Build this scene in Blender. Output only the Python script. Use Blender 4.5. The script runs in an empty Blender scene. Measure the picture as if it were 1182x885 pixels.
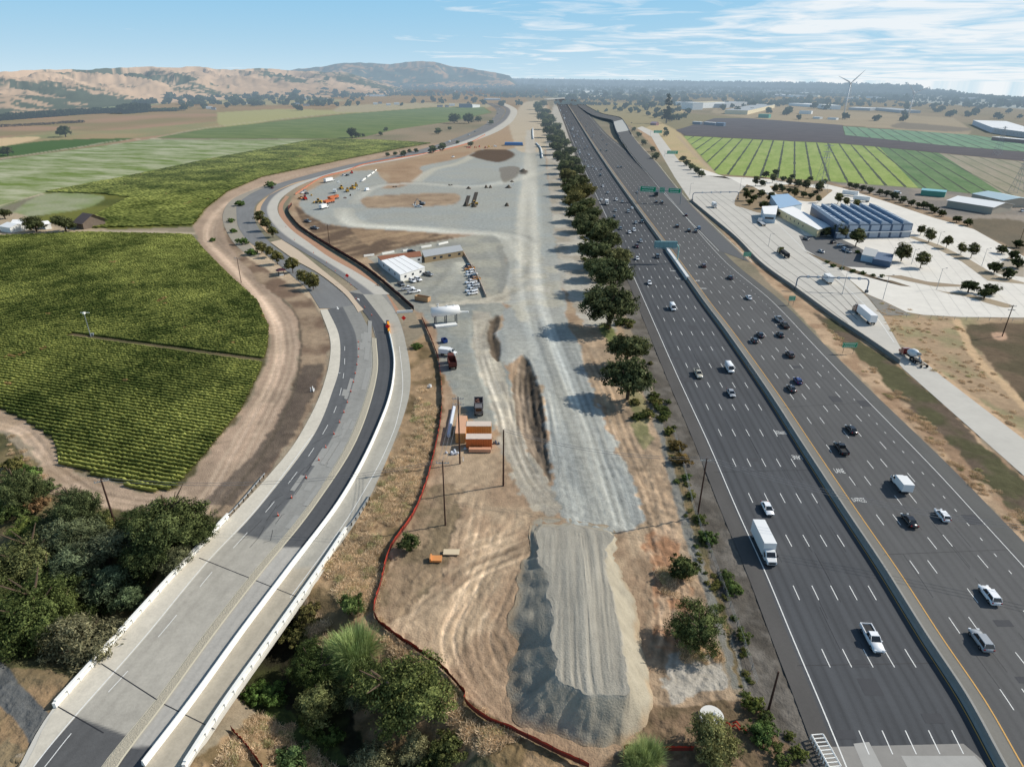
import bpy, bmesh, math, random
import numpy as np
from mathutils import Vector, Matrix
R_=random.Random(7)
sc=bpy.context.scene
COL=sc.collection
# ------------------------------------------------------------------ camera
F=740.0; CX=591.0; CY=442.5; CAMZ=86.0
PITCH=math.atan((CY-89.0)/F); ROLL=0.0100
cf=Vector((0,math.cos(PITCH),-math.sin(PITCH))); r0=Vector((1,0,0)); u0=Vector((0,math.sin(PITCH),math.cos(PITCH)))
cr=math.cos(ROLL)*r0+math.sin(ROLL)*u0; cu=-math.sin(ROLL)*r0+math.cos(ROLL)*u0
def P(x,y,z=0.0):
    d=cf+cr*((x-CX)/F)+cu*((CY-y)/F)
    t=(z-CAMZ)/d.z
    return Vector((d.x*t,d.y*t,z))
def Pa(x,y,z=0.0):
    x=np.asarray(x,float);y=np.asarray(y,float)
    u=(x-CX)/F;v=(CY-y)/F
    dx=cf.x+cr.x*u+cu.x*v;dy=cf.y+cr.y*u+cu.y*v;dz=cf.z+cr.z*u+cu.z*v
    t=(z-CAMZ)/dz
    return dx*t,dy*t
def proj(p):
    q=Vector(p)-Vector((0,0,CAMZ)); d=q.dot(cf)
    return CX+F*q.dot(cr)/d, CY-F*q.dot(cu)/d
def ppm(x,y,z=0.0):
    p=P(x,y,z); return F/((p-Vector((0,0,CAMZ))).dot(cf))
def hgt(x,y,ytop):
    p=P(x,y); lo,hi=0,300
    for _ in range(40):
        m=(lo+hi)/2
        if proj((p.x,p.y,m))[1]>ytop: lo=m
        else: hi=m
    return lo
def yhor(x): return 89.0+(x-CX)*math.tan(ROLL)
cd=bpy.data.cameras.new("camera"); cam=bpy.data.objects.new("camera",cd); COL.objects.link(cam)
cam.matrix_world=Matrix(((cr.x,cu.x,-cf.x,0),(cr.y,cu.y,-cf.y,0),(cr.z,cu.z,-cf.z,CAMZ),(0,0,0,1)))
cd.sensor_fit='HORIZONTAL'; cd.sensor_width=36; cd.lens=36*F/1182; cd.clip_start=1; cd.clip_end=60000
sc.camera=cam
sc.view_settings.view_transform='Standard'; sc.view_settings.look='None'; sc.view_settings.exposure=0; sc.view_settings.gamma=1
sc.render.engine='CYCLES'
try:
    sc.cycles.max_bounces=5; sc.cycles.diffuse_bounces=2; sc.cycles.glossy_bounces=2; sc.cycles.transmission_bounces=2; sc.cycles.transparent_max_bounces=6
    sc.cycles.use_denoising=True
except Exception: pass
# ------------------------------------------------------------------ light
SE=math.radians(37); SAZ=math.radians(17)      # sun stands to the right, a little beyond
sdir=Vector((math.cos(SAZ)*math.cos(SE),math.sin(SAZ)*math.cos(SE),math.sin(SE)))
ld=bpy.data.lights.new("sun",'SUN'); ld.energy=4.6; ld.angle=math.radians(0.53); ld.color=(1.0,0.94,0.84)
sun=bpy.data.objects.new("sun",ld); COL.objects.link(sun)
sun.rotation_euler=sdir.to_track_quat('Z','Y').to_euler(); sun.location=(200,100,300)
def s2l(c):
    c=np.asarray(c,float)/255.0
    return np.where(c<=0.04045,c/12.92,((c+0.055)/1.055)**2.4)
def lin(c): 
    a=s2l(c); return (float(a[0]),float(a[1]),float(a[2]),1.0)
w=bpy.data.worlds.new("World"); sc.world=w; w.use_nodes=True
nt=w.node_tree; N=nt.nodes; L=nt.links
for n in list(N): N.remove(n)
def node(N,t,**k):
    n=N.new(t)
    for a,b in k.items(): setattr(n,a,b)
    return n
def mth(N,L,op,a,b=None,clamp=False):
    n=N.new('ShaderNodeMath'); n.operation=op; n.use_clamp=clamp
    for i,v in enumerate((a,b)):
        if v is None: continue
        if isinstance(v,(int,float)): n.inputs[i].default_value=v
        else: L.new(v,n.inputs[i])
    return n.outputs[0]
def mixc(N,L,f,a,b,bt='MIX'):
    n=N.new('ShaderNodeMix'); n.data_type='RGBA'; n.blend_type=bt
    for i,v in ((0,f),(6,a),(7,b)):
        if isinstance(v,(int,float)): n.inputs[i].default_value=v
        elif isinstance(v,tuple): n.inputs[i].default_value=v
        else: L.new(v,n.inputs[i])
    return n.outputs[2]
tc=node(N,'ShaderNodeTexCoord'); sx=node(N,'ShaderNodeSeparateXYZ'); L.new(tc.outputs['Generated'],sx.inputs[0])
zc=mth(N,L,'MAXIMUM',sx.outputs[2],0.045)
cb=node(N,'ShaderNodeCombineXYZ'); L.new(sx.outputs[0],cb.inputs[0]); L.new(sx.outputs[1],cb.inputs[1]); L.new(zc,cb.inputs[2])
nrm=node(N,'ShaderNodeVectorMath',operation='NORMALIZE'); L.new(cb.outputs[0],nrm.inputs[0])
sky=node(N,'ShaderNodeTexSky'); sky.sky_type='NISHITA'; sky.sun_disc=False; sky.sun_elevation=SE
sky.sun_rotation=math.atan2(sdir.x,sdir.y); sky.altitude=100; sky.air_density=1.0; sky.dust_density=0.6; sky.ozone_density=1.5
L.new(nrm.outputs[0],sky.inputs[0])
# haze near the horizon and wispy cloud sheets high up, all by direction in the sky
zz=mth(N,L,'ADD',mth(N,L,'MAXIMUM',sx.outputs[2],0.0),0.035)
cx_=mth(N,L,'DIVIDE',sx.outputs[0],zz); cy_=mth(N,L,'DIVIDE',sx.outputs[1],zz)
cv=node(N,'ShaderNodeCombineXYZ'); L.new(cx_,cv.inputs[0]); L.new(mth(N,L,'MULTIPLY',cy_,1.0),cv.inputs[1])
n1=node(N,'ShaderNodeTexNoise'); n1.inputs['Scale'].default_value=0.8; n1.inputs['Detail'].default_value=7; n1.inputs['Roughness'].default_value=0.58; n1.inputs['Distortion'].default_value=0.6
L.new(cv.outputs[0],n1.inputs['Vector'])
n2=node(N,'ShaderNodeTexNoise'); n2.inputs['Scale'].default_value=0.11; n2.inputs['Detail'].default_value=3
L.new(cv.outputs[0],n2.inputs['Vector'])
side=mth(N,L,'MULTIPLY',sx.outputs[0],0.34)
cov=mth(N,L,'ADD',mth(N,L,'ADD',mth(N,L,'MULTIPLY',n1.outputs[0],0.9),mth(N,L,'MULTIPLY',n2.outputs[0],0.6)),side)
cl=mth(N,L,'MULTIPLY',mth(N,L,'SUBTRACT',cov,0.79),5.5,clamp=True)
cl=mth(N,L,'MULTIPLY',cl,0.85)
hz=mth(N,L,'POWER',mth(N,L,'SUBTRACT',1.0,mth(N,L,'MAXIMUM',sx.outputs[2],0.0),clamp=True),16.0)
hz=mth(N,L,'MULTIPLY',hz,0.92,clamp=True)
K=1/0.1
def kc(c): a=lin(c); return (a[0]*K,a[1]*K,a[2]*K,1)
low=mth(N,L,'SUBTRACT',1.0,mth(N,L,'MULTIPLY',mth(N,L,'SUBTRACT',sx.outputs[2],0.16),4.5,clamp=True),clamp=True)
tf=mth(N,L,'ADD',mth(N,L,'MULTIPLY',low,0.74),0.10)
dk=node(N,'ShaderNodeVectorMath',operation='SCALE'); L.new(sky.outputs[0],dk.inputs[0]); dk.inputs['Scale'].default_value=0.95
tint=mixc(N,L,tf,dk.outputs[0],kc((128,198,240)))
c1=mixc(N,L,hz,tint,kc((206,229,241)))
clf=mth(N,L,'MULTIPLY',cl,mth(N,L,'ADD',mth(N,L,'MULTIPLY',low,0.75),0.25))
c2=mixc(N,L,clf,c1,kc((246,249,251)))
bg=node(N,'ShaderNodeBackground'); bg.inputs[1].default_value=0.1; L.new(c2,bg.inputs[0])
wo=node(N,'ShaderNodeOutputWorld'); L.new(bg.outputs[0],wo.inputs[0])
# ------------------------------------------------------------------ materials
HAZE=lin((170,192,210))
def add_haze(nt,sh,scale=3900.0,start=550.0):  # distance haze put into the surface itself, as a glow mixed in
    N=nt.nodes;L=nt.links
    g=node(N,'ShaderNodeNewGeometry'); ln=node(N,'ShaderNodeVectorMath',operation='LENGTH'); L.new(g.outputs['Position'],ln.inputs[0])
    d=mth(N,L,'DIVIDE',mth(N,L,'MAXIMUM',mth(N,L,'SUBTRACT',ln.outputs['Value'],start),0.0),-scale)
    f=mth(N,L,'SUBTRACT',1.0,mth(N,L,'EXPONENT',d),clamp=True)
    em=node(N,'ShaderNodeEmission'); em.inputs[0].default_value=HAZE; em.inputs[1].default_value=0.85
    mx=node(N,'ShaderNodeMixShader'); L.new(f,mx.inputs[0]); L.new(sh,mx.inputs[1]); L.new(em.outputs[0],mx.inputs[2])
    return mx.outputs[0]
MATS={}
def mat(name,rgb=(128,128,128),rough=0.8,metal=0.0,noise=0.0,nscale=1.0,src='rgb',bump=0.0,bscale=6.0,haze=True,spec=0.3,coat=0.0,nscale2=None,streak=None,clod=0):
    if name in MATS: return MATS[name]
    m=bpy.data.materials.new(name); m.use_nodes=True; nt=m.node_tree; N=nt.nodes; L=nt.links
    b=N['Principled BSDF']; out=N['Material Output']
    b.inputs['Roughness'].default_value=rough; b.inputs['Metallic'].default_value=metal
    b.inputs['Specular IOR Level'].default_value=spec
    if coat: b.inputs['Coat Weight'].default_value=coat
    if src=='rgb':
        c=node(N,'ShaderNodeRGB').outputs[0]; c.default_value=lin(rgb)
    elif src=='obj':
        c=node(N,'ShaderNodeObjectInfo').outputs['Color']
    else:
        a=node(N,'ShaderNodeVertexColor'); a.layer_name='Col'; c=a.outputs[0]
        if src=='volobj':
            oi=node(N,'ShaderNodeObjectInfo'); c=mixc(N,L,1.0,c,oi.outputs['Color'],'MULTIPLY')
    if noise>0 or bump>0:
        g=node(N,'ShaderNodeNewGeometry'); vec=g.outputs['Position']
        if streak:
            mp=node(N,'ShaderNodeMapping'); mp.inputs['Rotation'].default_value=(0,0,streak[0]); mp.inputs['Scale'].default_value=(1,streak[1],1); L.new(vec,mp.inputs[0]); vec=mp.outputs[0]
    if noise>0:
        n=node(N,'ShaderNodeTexNoise'); n.inputs['Scale'].default_value=nscale; n.inputs['Detail'].default_value=5; n.inputs['Roughness'].default_value=0.65; L.new(vec,n.inputs['Vector'])
        v=mth(N,L,'SUBTRACT',n.outputs[0],0.5)
        if nscale2:
            n3=node(N,'ShaderNodeTexNoise'); n3.inputs['Scale'].default_value=nscale2; n3.inputs['Detail'].default_value=4; L.new(vec,n3.inputs['Vector'])
            v=mth(N,L,'ADD',v,mth(N,L,'SUBTRACT',n3.outputs[0],0.5))
        f=mth(N,L,'ADD',mth(N,L,'MULTIPLY',v,noise*2.6),1.0)
        if clod:
            vz=node(N,'ShaderNodeTexNoise'); vz.inputs['Scale'].default_value=1.1; vz.inputs['Detail'].default_value=9; vz.inputs['Roughness'].default_value=.8; L.new(vec,vz.inputs['Vector'])
            ck=mth(N,L,'MULTIPLY',mth(N,L,'SUBTRACT',vz.outputs[0],0.56),6.0,clamp=True); ck2=mth(N,L,'MULTIPLY',mth(N,L,'SUBTRACT',0.42,vz.outputs[0]),5.0,clamp=True)
            f=mth(N,L,'SUBTRACT',mth(N,L,'ADD',f,mth(N,L,'MULTIPLY',ck2,clod*.6)),mth(N,L,'MULTIPLY',ck,clod))
        f=mth(N,L,'MAXIMUM',f,0.15)
        sc_=node(N,'ShaderNodeVectorMath',operation='SCALE'); L.new(c,sc_.inputs[0]); L.new(f,sc_.inputs['Scale']); c=sc_.outputs[0]
    L.new(c,b.inputs['Base Color'])
    if bump>0:
        n=node(N,'ShaderNodeTexNoise'); n.inputs['Scale'].default_value=bscale; n.inputs['Detail'].default_value=4; L.new(vec,n.inputs['Vector'])
        bp=node(N,'ShaderNodeBump'); bp.inputs['Strength'].default_value=bump; bp.inputs['Distance'].default_value=0.25; L.new(n.outputs[0],bp.inputs['Height']); L.new(bp.outputs[0],b.inputs['Normal'])
    sh=b.outputs[0]
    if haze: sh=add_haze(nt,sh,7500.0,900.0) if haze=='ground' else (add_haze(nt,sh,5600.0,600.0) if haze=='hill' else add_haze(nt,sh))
    L.new(sh,out.inputs['Surface'])
    m.use_backface_culling=False
    MATS[name]=m; return m
def foliage(name,haze=True):
    m=bpy.data.materials.new(name); m.use_nodes=True; nt=m.node_tree; N=nt.nodes; L=nt.links
    for n in list(N): N.remove(n)
    a=node(N,'ShaderNodeVertexColor'); a.layer_name='Col'; oi=node(N,'ShaderNodeObjectInfo')
    c=mixc(N,L,1.0,a.outputs[0],oi.outputs['Color'],'MULTIPLY'); hs=node(N,'ShaderNodeHueSaturation'); hs.inputs['Saturation'].default_value=.84 if name=='foliage' else .91; hs.inputs['Value'].default_value=1.40 if name=='foliage' else 1.17; L.new(c,hs.inputs['Color']); c=hs.outputs[0]
    d=node(N,'ShaderNodeBsdfDiffuse'); L.new(c,d.inputs[0]); t=node(N,'ShaderNodeBsdfTranslucent'); L.new(c,t.inputs[0])
    mx=node(N,'ShaderNodeMixShader'); mx.inputs[0].default_value=0.3; L.new(d.outputs[0],mx.inputs[1]); L.new(t.outputs[0],mx.inputs[2])
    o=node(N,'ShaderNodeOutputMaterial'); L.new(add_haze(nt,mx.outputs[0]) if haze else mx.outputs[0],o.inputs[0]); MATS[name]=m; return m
FOL=foliage('foliage')
# ------------------------------------------------------------------ object helpers
def tag(o,label=None,cat=None,group=None,kind=None):
    if label: o['label']=label
    if cat: o['category']=cat
    if group: o['group']=group
    if kind: o['kind']=kind
    return o
def empty(name,loc=(0,0,0),rz=0.0):
    o=bpy.data.objects.new(name,None); COL.objects.link(o); o.location=loc; o.rotation_euler=(0,0,rz); o.empty_display_size=0.5; return o
def fastmesh(name,verts,faces,cols=None,smooth=False):
    """verts (n,3), faces (m,k) uniform k ; cols (n,3|4) per vertex linear"""
    verts=np.asarray(verts,np.float32); faces=np.asarray(faces,np.int32)
    me=bpy.data.meshes.new(name); n=len(verts); m,k=faces.shape
    me.vertices.add(n); me.vertices.foreach_set('co',verts.ravel())
    me.loops.add(m*k); me.loops.foreach_set('vertex_index',faces.ravel())
    me.polygons.add(m); me.polygons.foreach_set('loop_start',np.arange(0,m*k,k,dtype=np.int32)); me.polygons.foreach_set('loop_total',np.full(m,k,np.int32))
    if smooth: me.polygons.foreach_set('use_smooth',np.ones(m,bool))
    if cols is not None:
        cols=np.asarray(cols,np.float32)
        if cols.shape[1]==3: cols=np.hstack([cols,np.ones((n,1),np.float32)])
        at=me.color_attributes.new('Col','FLOAT_COLOR','POINT'); at.data.foreach_set('color',cols.ravel())
    me.update(calc_edges=True); me.validate(); return me
def link(name,me,material=None,parent=None,color=None):
    o=bpy.data.objects.new(name,me); COL.objects.link(o)
    if material is not None and not me.materials: me.materials.append(material)
    if parent is not None: o.parent=parent
    if color is not None: o.color=color
    return o
class MB:
    def __init__(s): s.v=[];s.f=[];s.c=[];s.mi=[];s.cur=0
    def add(s,vs,fs):
        b=len(s.v); s.v+= [tuple(v) for v in vs]
        for f in fs: s.f.append(tuple(i+b for i in f)); s.mi.append(s.cur)
        return s
    def box(s,x0,x1,y0,y1,z0,z1,M=None,tx=1.0,ty=1.0):
        cx=(x0+x1)/2;cy=(y0+y1)/2
        v=[Vector((x,y,z0)) for x,y in((x0,y0),(x1,y0),(x1,y1),(x0,y1))]+[Vector((cx+(x-cx)*tx,cy+(y-cy)*ty,z1)) for x,y in((x0,y0),(x1,y0),(x1,y1),(x0,y1))]
        if M is not None: v=[M@q for q in v]
        return s.add(v,[(0,3,2,1),(4,5,6,7),(0,1,5,4),(1,2,6,5),(2,3,7,6),(3,0,4,7)])
    def tube(s,a,b,r0,r1=None,n=6):
        a=Vector(a);b=Vector(b); r1=r0 if r1 is None else r1
        d=(b-a); 
        if d.length<1e-6: return s
        d.normalize(); u=d.orthogonal().normalized(); w=d.cross(u)
        v=[]
        for c,r in((a,r0),(b,r1)):
            for i in range(n):
                t=2*math.pi*i/n; v.append(c+(u*math.cos(t)+w*math.sin(t))*r)
        f=[(i,(i+1)%n,n+(i+1)%n,n+i) for i in range(n)]+[tuple(range(n))[::-1],tuple(range(n,2*n))]
        return s.add(v,f)
    def path(s,pts,r,n=5):
        for a,b in zip(pts,pts[1:]): s.tube(a,b,r,r,n)
        return s
    def loft(s,rings,cap=True):
        n=len(rings[0]); v=[p for r in rings for p in r]; f=[]
        for k in range(len(rings)-1):
            for i in range(n): f.append((k*n+i,k*n+(i+1)%n,(k+1)*n+(i+1)%n,(k+1)*n+i))
        if cap: f.append(tuple(range(n))[::-1]); f.append(tuple(range((len(rings)-1)*n,len(rings)*n)))
        return s.add(v,f)
    def prism(s,poly,z0,z1):
        n=len(poly); v=[(p[0],p[1],z0) for p in poly]+[(p[0],p[1],z1) for p in poly]
        return s.add(v,[tuple(range(n))[::-1],tuple(range(n,2*n))]+[(i,(i+1)%n,n+(i+1)%n,n+i) for i in range(n)])
    def mesh(s,name,mats,smooth=False):
        me=bpy.data.meshes.new(name); me.from_pydata(s.v,[],s.f)
        if not isinstance(mats,(list,tuple)): mats=[mats]
        for m in mats: me.materials.append(m)
        if len(mats)>1: me.polygons.foreach_set('material_index',s.mi)
        if smooth: me.polygons.foreach_set('use_smooth',[True]*len(me.polygons))
        bm=bmesh.new(); bm.from_mesh(me); bmesh.ops.recalc_face_normals(bm,faces=bm.faces); bm.to_mesh(me); bm.free()
        me.update(); return me
    def build(s,name,mats,parent=None,color=None,smooth=False):
        return link(name,s.mesh(name,mats,smooth),None,parent,color)
def copy_tree(o,parent=None):
    c=o.copy(); COL.objects.link(c); c.parent=parent
    for ch in list(o.children): copy_tree(ch,c)
    return c
# value noise
def _h(ix,iy,seed):
    n=(ix*374761393+iy*668265263+seed*1442695041)&0x7fffffff
    n=((n^(n>>13))*1274126177)&0x7fffffff
    n=(n^(n>>16))&0xffff
    return n/65535.0
def vnoise(x,y,seed=0):
    ix=np.floor(x).astype(np.int64);iy=np.floor(y).astype(np.int64);fx=x-ix;fy=y-iy
    fx=fx*fx*(3-2*fx);fy=fy*fy*(3-2*fy)
    a=_h(ix,iy,seed);b=_h(ix+1,iy,seed);c=_h(ix,iy+1,seed);d=_h(ix+1,iy+1,seed)
    return (a+(b-a)*fx)*(1-fy)+(c+(d-c)*fx)*fy
def fbm(x,y,scale,oct=4,seed=0,cell=None):
    """zero-mean about +-1"""
    r=np.zeros_like(x,float);a=1.0;s=scale;t=0
    for k in range(oct):
        wv=a
        v=(vnoise(x/s,y/s,seed+k*17)-0.5)*2
        if cell is not None: v=v*np.clip(s/(1.6*cell)-0.3,0,1)
        r+=v*wv;t+=a;a*=0.58;s*=0.5
    return r/t*1.5
def catmull(pts,n=8):
    pts=[Vector(p) for p in pts]; out=[]
    for i in range(len(pts)-1):
        p0=pts[i-1] if i>0 else pts[0]*2-pts[1]; p1=pts[i];p2=pts[i+1]; p3=pts[i+2] if i+2<len(pts) else p2*2-p1
        for k in range(n):
            t=k/n
            out.append(0.5*((2*p1)+(p2-p0)*t+(2*p0-5*p1+4*p2-p3)*t*t+(3*p1-p0-3*p2+p3)*t**3))
    out.append(pts[-1]); return out
def resample(pts,n):
    a=np.array([tuple(p)[:2] for p in pts]); d=np.r_[0,np.cumsum(np.hypot(*np.diff(a,axis=0).T))]
    q=np.linspace(0,d[-1],n); return np.c_[np.interp(q,d,a[:,0]),np.interp(q,d,a[:,1])]
def wpath(px,n=8,z=0.0): return catmull([P(x,y,z) for x,y in px],n)
def sheet(name,Lp,Rp,z,material,nu=1,colf=None,parent=None):
    """surface between two world polylines (already matched rows)"""
    Lp=np.asarray(Lp);Rp=np.asarray(Rp);n=len(Lp);u=np.linspace(0,1,nu+1)
    X=Lp[:,None,:]*(1-u)[None,:,None]+Rp[:,None,:]*u[None,:,None]
    zz=np.full((n,nu+1,1),z) if np.isscalar(z) else np.broadcast_to(np.asarray(z)[:,None,None],(n,nu+1,1))
    V=np.concatenate([X,zz],2).reshape(-1,3)
    i=np.arange(n-1)[:,None]*(nu+1)+np.arange(nu)[None,:]; i=i.ravel()
    Fc=np.c_[i,i+1,i+nu+2,i+nu+1]
    e1=V[Fc[0,1]]-V[Fc[0,0]]; e2=V[Fc[0,3]]-V[Fc[0,0]]
    if e1[0]*e2[1]-e1[1]*e2[0]<0: Fc=Fc[:,::-1]
    cols=None
    if colf is not None:
        vv=np.broadcast_to(np.arange(n)[:,None],(n,nu+1)); uu=np.broadcast_to(u[None,:],(n,nu+1))
        cols=colf(X[:,:,0].ravel(),X[:,:,1].ravel(),uu.ravel(),vv.ravel())
    return link(name,fastmesh(name,V,Fc,cols),material,parent)
def ribbon(name,Lpx,Rpx,z,material,n=60,nu=1,colf=None,parent=None,kind='structure'):
    o=sheet(name,resample(wpath(Lpx),n),resample(wpath(Rpx),n),z,material,nu,colf,parent)
    if kind: o['kind']=kind
    return o
def offs(pts,d):
    """offset a world polyline to its right by d"""
    a=np.array([tuple(p)[:2] for p in pts]); t=np.gradient(a,axis=0); t/=np.linalg.norm(t,axis=1)[:,None]+1e-9
    return a+np.c_[t[:,1],-t[:,0]]*d
def line_mb(mb,pts,wd,z,dash=None,phase=0.0):
    pts=resample(pts,max(2,int(sum((Vector(b)-Vector(a)).length for a,b in zip(np.array([tuple(p)[:2] for p in pts]),np.array([tuple(p)[:2] for p in pts][1:])))/ (1.0 if dash else 3.0))+1))
    a=offs(pts,-wd/2);b=offs(pts,wd/2);d=np.r_[0,np.cumsum(np.hypot(*np.diff(pts,axis=0).T))]
    for i in range(len(pts)-1):
        if dash and ((d[i]+phase)%(dash[0]+dash[1]))>=dash[0]: continue
        mb.add([(a[i][0],a[i][1],z),(a[i+1][0],a[i+1][1],z),(b[i+1][0],b[i+1][1],z),(b[i][0],b[i][1],z)],[(0,1,2,3)])
def sweep(mb,pts,prof,z=0.0):
    """prof: list of (offset,height) closed"""
    pts=np.array([tuple(p)[:2] for p in pts]); rings=[]
    cols=[offs(pts,o) for o,_ in prof]
    for i in range(len(pts)):
        zi=z if np.isscalar(z) else z[i]
        rings.append([(cols[k][i][0],cols[k][i][1],zi+prof[k][1]) for k in range(len(prof))])
    mb.loft(rings); return mb
def txt(s,size,M,material,name='lettering',parent=None,ext=0.0,sy=1.0,align='CENTER'):
    cu_=bpy.data.curves.new(name,'FONT'); cu_.body=s; cu_.size=size; cu_.extrude=ext; cu_.align_x=align; cu_.align_y='CENTER'
    t=bpy.data.objects.new('tmp_text',cu_); COL.objects.link(t)
    bpy.context.view_layer.update()
    me=bpy.data.meshes.new_from_object(t.evaluated_get(bpy.context.evaluated_depsgraph_get())); bpy.data.objects.remove(t)
    me.transform(M@Matrix.Diagonal((1,sy,1,1))); me.materials.clear(); me.materials.append(material)
    return link(name,me,None,parent)

def fieldmat(name,ca,cb,blob,ang,row=0.0,rowdark=.25,thr=.5,soft=.12,aniso=1.0,fine=.12):
    """crop field: patches of two colours, fine texture and optional rows"""
    m=bpy.data.materials.new(name); m.use_nodes=True; nt=m.node_tree; N=nt.nodes; L=nt.links; b=N['Principled BSDF']; out=N['Material Output']; b.inputs['Roughness'].default_value=.95; b.inputs['Specular IOR Level'].default_value=.05
    g=node(N,'ShaderNodeNewGeometry'); mp=node(N,'ShaderNodeMapping'); mp.inputs['Rotation'].default_value=(0,0,ang); L.new(g.outputs['Position'],mp.inputs[0])
    mp2=node(N,'ShaderNodeMapping'); mp2.inputs['Scale'].default_value=(1,aniso,1); L.new(mp.outputs[0],mp2.inputs[0])
    n=node(N,'ShaderNodeTexNoise'); n.inputs['Scale'].default_value=1/blob; n.inputs['Detail'].default_value=7; n.inputs['Roughness'].default_value=.68; L.new(mp2.outputs[0],n.inputs['Vector'])
    t=mth(N,L,'ADD',mth(N,L,'DIVIDE',mth(N,L,'SUBTRACT',n.outputs[0],thr),soft*2),.5,clamp=True); c=mixc(N,L,t,lin(ca),lin(cb))
    n2=node(N,'ShaderNodeTexNoise'); n2.inputs['Scale'].default_value=.35; n2.inputs['Detail'].default_value=6; n2.inputs['Roughness'].default_value=.8; L.new(mp2.outputs[0],n2.inputs['Vector'])
    f=mth(N,L,'ADD',mth(N,L,'MULTIPLY',mth(N,L,'SUBTRACT',n2.outputs[0],.5),fine*5),1.0)
    if row>0:
        sp=node(N,'ShaderNodeSeparateXYZ'); L.new(mp.outputs[0],sp.inputs[0]); w_=mth(N,L,'SINE',mth(N,L,'MULTIPLY',sp.outputs[1],6.283/row)); f=mth(N,L,'MULTIPLY',f,mth(N,L,'ADD',1-rowdark/2,mth(N,L,'MULTIPLY',w_,rowdark/2)))
    sc_=node(N,'ShaderNodeVectorMath',operation='SCALE'); L.new(c,sc_.inputs[0]); L.new(f,sc_.inputs['Scale']); L.new(sc_.outputs[0],b.inputs['Base Color']); L.new(add_haze(nt,b.outputs[0]),out.inputs[0]); return m
# ------------------------------------------------------------------ the ground sheet
def vmin(x):
    return np.interp(x,[-400,560,650,780,980,1080,1182,1300,1500],[2.2,1.6,1.8,2.5,7,11.5,20,29,40])
xs=np.arange(-290,1475,1.5)
vb=np.concatenate([np.linspace(0,110,150)[:-1],np.arange(110,935,1.2)])
VM=np.broadcast_to(vmin(xs)[None,:],(len(vb),len(xs)))
XX=np.broadcast_to(xs[None,:],VM.shape); VV=VM+vb[:,None]*(935-VM)/935
YY=89.0+(XX-CX)*math.tan(ROLL)+VV
GX,GY=Pa(XX.ravel(),YY.ravel()); PX=XX.ravel().copy(); PY=YY.ravel().copy()
D2=GX**2+GY**2; CELL=np.sqrt(D2+CAMZ**2)*1.5/F*np.sqrt(D2+CAMZ**2)/CAMZ
n_=len(GX)
rgb=np.zeros((n_,3)); rough=np.zeros(n_)
GN1=fbm(GX,GY,40,4,1,CELL); GN2=fbm(GX,GY,7,4,2,CELL); GN3=fbm(GX,GY,1.6,3,3,CELL); GN4=fbm(GX,GY,150,3,9,CELL)
def pipm(wx,wy,poly):
    x0,y0=poly.min(0);x1,y1=poly.max(0)
    idx=np.nonzero((wx>=x0)&(wx<=x1)&(wy>=y0)&(wy<=y1))[0]
    X=wx[idx];Y=wy[idx];ins=np.zeros(len(idx),bool);m=len(poly)
    for i in range(m):
        ax,ay=poly[i];bx,by=poly[(i+1)%m]
        if ay==by: continue
        c=((ay>Y)!=(by>Y))&(X<(bx-ax)*(Y-ay)/(by-ay)+ax); ins^=c
    return idx[ins]
def wpoly(px,smooth=False):
    q=[P(x,max(y,yhor(x)+2.2)) for x,y in px]
    if smooth: q=catmull(q+[q[0]],5)[:-1]
    return np.array([(p.x,p.y) for p in q])
def zone(px,col,edge=1.5,var=0.06,col2=None,n2=40,thr=0.0,soft=0.5,rgh=None,smooth=True,op=1.0,stripe=None,streak=None,world=None):
    poly=wpoly(px,smooth) if world is None else world
    e=np.maximum(edge,0)
    wx=GX+GN2*e*1.1+GN3*e*0.9; wy=GY+fbm(GX+500,GY-300,6,3,5,CELL)*e*1.1
    i=pipm(wx,wy,poly)
    if len(i)==0: return i
    c=np.tile(s2l(col),(len(i),1))
    if col2 is not None:
        nn=fbm(GX[i],GY[i],n2,4,int(abs(col2[0])+n2),CELL[i]) if streak is None else fbm(GX[i]*math.cos(streak[0])+GY[i]*math.sin(streak[0]),(-GX[i]*math.sin(streak[0])+GY[i]*math.cos(streak[0]))*streak[1],n2,4,11,CELL[i])
        t=np.clip((nn-thr)/soft+0.5,0,1)[:,None]; c=c*(1-t)+s2l(col2)*t
    if stripe is not None:   # (angle, spacing, fraction, colour)
        a,spc,fr,sc_=stripe[:4]
        q=(GX[i]*math.cos(a)-GY[i]*math.sin(a))/spc; q=q-np.floor(q)
        fade=np.clip(spc/(CELL[i]*0.5)-1,0,1) if len(stripe)<5 else 1
        t=((q<fr).astype(float)*fade)[:,None]; c=c*(1-t)+s2l(sc_)*t
    c=c*(1+var*1.35*(GN3[i]+GN2[i]*0.8+GN1[i]*0.6))[:,None]
    rgb[i]=rgb[i]*(1-op)+np.clip(c,0.004,1)*op
    if rgh is not None: rough[i]=rgh
    return i
def band(px,wid,col,edge=0.4,**k):
    p=wpath(px,6); a=offs(p,-wid/2);b=offs(p,wid/2)
    return zone(None,col,edge,world=np.vstack([a,b[::-1]]),**k)
ALL=[(-2000,0)]
# base colour: dry soil and stubble
big=np.array([(-30000,-500),(40000,-500),(40000,40000),(-30000,40000)])
zone(None,(150,134,110),0,world=big,var=0.10,col2=(128,122,98),n2=120)
yh=lambda x,v: yhor(x)+v
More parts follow.
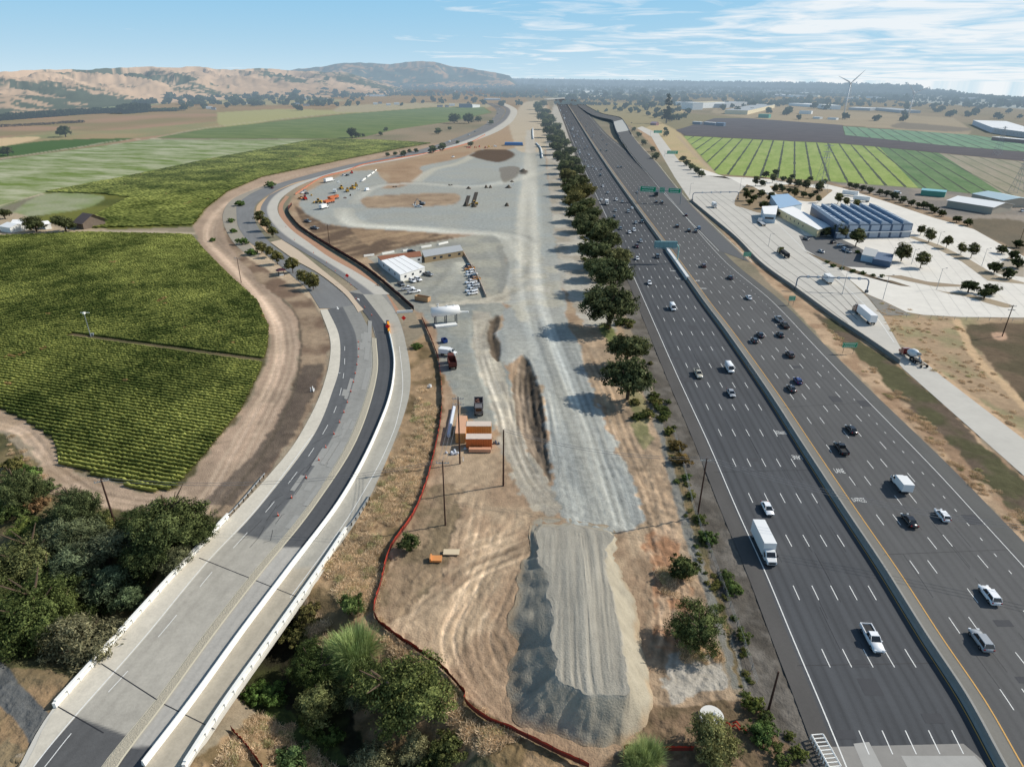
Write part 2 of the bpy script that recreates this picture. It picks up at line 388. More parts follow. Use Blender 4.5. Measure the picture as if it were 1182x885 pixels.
# far plain: wooded suburbs, blue distance haze painted into the ground colour
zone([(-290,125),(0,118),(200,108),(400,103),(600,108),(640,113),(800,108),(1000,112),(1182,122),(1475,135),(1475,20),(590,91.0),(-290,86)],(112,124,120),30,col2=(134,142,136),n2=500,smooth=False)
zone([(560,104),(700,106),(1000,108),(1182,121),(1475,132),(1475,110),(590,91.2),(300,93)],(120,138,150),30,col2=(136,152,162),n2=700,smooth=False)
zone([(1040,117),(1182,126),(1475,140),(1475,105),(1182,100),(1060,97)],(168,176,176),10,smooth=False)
# left plain fields
zone([(-290,190),(-290,122),(0,118),(150,116),(250,119),(420,110),(600,108),(612,118),(600,128),(400,132),(238,147),(178,160),(0,184)],(164,132,104),8,col2=(142,128,92),n2=90,smooth=False)
zone([(-290,140),(0,121),(90,114),(180,112),(200,118),(100,129),(0,138),(-290,165)],(136,150,114),5,col2=(150,156,120),n2=60)
band([(-100,144),(0,136),(60,128),(100,122)],14,(190,172,140))
zone([(225,114),(300,109),(600,101),(640,104),(600,109),(440,107),(300,112)],(118,98,84),5)
zone([(0,160),(60,152),(140,150),(240,141),(330,134),(420,128),(396,131),(240,149),(150,160),(90,160),(20,172)],(136,138,96),5,col2=(160,140,100),n2=50,var=.1)
zone([(-60,163),(40,158),(30,164),(-60,178)],(205,176,130),3)
zone([(10,168),(60,162),(130,160),(150,161),(60,175),(0,182),(-60,190),(-60,178)],(76,104,60),2)
zone([(250,130),(330,126),(420,128),(560,124),(520,127),(400,131),(330,137),(260,146)],(164,160,106),4)
zone([(392,122),(470,119),(560,120),(560,124),(400,130)],(160,156,116),4,col2=(176,156,130),n2=40)
zone([(240,112),(330,112),(400,116),(330,121),(240,120)],(160,152,116),5)
# pale and green vineyard fields in the middle distance
zone([(-290,215),(-100,200),(0,185),(90,172),(170,161),(373,161),(300,173),(237,186),(142,206),(51,222),(0,240),(-290,300)],(112,128,70),3,col2=(160,164,138),n2=45,thr=0.05,soft=0.9,var=.10,streak=(0.1,3.0),smooth=False)
zone([(178,159.5),(237,149),(330,139),(400,131.5),(500,124),(558,123.5),(568,130),(516,141),(458,149),(420,158),(400,160.5)],(94,110,58),2,col2=(116,126,76),n2=60,var=.08,smooth=False)
band([(0,183.5),(90,170),(170,160.5),(373,162),(405,161)],4,(188,176,150))
band([(176,160),(240,147.5),(330,137),(400,130.5)],4,(178,168,138))
zone([(51,222),(142,205),(237,185),(300,173),(356,162.5),(400,161),(440,162),(497,165.5),(460,172),(400,184),(305,204),(264,221),(237,242),(224,262),(101,266),(20,250)],(84,90,36),1,col2=(110,112,44),n2=30,var=.1,smooth=False)
zone([(0,256),(51,224),(118,226),(100,240),(20,252)],(126,140,84),2,col2=(150,154,120),n2=12)
band([(-60,262),(0,236),(48,223.5)],6,(196,180,146))
zone([(0,250),(20,246),(60,262),(120,264),(100,268),(0,272),(-120,290),(-120,256)],(176,156,126),2)
band([(90,268),(150,267.5),(220,269),(240,268)],5,(182,164,136))
# near vineyard floor
VY=[(-290,300),(0,272.5),(100,268.5),(215,271),(222,272),(237,290),(264,317),(298,348),(311,378),(310,400),(303,426),(278,477),(237,527),(203,566),(170,570),(120,552),(68,536),(66,520),(60,505),(25,484),(0,472),(-290,400)]
zone(VY,(96,90,58),1,col2=(112,98,68),n2=15,var=.12,smooth=False)
# dirt tracks around the vineyard
zone([(222,262),(237,242),(262,222),(300,205),(400,184),(460,173),(500,166),(545,166),(420,190),(356,203),(315,215),(293,222),(275,232),(262,244),(257,262),(270,290),(300,325),(330,350),(345,370),(346,405),(332,460),(300,520),(272,555),(240,590),(200,592),(203,566),(240,527),(280,477),(306,426),(314,388),(298,348),(264,317),(237,290)],(178,150,124),1.2,col2=(160,136,112),n2=14,var=.07,smooth=False)
for o,c in ((-3.4,(196,170,142)),(-1.6,(190,164,138)),(1.5,(196,170,142)),(3.3,(190,164,138))):
    p=wpath([(237,600),(290,500),(322,440),(330,400),(322,365),(290,325),(262,296),(243,276),(246,256),(262,238),(290,221),(340,203),(420,184),(500,168)],8); q=offs(p,o)
    zone(None,c,0.3,world=np.vstack([offs(q,-0.5),offs(q,0.5)[::-1]]),var=.04,op=.6)
zone([(68,536),(60,505),(25,484),(0,472),(-290,402),(-290,470),(-40,490),(20,500),(45,530),(52,560),(100,585),(160,592),(240,590),(210,566),(170,572),(120,554)],(178,152,126),1.2,col2=(166,140,112),n2=8,var=.06,smooth=False)
# verge between dirt track and road
zone([(257,262),(262,280),(276,300),(300,326),(335,352),(345,372),(348,405),(334,460),(302,520),(272,557),(240,592),(262,600),(306,549),(345,503),(373,446),(382,396),(369,358),(352,338),(320,305),(290,292),(270,270)],(160,136,108),1,col2=(122,98,78),n2=9,var=.12,rgh=.15,smooth=False)
zone([(262,262),(280,292),(300,306),(352,340),(369,358),(382,372),(388,350),(364,336),(320,304),(285,276)],(196,172,140),.6,col2=(182,158,126),n2=5)
band([(250,582),(285,548),(318,510),(345,460),(362,420)],7,(96,84,74),.8,var=.12,op=.85)
band([(238,600),(265,575),(305,520),(336,458),(347,405),(343,366),(325,345)],0.8,(96,84,70),.3)
# creek vegetation floor
zone([(-290,460),(-40,490),(0,500),(40,530),(52,560),(100,585),(160,592),(240,592),(262,600),(210,650),(150,715),(66,815),(0,900),(-290,1020)],(84,82,50),1.5,col2=(128,112,74),n2=10,var=.15,rgh=.3,smooth=False)
zone([(-60,800),(0,775),(40,770),(80,782),(70,812),(20,870),(-60,900)],(150,122,86),1,col2=(124,106,74),n2=6)
band([(-120,745),(-20,768),(10,800),(45,840),(60,900),(60,960)],3.4,(98,100,100),.2,var=.03)
zone([(-60,985),(0,850),(30,905),(40,985)],(138,120,88),1)
# right of the bridge: dry grass slopes
zone([(215,885),(290,790),(400,610),(430,573),(466,480),(474,440),(470,400),(500,380),(512,430),(512,470),(500,530),(486,585),(452,632),(433,704),(445,724),(502,765),(536,802),(593,842),(678,885),(700,1010),(150,1010)],(164,134,96),1,col2=(118,98,64),n2=6,thr=.1,var=.14,rgh=.25,smooth=False)
zone([(296,870),(340,860),(400,885),(470,900),(520,885),(560,870),(600,1010),(250,1010)],(104,98,66),1,col2=(140,120,84),n2=5,var=.14,rgh=.2)
zone([(300,700),(345,705),(380,760),(420,830),(440,850),(520,830),(500,860),(450,905),(400,890),(350,830),(310,790),(270,790)],(46,44,30),1,col2=(62,66,36),n2=4,var=.2)
zone([(275,790),(310,770),(340,800),(390,830),(400,850),(360,835),(320,815)],(80,92,46),.8,col2=(62,72,38),n2=2)
# ------------------------------------------------ works site
SITE=[(433,704),(452,632),(486,585),(500,530),(512,470),(512,430),(500,398),(478,358),(430,316),(381,286),(352,268),(337,250),(332,238),(345,215),(372,205),(420,190),(500,172),(560,155),(590,140),(600,120),(632,118),(655,170),(672,235),(700,330),(720,380),(745,450),(772,532),(804,640),(836,773),(858,820),(870,900),(900,1010),(690,1010),(678,885),(593,842),(536,802),(502,765),(445,724)]
zone(SITE,(176,150,118),.8,col2=(160,132,102),n2=11,var=.09,rgh=.12,smooth=False)
zone([(338,235),(350,243),(380,259),(420,263),(506,270),(525,281),(470,290),(432,296),(418,300),(395,292),(370,277),(350,258)],(104,84,66),1,col2=(168,140,104),n2=16,thr=.35,soft=.5,var=.1,streak=(0.9,4.0),rgh=.3)
zone([(400,256),(470,266),(500,270),(470,280),(440,276),(425,283),(410,270)],(172,142,104),1,op=.75,col2=(140,112,84),n2=8,streak=(0.9,3.0))
GRV=(164,165,160); GR2=(180,177,167)
zone([(345,236),(350,224),(380,208),(404,198),(434,196),(440,205),(447,211),(471,205),(480,195),(489,190),(530,183),(557,172),(575,176),(594,171),(601,157),(620,155),(628,170),(636,237),(643,290),(650,344),(600,356),(585,350),(578,330),(585,300),(577,280),(560,270),(495,268),(400,262),(375,258),(352,246)],GRV,1.5,col2=(160,164,163),n2=28,var=.055,streak=(0.3,2.0),smooth=False)
zone([(586,140),(597,128),(606,118),(628,118),(634,150),(630,172),(600,175),(592,160)],(190,176,150),2,col2=(176,158,132),n2=20)
zone([(430,197),(450,202),(447,212),(441,218),(470,214),(488,200),(487,192),(530,183),(545,176),(520,177),(470,186)],(150,120,90),1.5,col2=(176,146,112),n2=10)
band([(410,235),(430,216),(480,212),(560,215),(640,196)],12,GR2,1.5,op=.7)
band([(395,240),(410,258),(470,263),(560,270),(585,275),(600,300)],14,(184,180,168),2,op=.65)
band([(612,150),(612,200),(608,250),(612,300),(625,350)],14,(182,176,162),2.5,op=.75,col2=(178,174,164),n2=8)
band([(480,210),(500,196),(530,188),(556,174)],10,(192,186,170),2,op=.8)
zone([(415,232),(425,227),(470,224),(525,223),(528,234),(500,238),(440,240),(425,240)],(136,112,88),.8,col2=(176,150,118),n2=7,streak=(.3,3.0),rgh=.2)
zone([(541,180),(556,173),(585,173),(594,179),(585,185),(570,187)],(96,78,62),.8,var=.05)
zone([(576,194),(588,192),(600,194),(596,204),(588,209),(580,209)],(128,122,112),1,rgh=.4)
zone([(600,197),(609,197),(607,201),(600,201)],(90,84,76),.6)
zone([(640,120),(655,130),(672,200),(690,260),(700,330),(715,385),(675,380),(655,345),(643,290),(636,237),(630,172),(632,140)],(192,186,174),2,col2=(160,150,132),n2=14,smooth=False)
# office yard
zone([(425,297),(470,285),(560,270),(578,280),(583,300),(584,340),(565,350),(520,353),(500,360),(480,358),(455,335),(440,312)],(150,150,144),.8,col2=(168,165,152),n2=12,var=.05)
band([(576,284),(582,300),(583,325),(575,342)],4,(138,138,134),1,op=.7)
band([(500,356),(540,352),(575,345),(600,330),(614,300)],11,(188,178,156),1.5,op=.85)
# lower gravel strip and haul loop
zone([(487,362),(520,352),(550,350),(580,350),(582,360),(572,372),(575,400),(590,440),(602,480),(585,480),(560,500),(540,475),(526,455),(508,425),(505,385),(495,372)],(146,150,148),1,col2=(158,158,150),n2=9,var=.06)
band([(556,360),(560,400),(572,440),(588,480),(597,520),(622,566),(650,592)],7.5,(176,166,146),1.2,col2=(162,154,138),n2=5,op=.95)
G3=[(581,357),(600,350),(648,341),(653,375),(668,398),(680,439),(696,480),(716,520),(740,578),(744,602),(700,612),(660,600),(648,586),(637,551),(631,493),(626,453),(614,422),(604,409),(592,420),(583,419),(576,392)]
zone(G3,(156,159,158),1.4,col2=(176,176,170),n2=7,var=.06,streak=(0.12,0.15))
zone([(600,300),(648,300),(650,344),(640,365),(600,372),(590,356),(588,320)],(184,178,162),2,op=.8,col2=(170,170,166),n2=10)
zone([(575,363),(565,371),(564,402),(575,417),(578,400),(573,385),(577,370)],(100,86,70),.5,rgh=.4)  # small cut bank, its shade painted in as darker soil
zone([(604,408),(593,440),(597,482),(608,512),(628,545),(635,551),(628,493),(624,453),(613,419)],(104,90,74),.5,col2=(126,110,92),n2=3,rgh=.35,streak=(.2,.2))  # dark tone paints the shade on a bank turned from the sun
zone([(655,375),(700,378),(732,420),(745,450),(770,532),(800,600),(804,640),(830,770),(850,830),(760,870),(748,700),(744,610),(738,575),(716,520),(700,480),(680,439),(668,398)],(158,134,106),1,col2=(186,156,122),n2=8,var=.13,rgh=.3,smooth=False)
zone([(745,615),(780,610),(800,690),(800,760),(760,740)],(168,122,84),1,col2=(190,158,124),n2=4,rgh=.25)
zone([(768,752),(800,742),(835,765),(842,794),(800,800),(775,812)],(176,168,154),.8)
zone([(690,375),(705,375),(716,395),(705,400)],(112,118,66),.8); zone([(722,450),(740,452),(752,505),(738,510)],(122,120,76),.8,col2=(150,140,96),n2=4)
zone([(430,715),(455,635),(470,600),(500,560),(530,560),(525,610),(510,660),(480,700),(460,715)],(150,126,96),1,col2=(128,110,82),n2=5,rgh=.2)
# shoulder strip along the freeway
zone([(655,128),(672,150),(690,200),(712,260),(738,330),(755,370),(775,420),(815,520),(862,640),(930,800),(965,885),(990,1010),(900,1010),(868,880),(862,810),(842,720),(812,640),(790,560),(764,480),(752,440),(735,400),(715,340),(690,270),(670,200),(655,150)],(112,106,98),.6,col2=(94,88,80),n2=3,var=.13,rgh=.12,smooth=False)
band([(744,440),(757,480),(768,512),(783,570),(799,625),(826,700),(847,765),(856,796)],2.4,(130,128,120),.3,var=.05)
zone([(764,500),(775,500),(800,580),(830,680),(850,760),(862,800),(848,770),(826,690),(800,610)],(104,96,66),.5,col2=(140,118,80),n2=3,rgh=.2)
zone([(740,820),(860,810),(900,850),(925,885),(930,1010),(680,1010),(690,885),(735,872)],(138,112,84),.8,col2=(110,92,66),n2=4,rgh=.25)
# ------------------------------------------------ right side
# verge between freeway and the scale road
zone([(735,150),(745,148),(770,181),(800,230),(822,252),(850,276),(878,305),(918,334),(960,365),(1040,420),(1182,549),(1475,830),(1475,950),(1182,626),(1100,545),(1018,462),(950,392),(887,325),(845,280),(800,228),(760,175)],(190,158,122),1,col2=(160,128,96),n2=6,var=.12,rgh=.15,smooth=False)
zone([(935,360),(960,368),(1040,424),(1182,552),(1475,835),(1475,890),(1182,602),(1080,500),(1000,420)],(104,88,72),1.5,col2=(86,84,54),n2=8,var=.12,rgh=.15,smooth=False)
zone([(1000,345),(1020,352),(1050,362),(1182,368),(1475,375),(1475,800),(1182,510),(1090,440),(1060,412),(1035,390)],(150,138,98),1.5,col2=(170,142,108),n2=10,var=.12,rgh=.15,smooth=False)
zone([(1120,374),(1182,372),(1475,380),(1475,760),(1182,462),(1150,425),(1125,400),(1115,385)],(108,90,68),1.5,col2=(92,82,58),n2=14,var=.1,smooth=False)
band([(1104,368),(1112,385),(1125,410),(1155,440),(1182,468),(1300,590)],3.0,(200,166,122),.5)
band([(1046,404),(1075,424),(1110,450),(1182,505),(1400,690)],3.0,(196,162,122),.6)
zone([(1145,384),(1160,384),(1162,391),(1150,392)],(190,150,118),.5)
# upper right parcels
zone([(742,128),(780,120),(800,140),(782,150),(789,157),(826,201),(800,205),(770,172),(745,150)],(170,160,112),3,col2=(196,166,124),n2=18,smooth=False)
band([(782,157),(800,176),(815,190),(828,204)],5,(178,156,124),.5)
zone([(640,122),(700,119),(780,118),(780,132),(740,150),(690,130)],(172,152,118),3,col2=(128,128,88),n2=25,smooth=False)
zone([(780,150),(825,136),(862,136),(972,144),(1040,150),(1120,157),(1182,164),(1475,195),(1475,232),(1182,186),(1085,177),(975,167),(790,157)],(92,82,82),2,col2=(80,70,70),n2=60,var=.05,smooth=False)
FA=math.radians(21.5)
zone([(789,157),(972,166),(1015,170),(1060,217),(951,209),(828,201)],(126,148,74),1,var=.05,smooth=False)
zone([(1015,170),(1084,177),(1165,228),(1060,217)],(90,124,66),1,var=.05,smooth=False)
zone([(1084,177),(1182,187),(1475,232),(1475,300),(1182,232),(1162,227)],(168,154,134),1,var=.05,smooth=False)
zone([(1097,182),(1112,184),(1182,222),(1182,230),(1160,222)],(98,122,72),1,smooth=False)
zone([(973,146),(1121,156),(1182,164),(1475,196),(1475,212),(1182,175),(1090,168),(976,156)],(96,140,86),1,var=.05,smooth=False)
band([(826,154),(845,147),(870,136)],5,(168,152,126)); band([(848,149),(900,151),(975,156.5),(1070,164)],3,(120,110,104))
zone([(840,112),(972,128),(1100,136),(1122,150),(1118,156),(972,145),(862,137),(820,130)],(170,152,124),4,col2=(150,138,112),n2=60,smooth=False)
zone([(1040,141),(1118,148),(1100,152),(1030,147)],(128,120,106),2)
zone([(782,130),(862,136),(826,142),(780,150),(760,140)],(120,116,88),3,col2=(150,140,110),n2=20,smooth=False)
# land right of the truck yard
zone([(826,201),(951,209),(1060,217),(1162,228),(1475,305),(1475,375),(1182,366),(1182,296),(1124,265),(1076,251),(1022,233),(955,212),(860,206)],(166,140,110),1.2,col2=(140,118,92),n2=14,var=.1,smooth=False)
zone([(955,209),(1060,217),(1162,228),(1475,305),(1475,330),(1182,272),(1120,258),(1060,240),(1022,228)],(134,128,124),1,smooth=False,col2=(150,138,124),n2=20)
zone([(1120,252),(1182,256),(1182,292),(1160,282),(1125,265)],(120,106,84),1,col2=(104,96,78),n2=6)
# ------------------------------------------------ heights
GZ=np.full(n_,-0.02)
def polydist(px,py,pts):
    d=np.full(len(px),1e9)
    for (ax,ay),(bx,by) in zip(pts,pts[1:]):
        vx,vy=bx-ax,by-ay; t=np.clip(((px-ax)*vx+(py-ay)*vy)/(vx*vx+vy*vy+1e-9),0,1)
        d=np.minimum(d,np.hypot(px-ax-t*vx,py-ay-t*vy))
    return d
CREEK=[P(x,y) for x,y in [(-320,600),(-80,640),(40,680),(150,705),(230,722),(300,745),(345,800),(410,850),(450,905),(475,1000),(480,1200)]]
CREEK=[(p.x,p.y) for p in CREEK]
def creek_z(x,y):
    d=polydist(np.atleast_1d(x),np.atleast_1d(y),CREEK)+0
    t=np.clip((d-2.5)/13.0,0,1); t=t*t*(3-2*t); return -6.0*(1-t)
nr=(GY<230)&(GX<20)
ci=np.nonzero(nr)[0]; GZ[ci]+=creek_z(GX[ci],GY[ci])
ri=np.nonzero(rough>0)[0]
rn=fbm(GX[ri],GY[ri],4.5,4,31,CELL[ri])+0.5*fbm(GX[ri],GY[ri],1.0,2,32,CELL[ri])
GZ[ri]+=-np.abs(rn)*rough[ri]*1.4
# cut banks with real depth
for px,dep in (([(604,408),(593,440),(597,482),(608,512),(628,545),(635,551),(628,493),(624,453),(613,419)],1.25),([(575,363),(565,371),(564,402),(575,417),(578,400),(573,385),(577,370)],1.0)):
    q=wpoly(px,True); ii=pipm(GX,GY,q); d=polydist(GX[ii],GY[ii],[tuple(v) for v in q]+[tuple(q[0])]); GZ[ii]-=dep*np.clip(d/2.6,0,1)**.8*(1+.25*fbm(GX[ii],GY[ii],4,3,88))
# wheel ruts curving over the tan dirt
def ruts(px,w,depth,n=7,seed=1):
    p=wpath(px,8); c=np.array([tuple(q)[:2] for q in p]); b=c.min(0)-w,c.max(0)+w
    m=np.nonzero((GX>b[0][0])&(GX<b[1][0])&(GY>b[0][1])&(GY<b[1][1]))[0]
    d=polydist(GX[m],GY[m],[tuple(q) for q in c]); k=d<w; m=m[k]; d=d[k]
    n=max(3,int(2*w/1.25))
    ph=fbm(GX[m],GY[m],9,3,seed)*1.1
    g=np.cos((d+ph)*math.pi*2*n/(2*w)); br=np.clip(fbm(GX[m],GY[m],5,3,seed+50)*1.6+.25,0,1)
    res=np.clip(1.0/(CELL[m]*2.2)-.6,0,1)
    fade=(1-(d/w)**2)*br*res
    GZ[m]+=np.minimum(g,0.2)*depth*.55*fade-.02; rgb[m]*=(1+0.055*g*fade)[:,None]
ruts([(560,700),(555,660),(575,630),(610,600),(650,592)],14,.10,9,4)
ruts([(450,690),(500,650),(560,600),(610,585)],8,.08,6,5)
ruts([(520,760),(545,700),(600,655),(612,600)],9,.10,7,6)
ruts([(630,850),(560,790),(545,740),(575,690)],6,.12,5,8)
ruts([(655,600),(672,560),(665,500),(645,440),(625,390),(620,350)],9,.05,10,9)
ruts([(700,600),(690,540),(665,460),(640,390)],7,.05,8,10)
ruts([(765,640),(745,570),(715,500),(690,440),(670,395)],4,.12,4,11)
ruts([(745,640),(730,560),(760,700),(750,760)],4,.14,4,12)
ruts([(598,540),(600,480),(598,440),(606,415)],4,.2,5,13)
ruts([(625,545),(612,500),(610,450),(612,420)],4,.2,5,14)
def tracks(px,spread,n,amt=.10,seed=1,wd=.28,z=.03):
    amt*=2.0
    g=np.random.default_rng(seed); base=resample(wpath(px,6),18)
    for k in range(n):
        o=g.normal(0,spread); wob=np.cumsum(g.normal(0,spread*.09,18)); a0=int(g.integers(0,8)); a1=int(g.integers(10,19)); q=(offs(base,o)+np.c_[wob,wob*.2])[a0:a1]
        if len(q)<3: continue
        up=np.array([tuple(v)[:2] for v in catmull([Vector((x,y,0)) for x,y in q],3)]); s_=g.choice([-1,1,1])*amt*g.uniform(.5,1.3)
        for off_ in (-.95,.95):
            r=offs(up,off_); lo=r.min(0)-1;hi=r.max(0)+1
            m=np.nonzero((GX>lo[0])&(GX<hi[0])&(GY>lo[1])&(GY<hi[1]))[0]
            if len(m)==0: continue
            # coarse reject then exact distance
            d=polydist(GX[m],GY[m],[tuple(v) for v in r[::2]]); w_=np.maximum(wd,CELL[m]*.55); t=np.exp(-(d/w_)**2)*np.clip(wd*2.2/w_,0,1)
            rgb[m]*=(1+s_*t)[:,None]; GZ[m]-=z*t
tracks([(700,605),(690,560),(668,490),(648,430),(630,385),(618,345),(612,290),(612,220),(614,160)],4.5,34,.10,1)
tracks([(650,594),(622,566),(597,520),(588,480),(572,440),(560,400),(556,360)],2.2,14,.11,2)
tracks([(600,600),(575,640),(550,690),(530,740),(560,800),(610,850)],4.5,20,.12,3,.32,.05); tracks([(640,600),(600,625),(560,640),(520,660),(470,700),(450,700)],3.5,16,.11,4,.32,.05); tracks([(560,560),(540,600),(530,650),(540,700)],4,12,.11,5)
tracks([(395,240),(410,258),(470,263),(560,270),(590,275),(612,300)],6,18,.08,6,.5); tracks([(410,235),(430,216),(480,210),(560,213),(640,192)],8,22,.08,7,.6); tracks([(500,358),(540,352),(575,345),(600,330),(612,300)],2,12,.12,8); tracks([(520,350),(540,320),(530,300),(500,330),(480,350)],4,10,.08,9)
tracks([(240,597),(290,500),(322,440),(330,400),(322,365),(290,325),(262,296),(243,276),(246,256),(262,238),(290,221),(340,203),(420,184)],2.2,22,.10,10)
tracks([(760,640),(740,570),(712,500),(690,440),(665,390)],3,14,.12,11,.3,.06); tracks([(720,600),(760,650),(765,710),(755,770),(770,820)],3,12,.12,12,.3,.05)
tracks([(60,555),(40,520),(10,495),(-60,485)],1.5,8,.10,13); tracks([(60,540),(110,570),(170,582),(240,590)],1.5,8,.1,14)
tracks([(603,412),(600,440),(604,480),(612,512),(628,545)],2.4,16,.16,21,.35,.12); tracks([(622,450),(626,500),(632,548)],1.2,6,.14,22,.3,.1); tracks([(572,364),(568,385),(572,410)],1.5,7,.15,23,.3,.1)
R3=rgb.reshape(len(vb),len(xs),3)
for _ in range(1):
    R3[1:-1,1:-1]=(R3[1:-1,1:-1]*2+R3[:-2,1:-1]+R3[2:,1:-1]+R3[1:-1,:-2]+R3[1:-1,2:])/6
lum=rgb.mean(1,keepdims=True); near_=np.clip(1-np.sqrt(D2)/1500,0,1)[:,None]
grn=(rgb[:,1]>rgb[:,0])[:,None]; rgb=lum+(rgb-lum)*np.where(grn,.86,.80); gry=((rgb.max(1)-rgb.min(1))<.16*rgb.max(1)+.012)&(rgb.max(1)>.22); rgb*=np.where(gry[:,None],np.array([.90,.895,.845]),np.array([.99,.985,.97]))
gm=mat('ground_soil',src='vcol',rough=0.95,noise=.24,nscale=2.4,clod=.30,bump=.6,bscale=3.2,haze='ground',spec=.1,nscale2=.5)
nv,nu_=len(vb),len(xs)
i=(np.arange(nv-1)[:,None]*nu_+np.arange(nu_-1)[None,:]).ravel()
GF=np.c_[i,i+nu_,i+nu_+1,i+1]
gro=link('ground',fastmesh('ground',np.c_[GX,GY,GZ],GF,rgb,smooth=True),gm); gro['kind']='structure'
def gz(x,y): 
    if y<230 and x<20: return float(creek_z(x,y)[0])
    return 0.0
# ------------------------------------------------ gravel embankment
def embankment():
    # plan from the photo: crest outline and foot outline, matched point by point
    H=4.7
    top=[(P(x,y,h),h) for x,y,h in [(660,606,.25),(622,612,.3),(622,640,1.6),(634,680,2.9),(637,730,4.2),(639,771,H),(648,788,H),(668,797,H),(690,802,H),(726,803,H),(720,770,H),(712,720,3.9),(702,670,2.7),(700,640,1.8),(704,616,.5)]]
    foot=[P(x,y,0) for x,y in [(660,598),(618,600),(608,640),(594,690),(590,750),(590,808),(600,836),(640,852),(680,860),(718,858),(752,812),(745,760),(733,705),(716,650),(712,612)]]
    n=len(top); t=[Vector((p.x,p.y,h)) for p,h in top]; f=[Vector((p.x,p.y,-0.1)) for p in foot]
    t2=catmull(t+[t[0]],14)[:-1]; f2=catmull(f+[f[0]],14)[:-1]; m=len(t2)
    g=np.random.default_rng(4); k1=fbm(np.array([p.x for p in t2]),np.array([p.y for p in t2]),3.2,4,61); k2=fbm(np.array([p.x for p in f2]),np.array([p.y for p in f2]),6,3,62)
    for i_ in range(m):
        dd=(f2[i_]-t2[i_]); dd.z=0; dd.normalize(); t2[i_]=t2[i_]+dd*float(k1[i_])*1.0; f2[i_]=f2[i_]+dd*float(k2[i_])*1.3
    V=[];C=[];Fc=[];K=26
    for k in range(K+1):
        s=k/K
        for a,b in zip(t2,f2):
            p=a.lerp(b,s); V.append([p.x,p.y,p.z])
    V=np.array(V); s=np.repeat(np.arange(K+1)/K,m)
    amp=np.sin(np.pi*np.clip(s,0,1))*.35+.06
    V[:,2]+=fbm(V[:,0]*1.0,V[:,1]*1.0,2.2,4,77)*amp*.9; gl_=fbm(np.tile(np.arange(m),K+1)/3.0,s*1.2,1.0,3,79); V[:,2]+=gl_*amp*.45; V[:,2]-=.5*np.sin(np.pi*s)*np.clip(s,0,1)*1.0; V[:,2]=np.maximum(V[:,2],-.15)
    for k in range(K):
        for j in range(m): Fc.append((k*m+j,k*m+(j+1)%m,(k+1)*m+(j+1)%m,(k+1)*m+j))
    dx=np.tile(np.array([(f2[j]-t2[j]).x/((f2[j]-t2[j]).xy.length+1e-6) for j in range(m)]),K+1)
    wt=np.clip((dx+.25*fbm(V[:,0],V[:,1],3,3,80)-.25)*2.2,0,1)[:,None]; ft=np.clip((s+.2*fbm(V[:,0],V[:,1],2,3,81)-.72)*4,0,1)[:,None]
    col=s2l((152,145,130))*(1-wt)+s2l((164,156,138))*wt; col=col*(1-ft*.7)+s2l((164,142,114))*ft*.7
    tf=np.clip(1-s*9,0,1)[:,None]; col=col*(1-tf)+s2l((154,149,137))*tf; col*=(1+.12*fbm(V[:,0],V[:,1],1.6,3,78)+.06*gl_)[:,None]
    o=link('gravel_embankment',fastmesh('gravel_embankment',V,np.array(Fc)[:, ::-1],col,True),mat('gravel',src='vcol',rough=.95,noise=.16,nscale=2.8,clod=.22,bump=.5,bscale=3.5,haze=False,spec=.1))
    ax0=Vector((P(672,618,1.0).x,P(672,618,1.0).y)); ax1=Vector((P(682,775,H).x,P(682,775,H).y)); dv=(ax1-ax0); KK=30; W=[];
    T2=[Vector((p.x,p.y)) for p in t2]; prm=[min(max((p-ax0).dot(dv)/dv.length_squared,0.0),1.0) for p in T2]
    order=sorted(zip(prm,[p.z for p in t2])); pz=lambda u:float(np.interp(u,[0,.12,.3,.5,.8,1],[.5,1.4,2.7,3.7,H,H]))
    for k in range(KK+1):
        q=k/KK
        for p,u,c in zip(T2,prm,t2):
            e=p.lerp(ax0+dv*u,q); W.append((e.x,e.y,c.z*(1-q)+pz(u)*q))
    W=np.array(W); lat=(W[:,0]-np.interp(W[:,1],[ax1.y,ax0.y],[ax1.x,ax0.x])); rut=fbm(lat*1.9,W[:,1]/16,1.0,3,90)
    q=np.repeat(np.arange(KK+1)/KK,m); W[:,2]+=rut*.14*np.clip(q*9,0,1)+.01
    Fq=np.array([(k*m+j,(k+1)*m+j,(k+1)*m+(j+1)%m,k*m+(j+1)%m) for k in range(KK) for j in range(m)])
    e1=W[Fq[5,1]]-W[Fq[5,0]];e2=W[Fq[5,3]]-W[Fq[5,0]]
    if e1[0]*e2[1]-e1[1]*e2[0]<0: Fq=Fq[:,::-1]
    cc=s2l((154,149,137))*(1+.17*rut+.07*fbm(W[:,0],W[:,1],2,3,91))[:,None]
    link('crest_surface',fastmesh('crest',W,Fq,cc,True),MATS['gravel'],o)
    tag(o,kind='structure')
embankment()
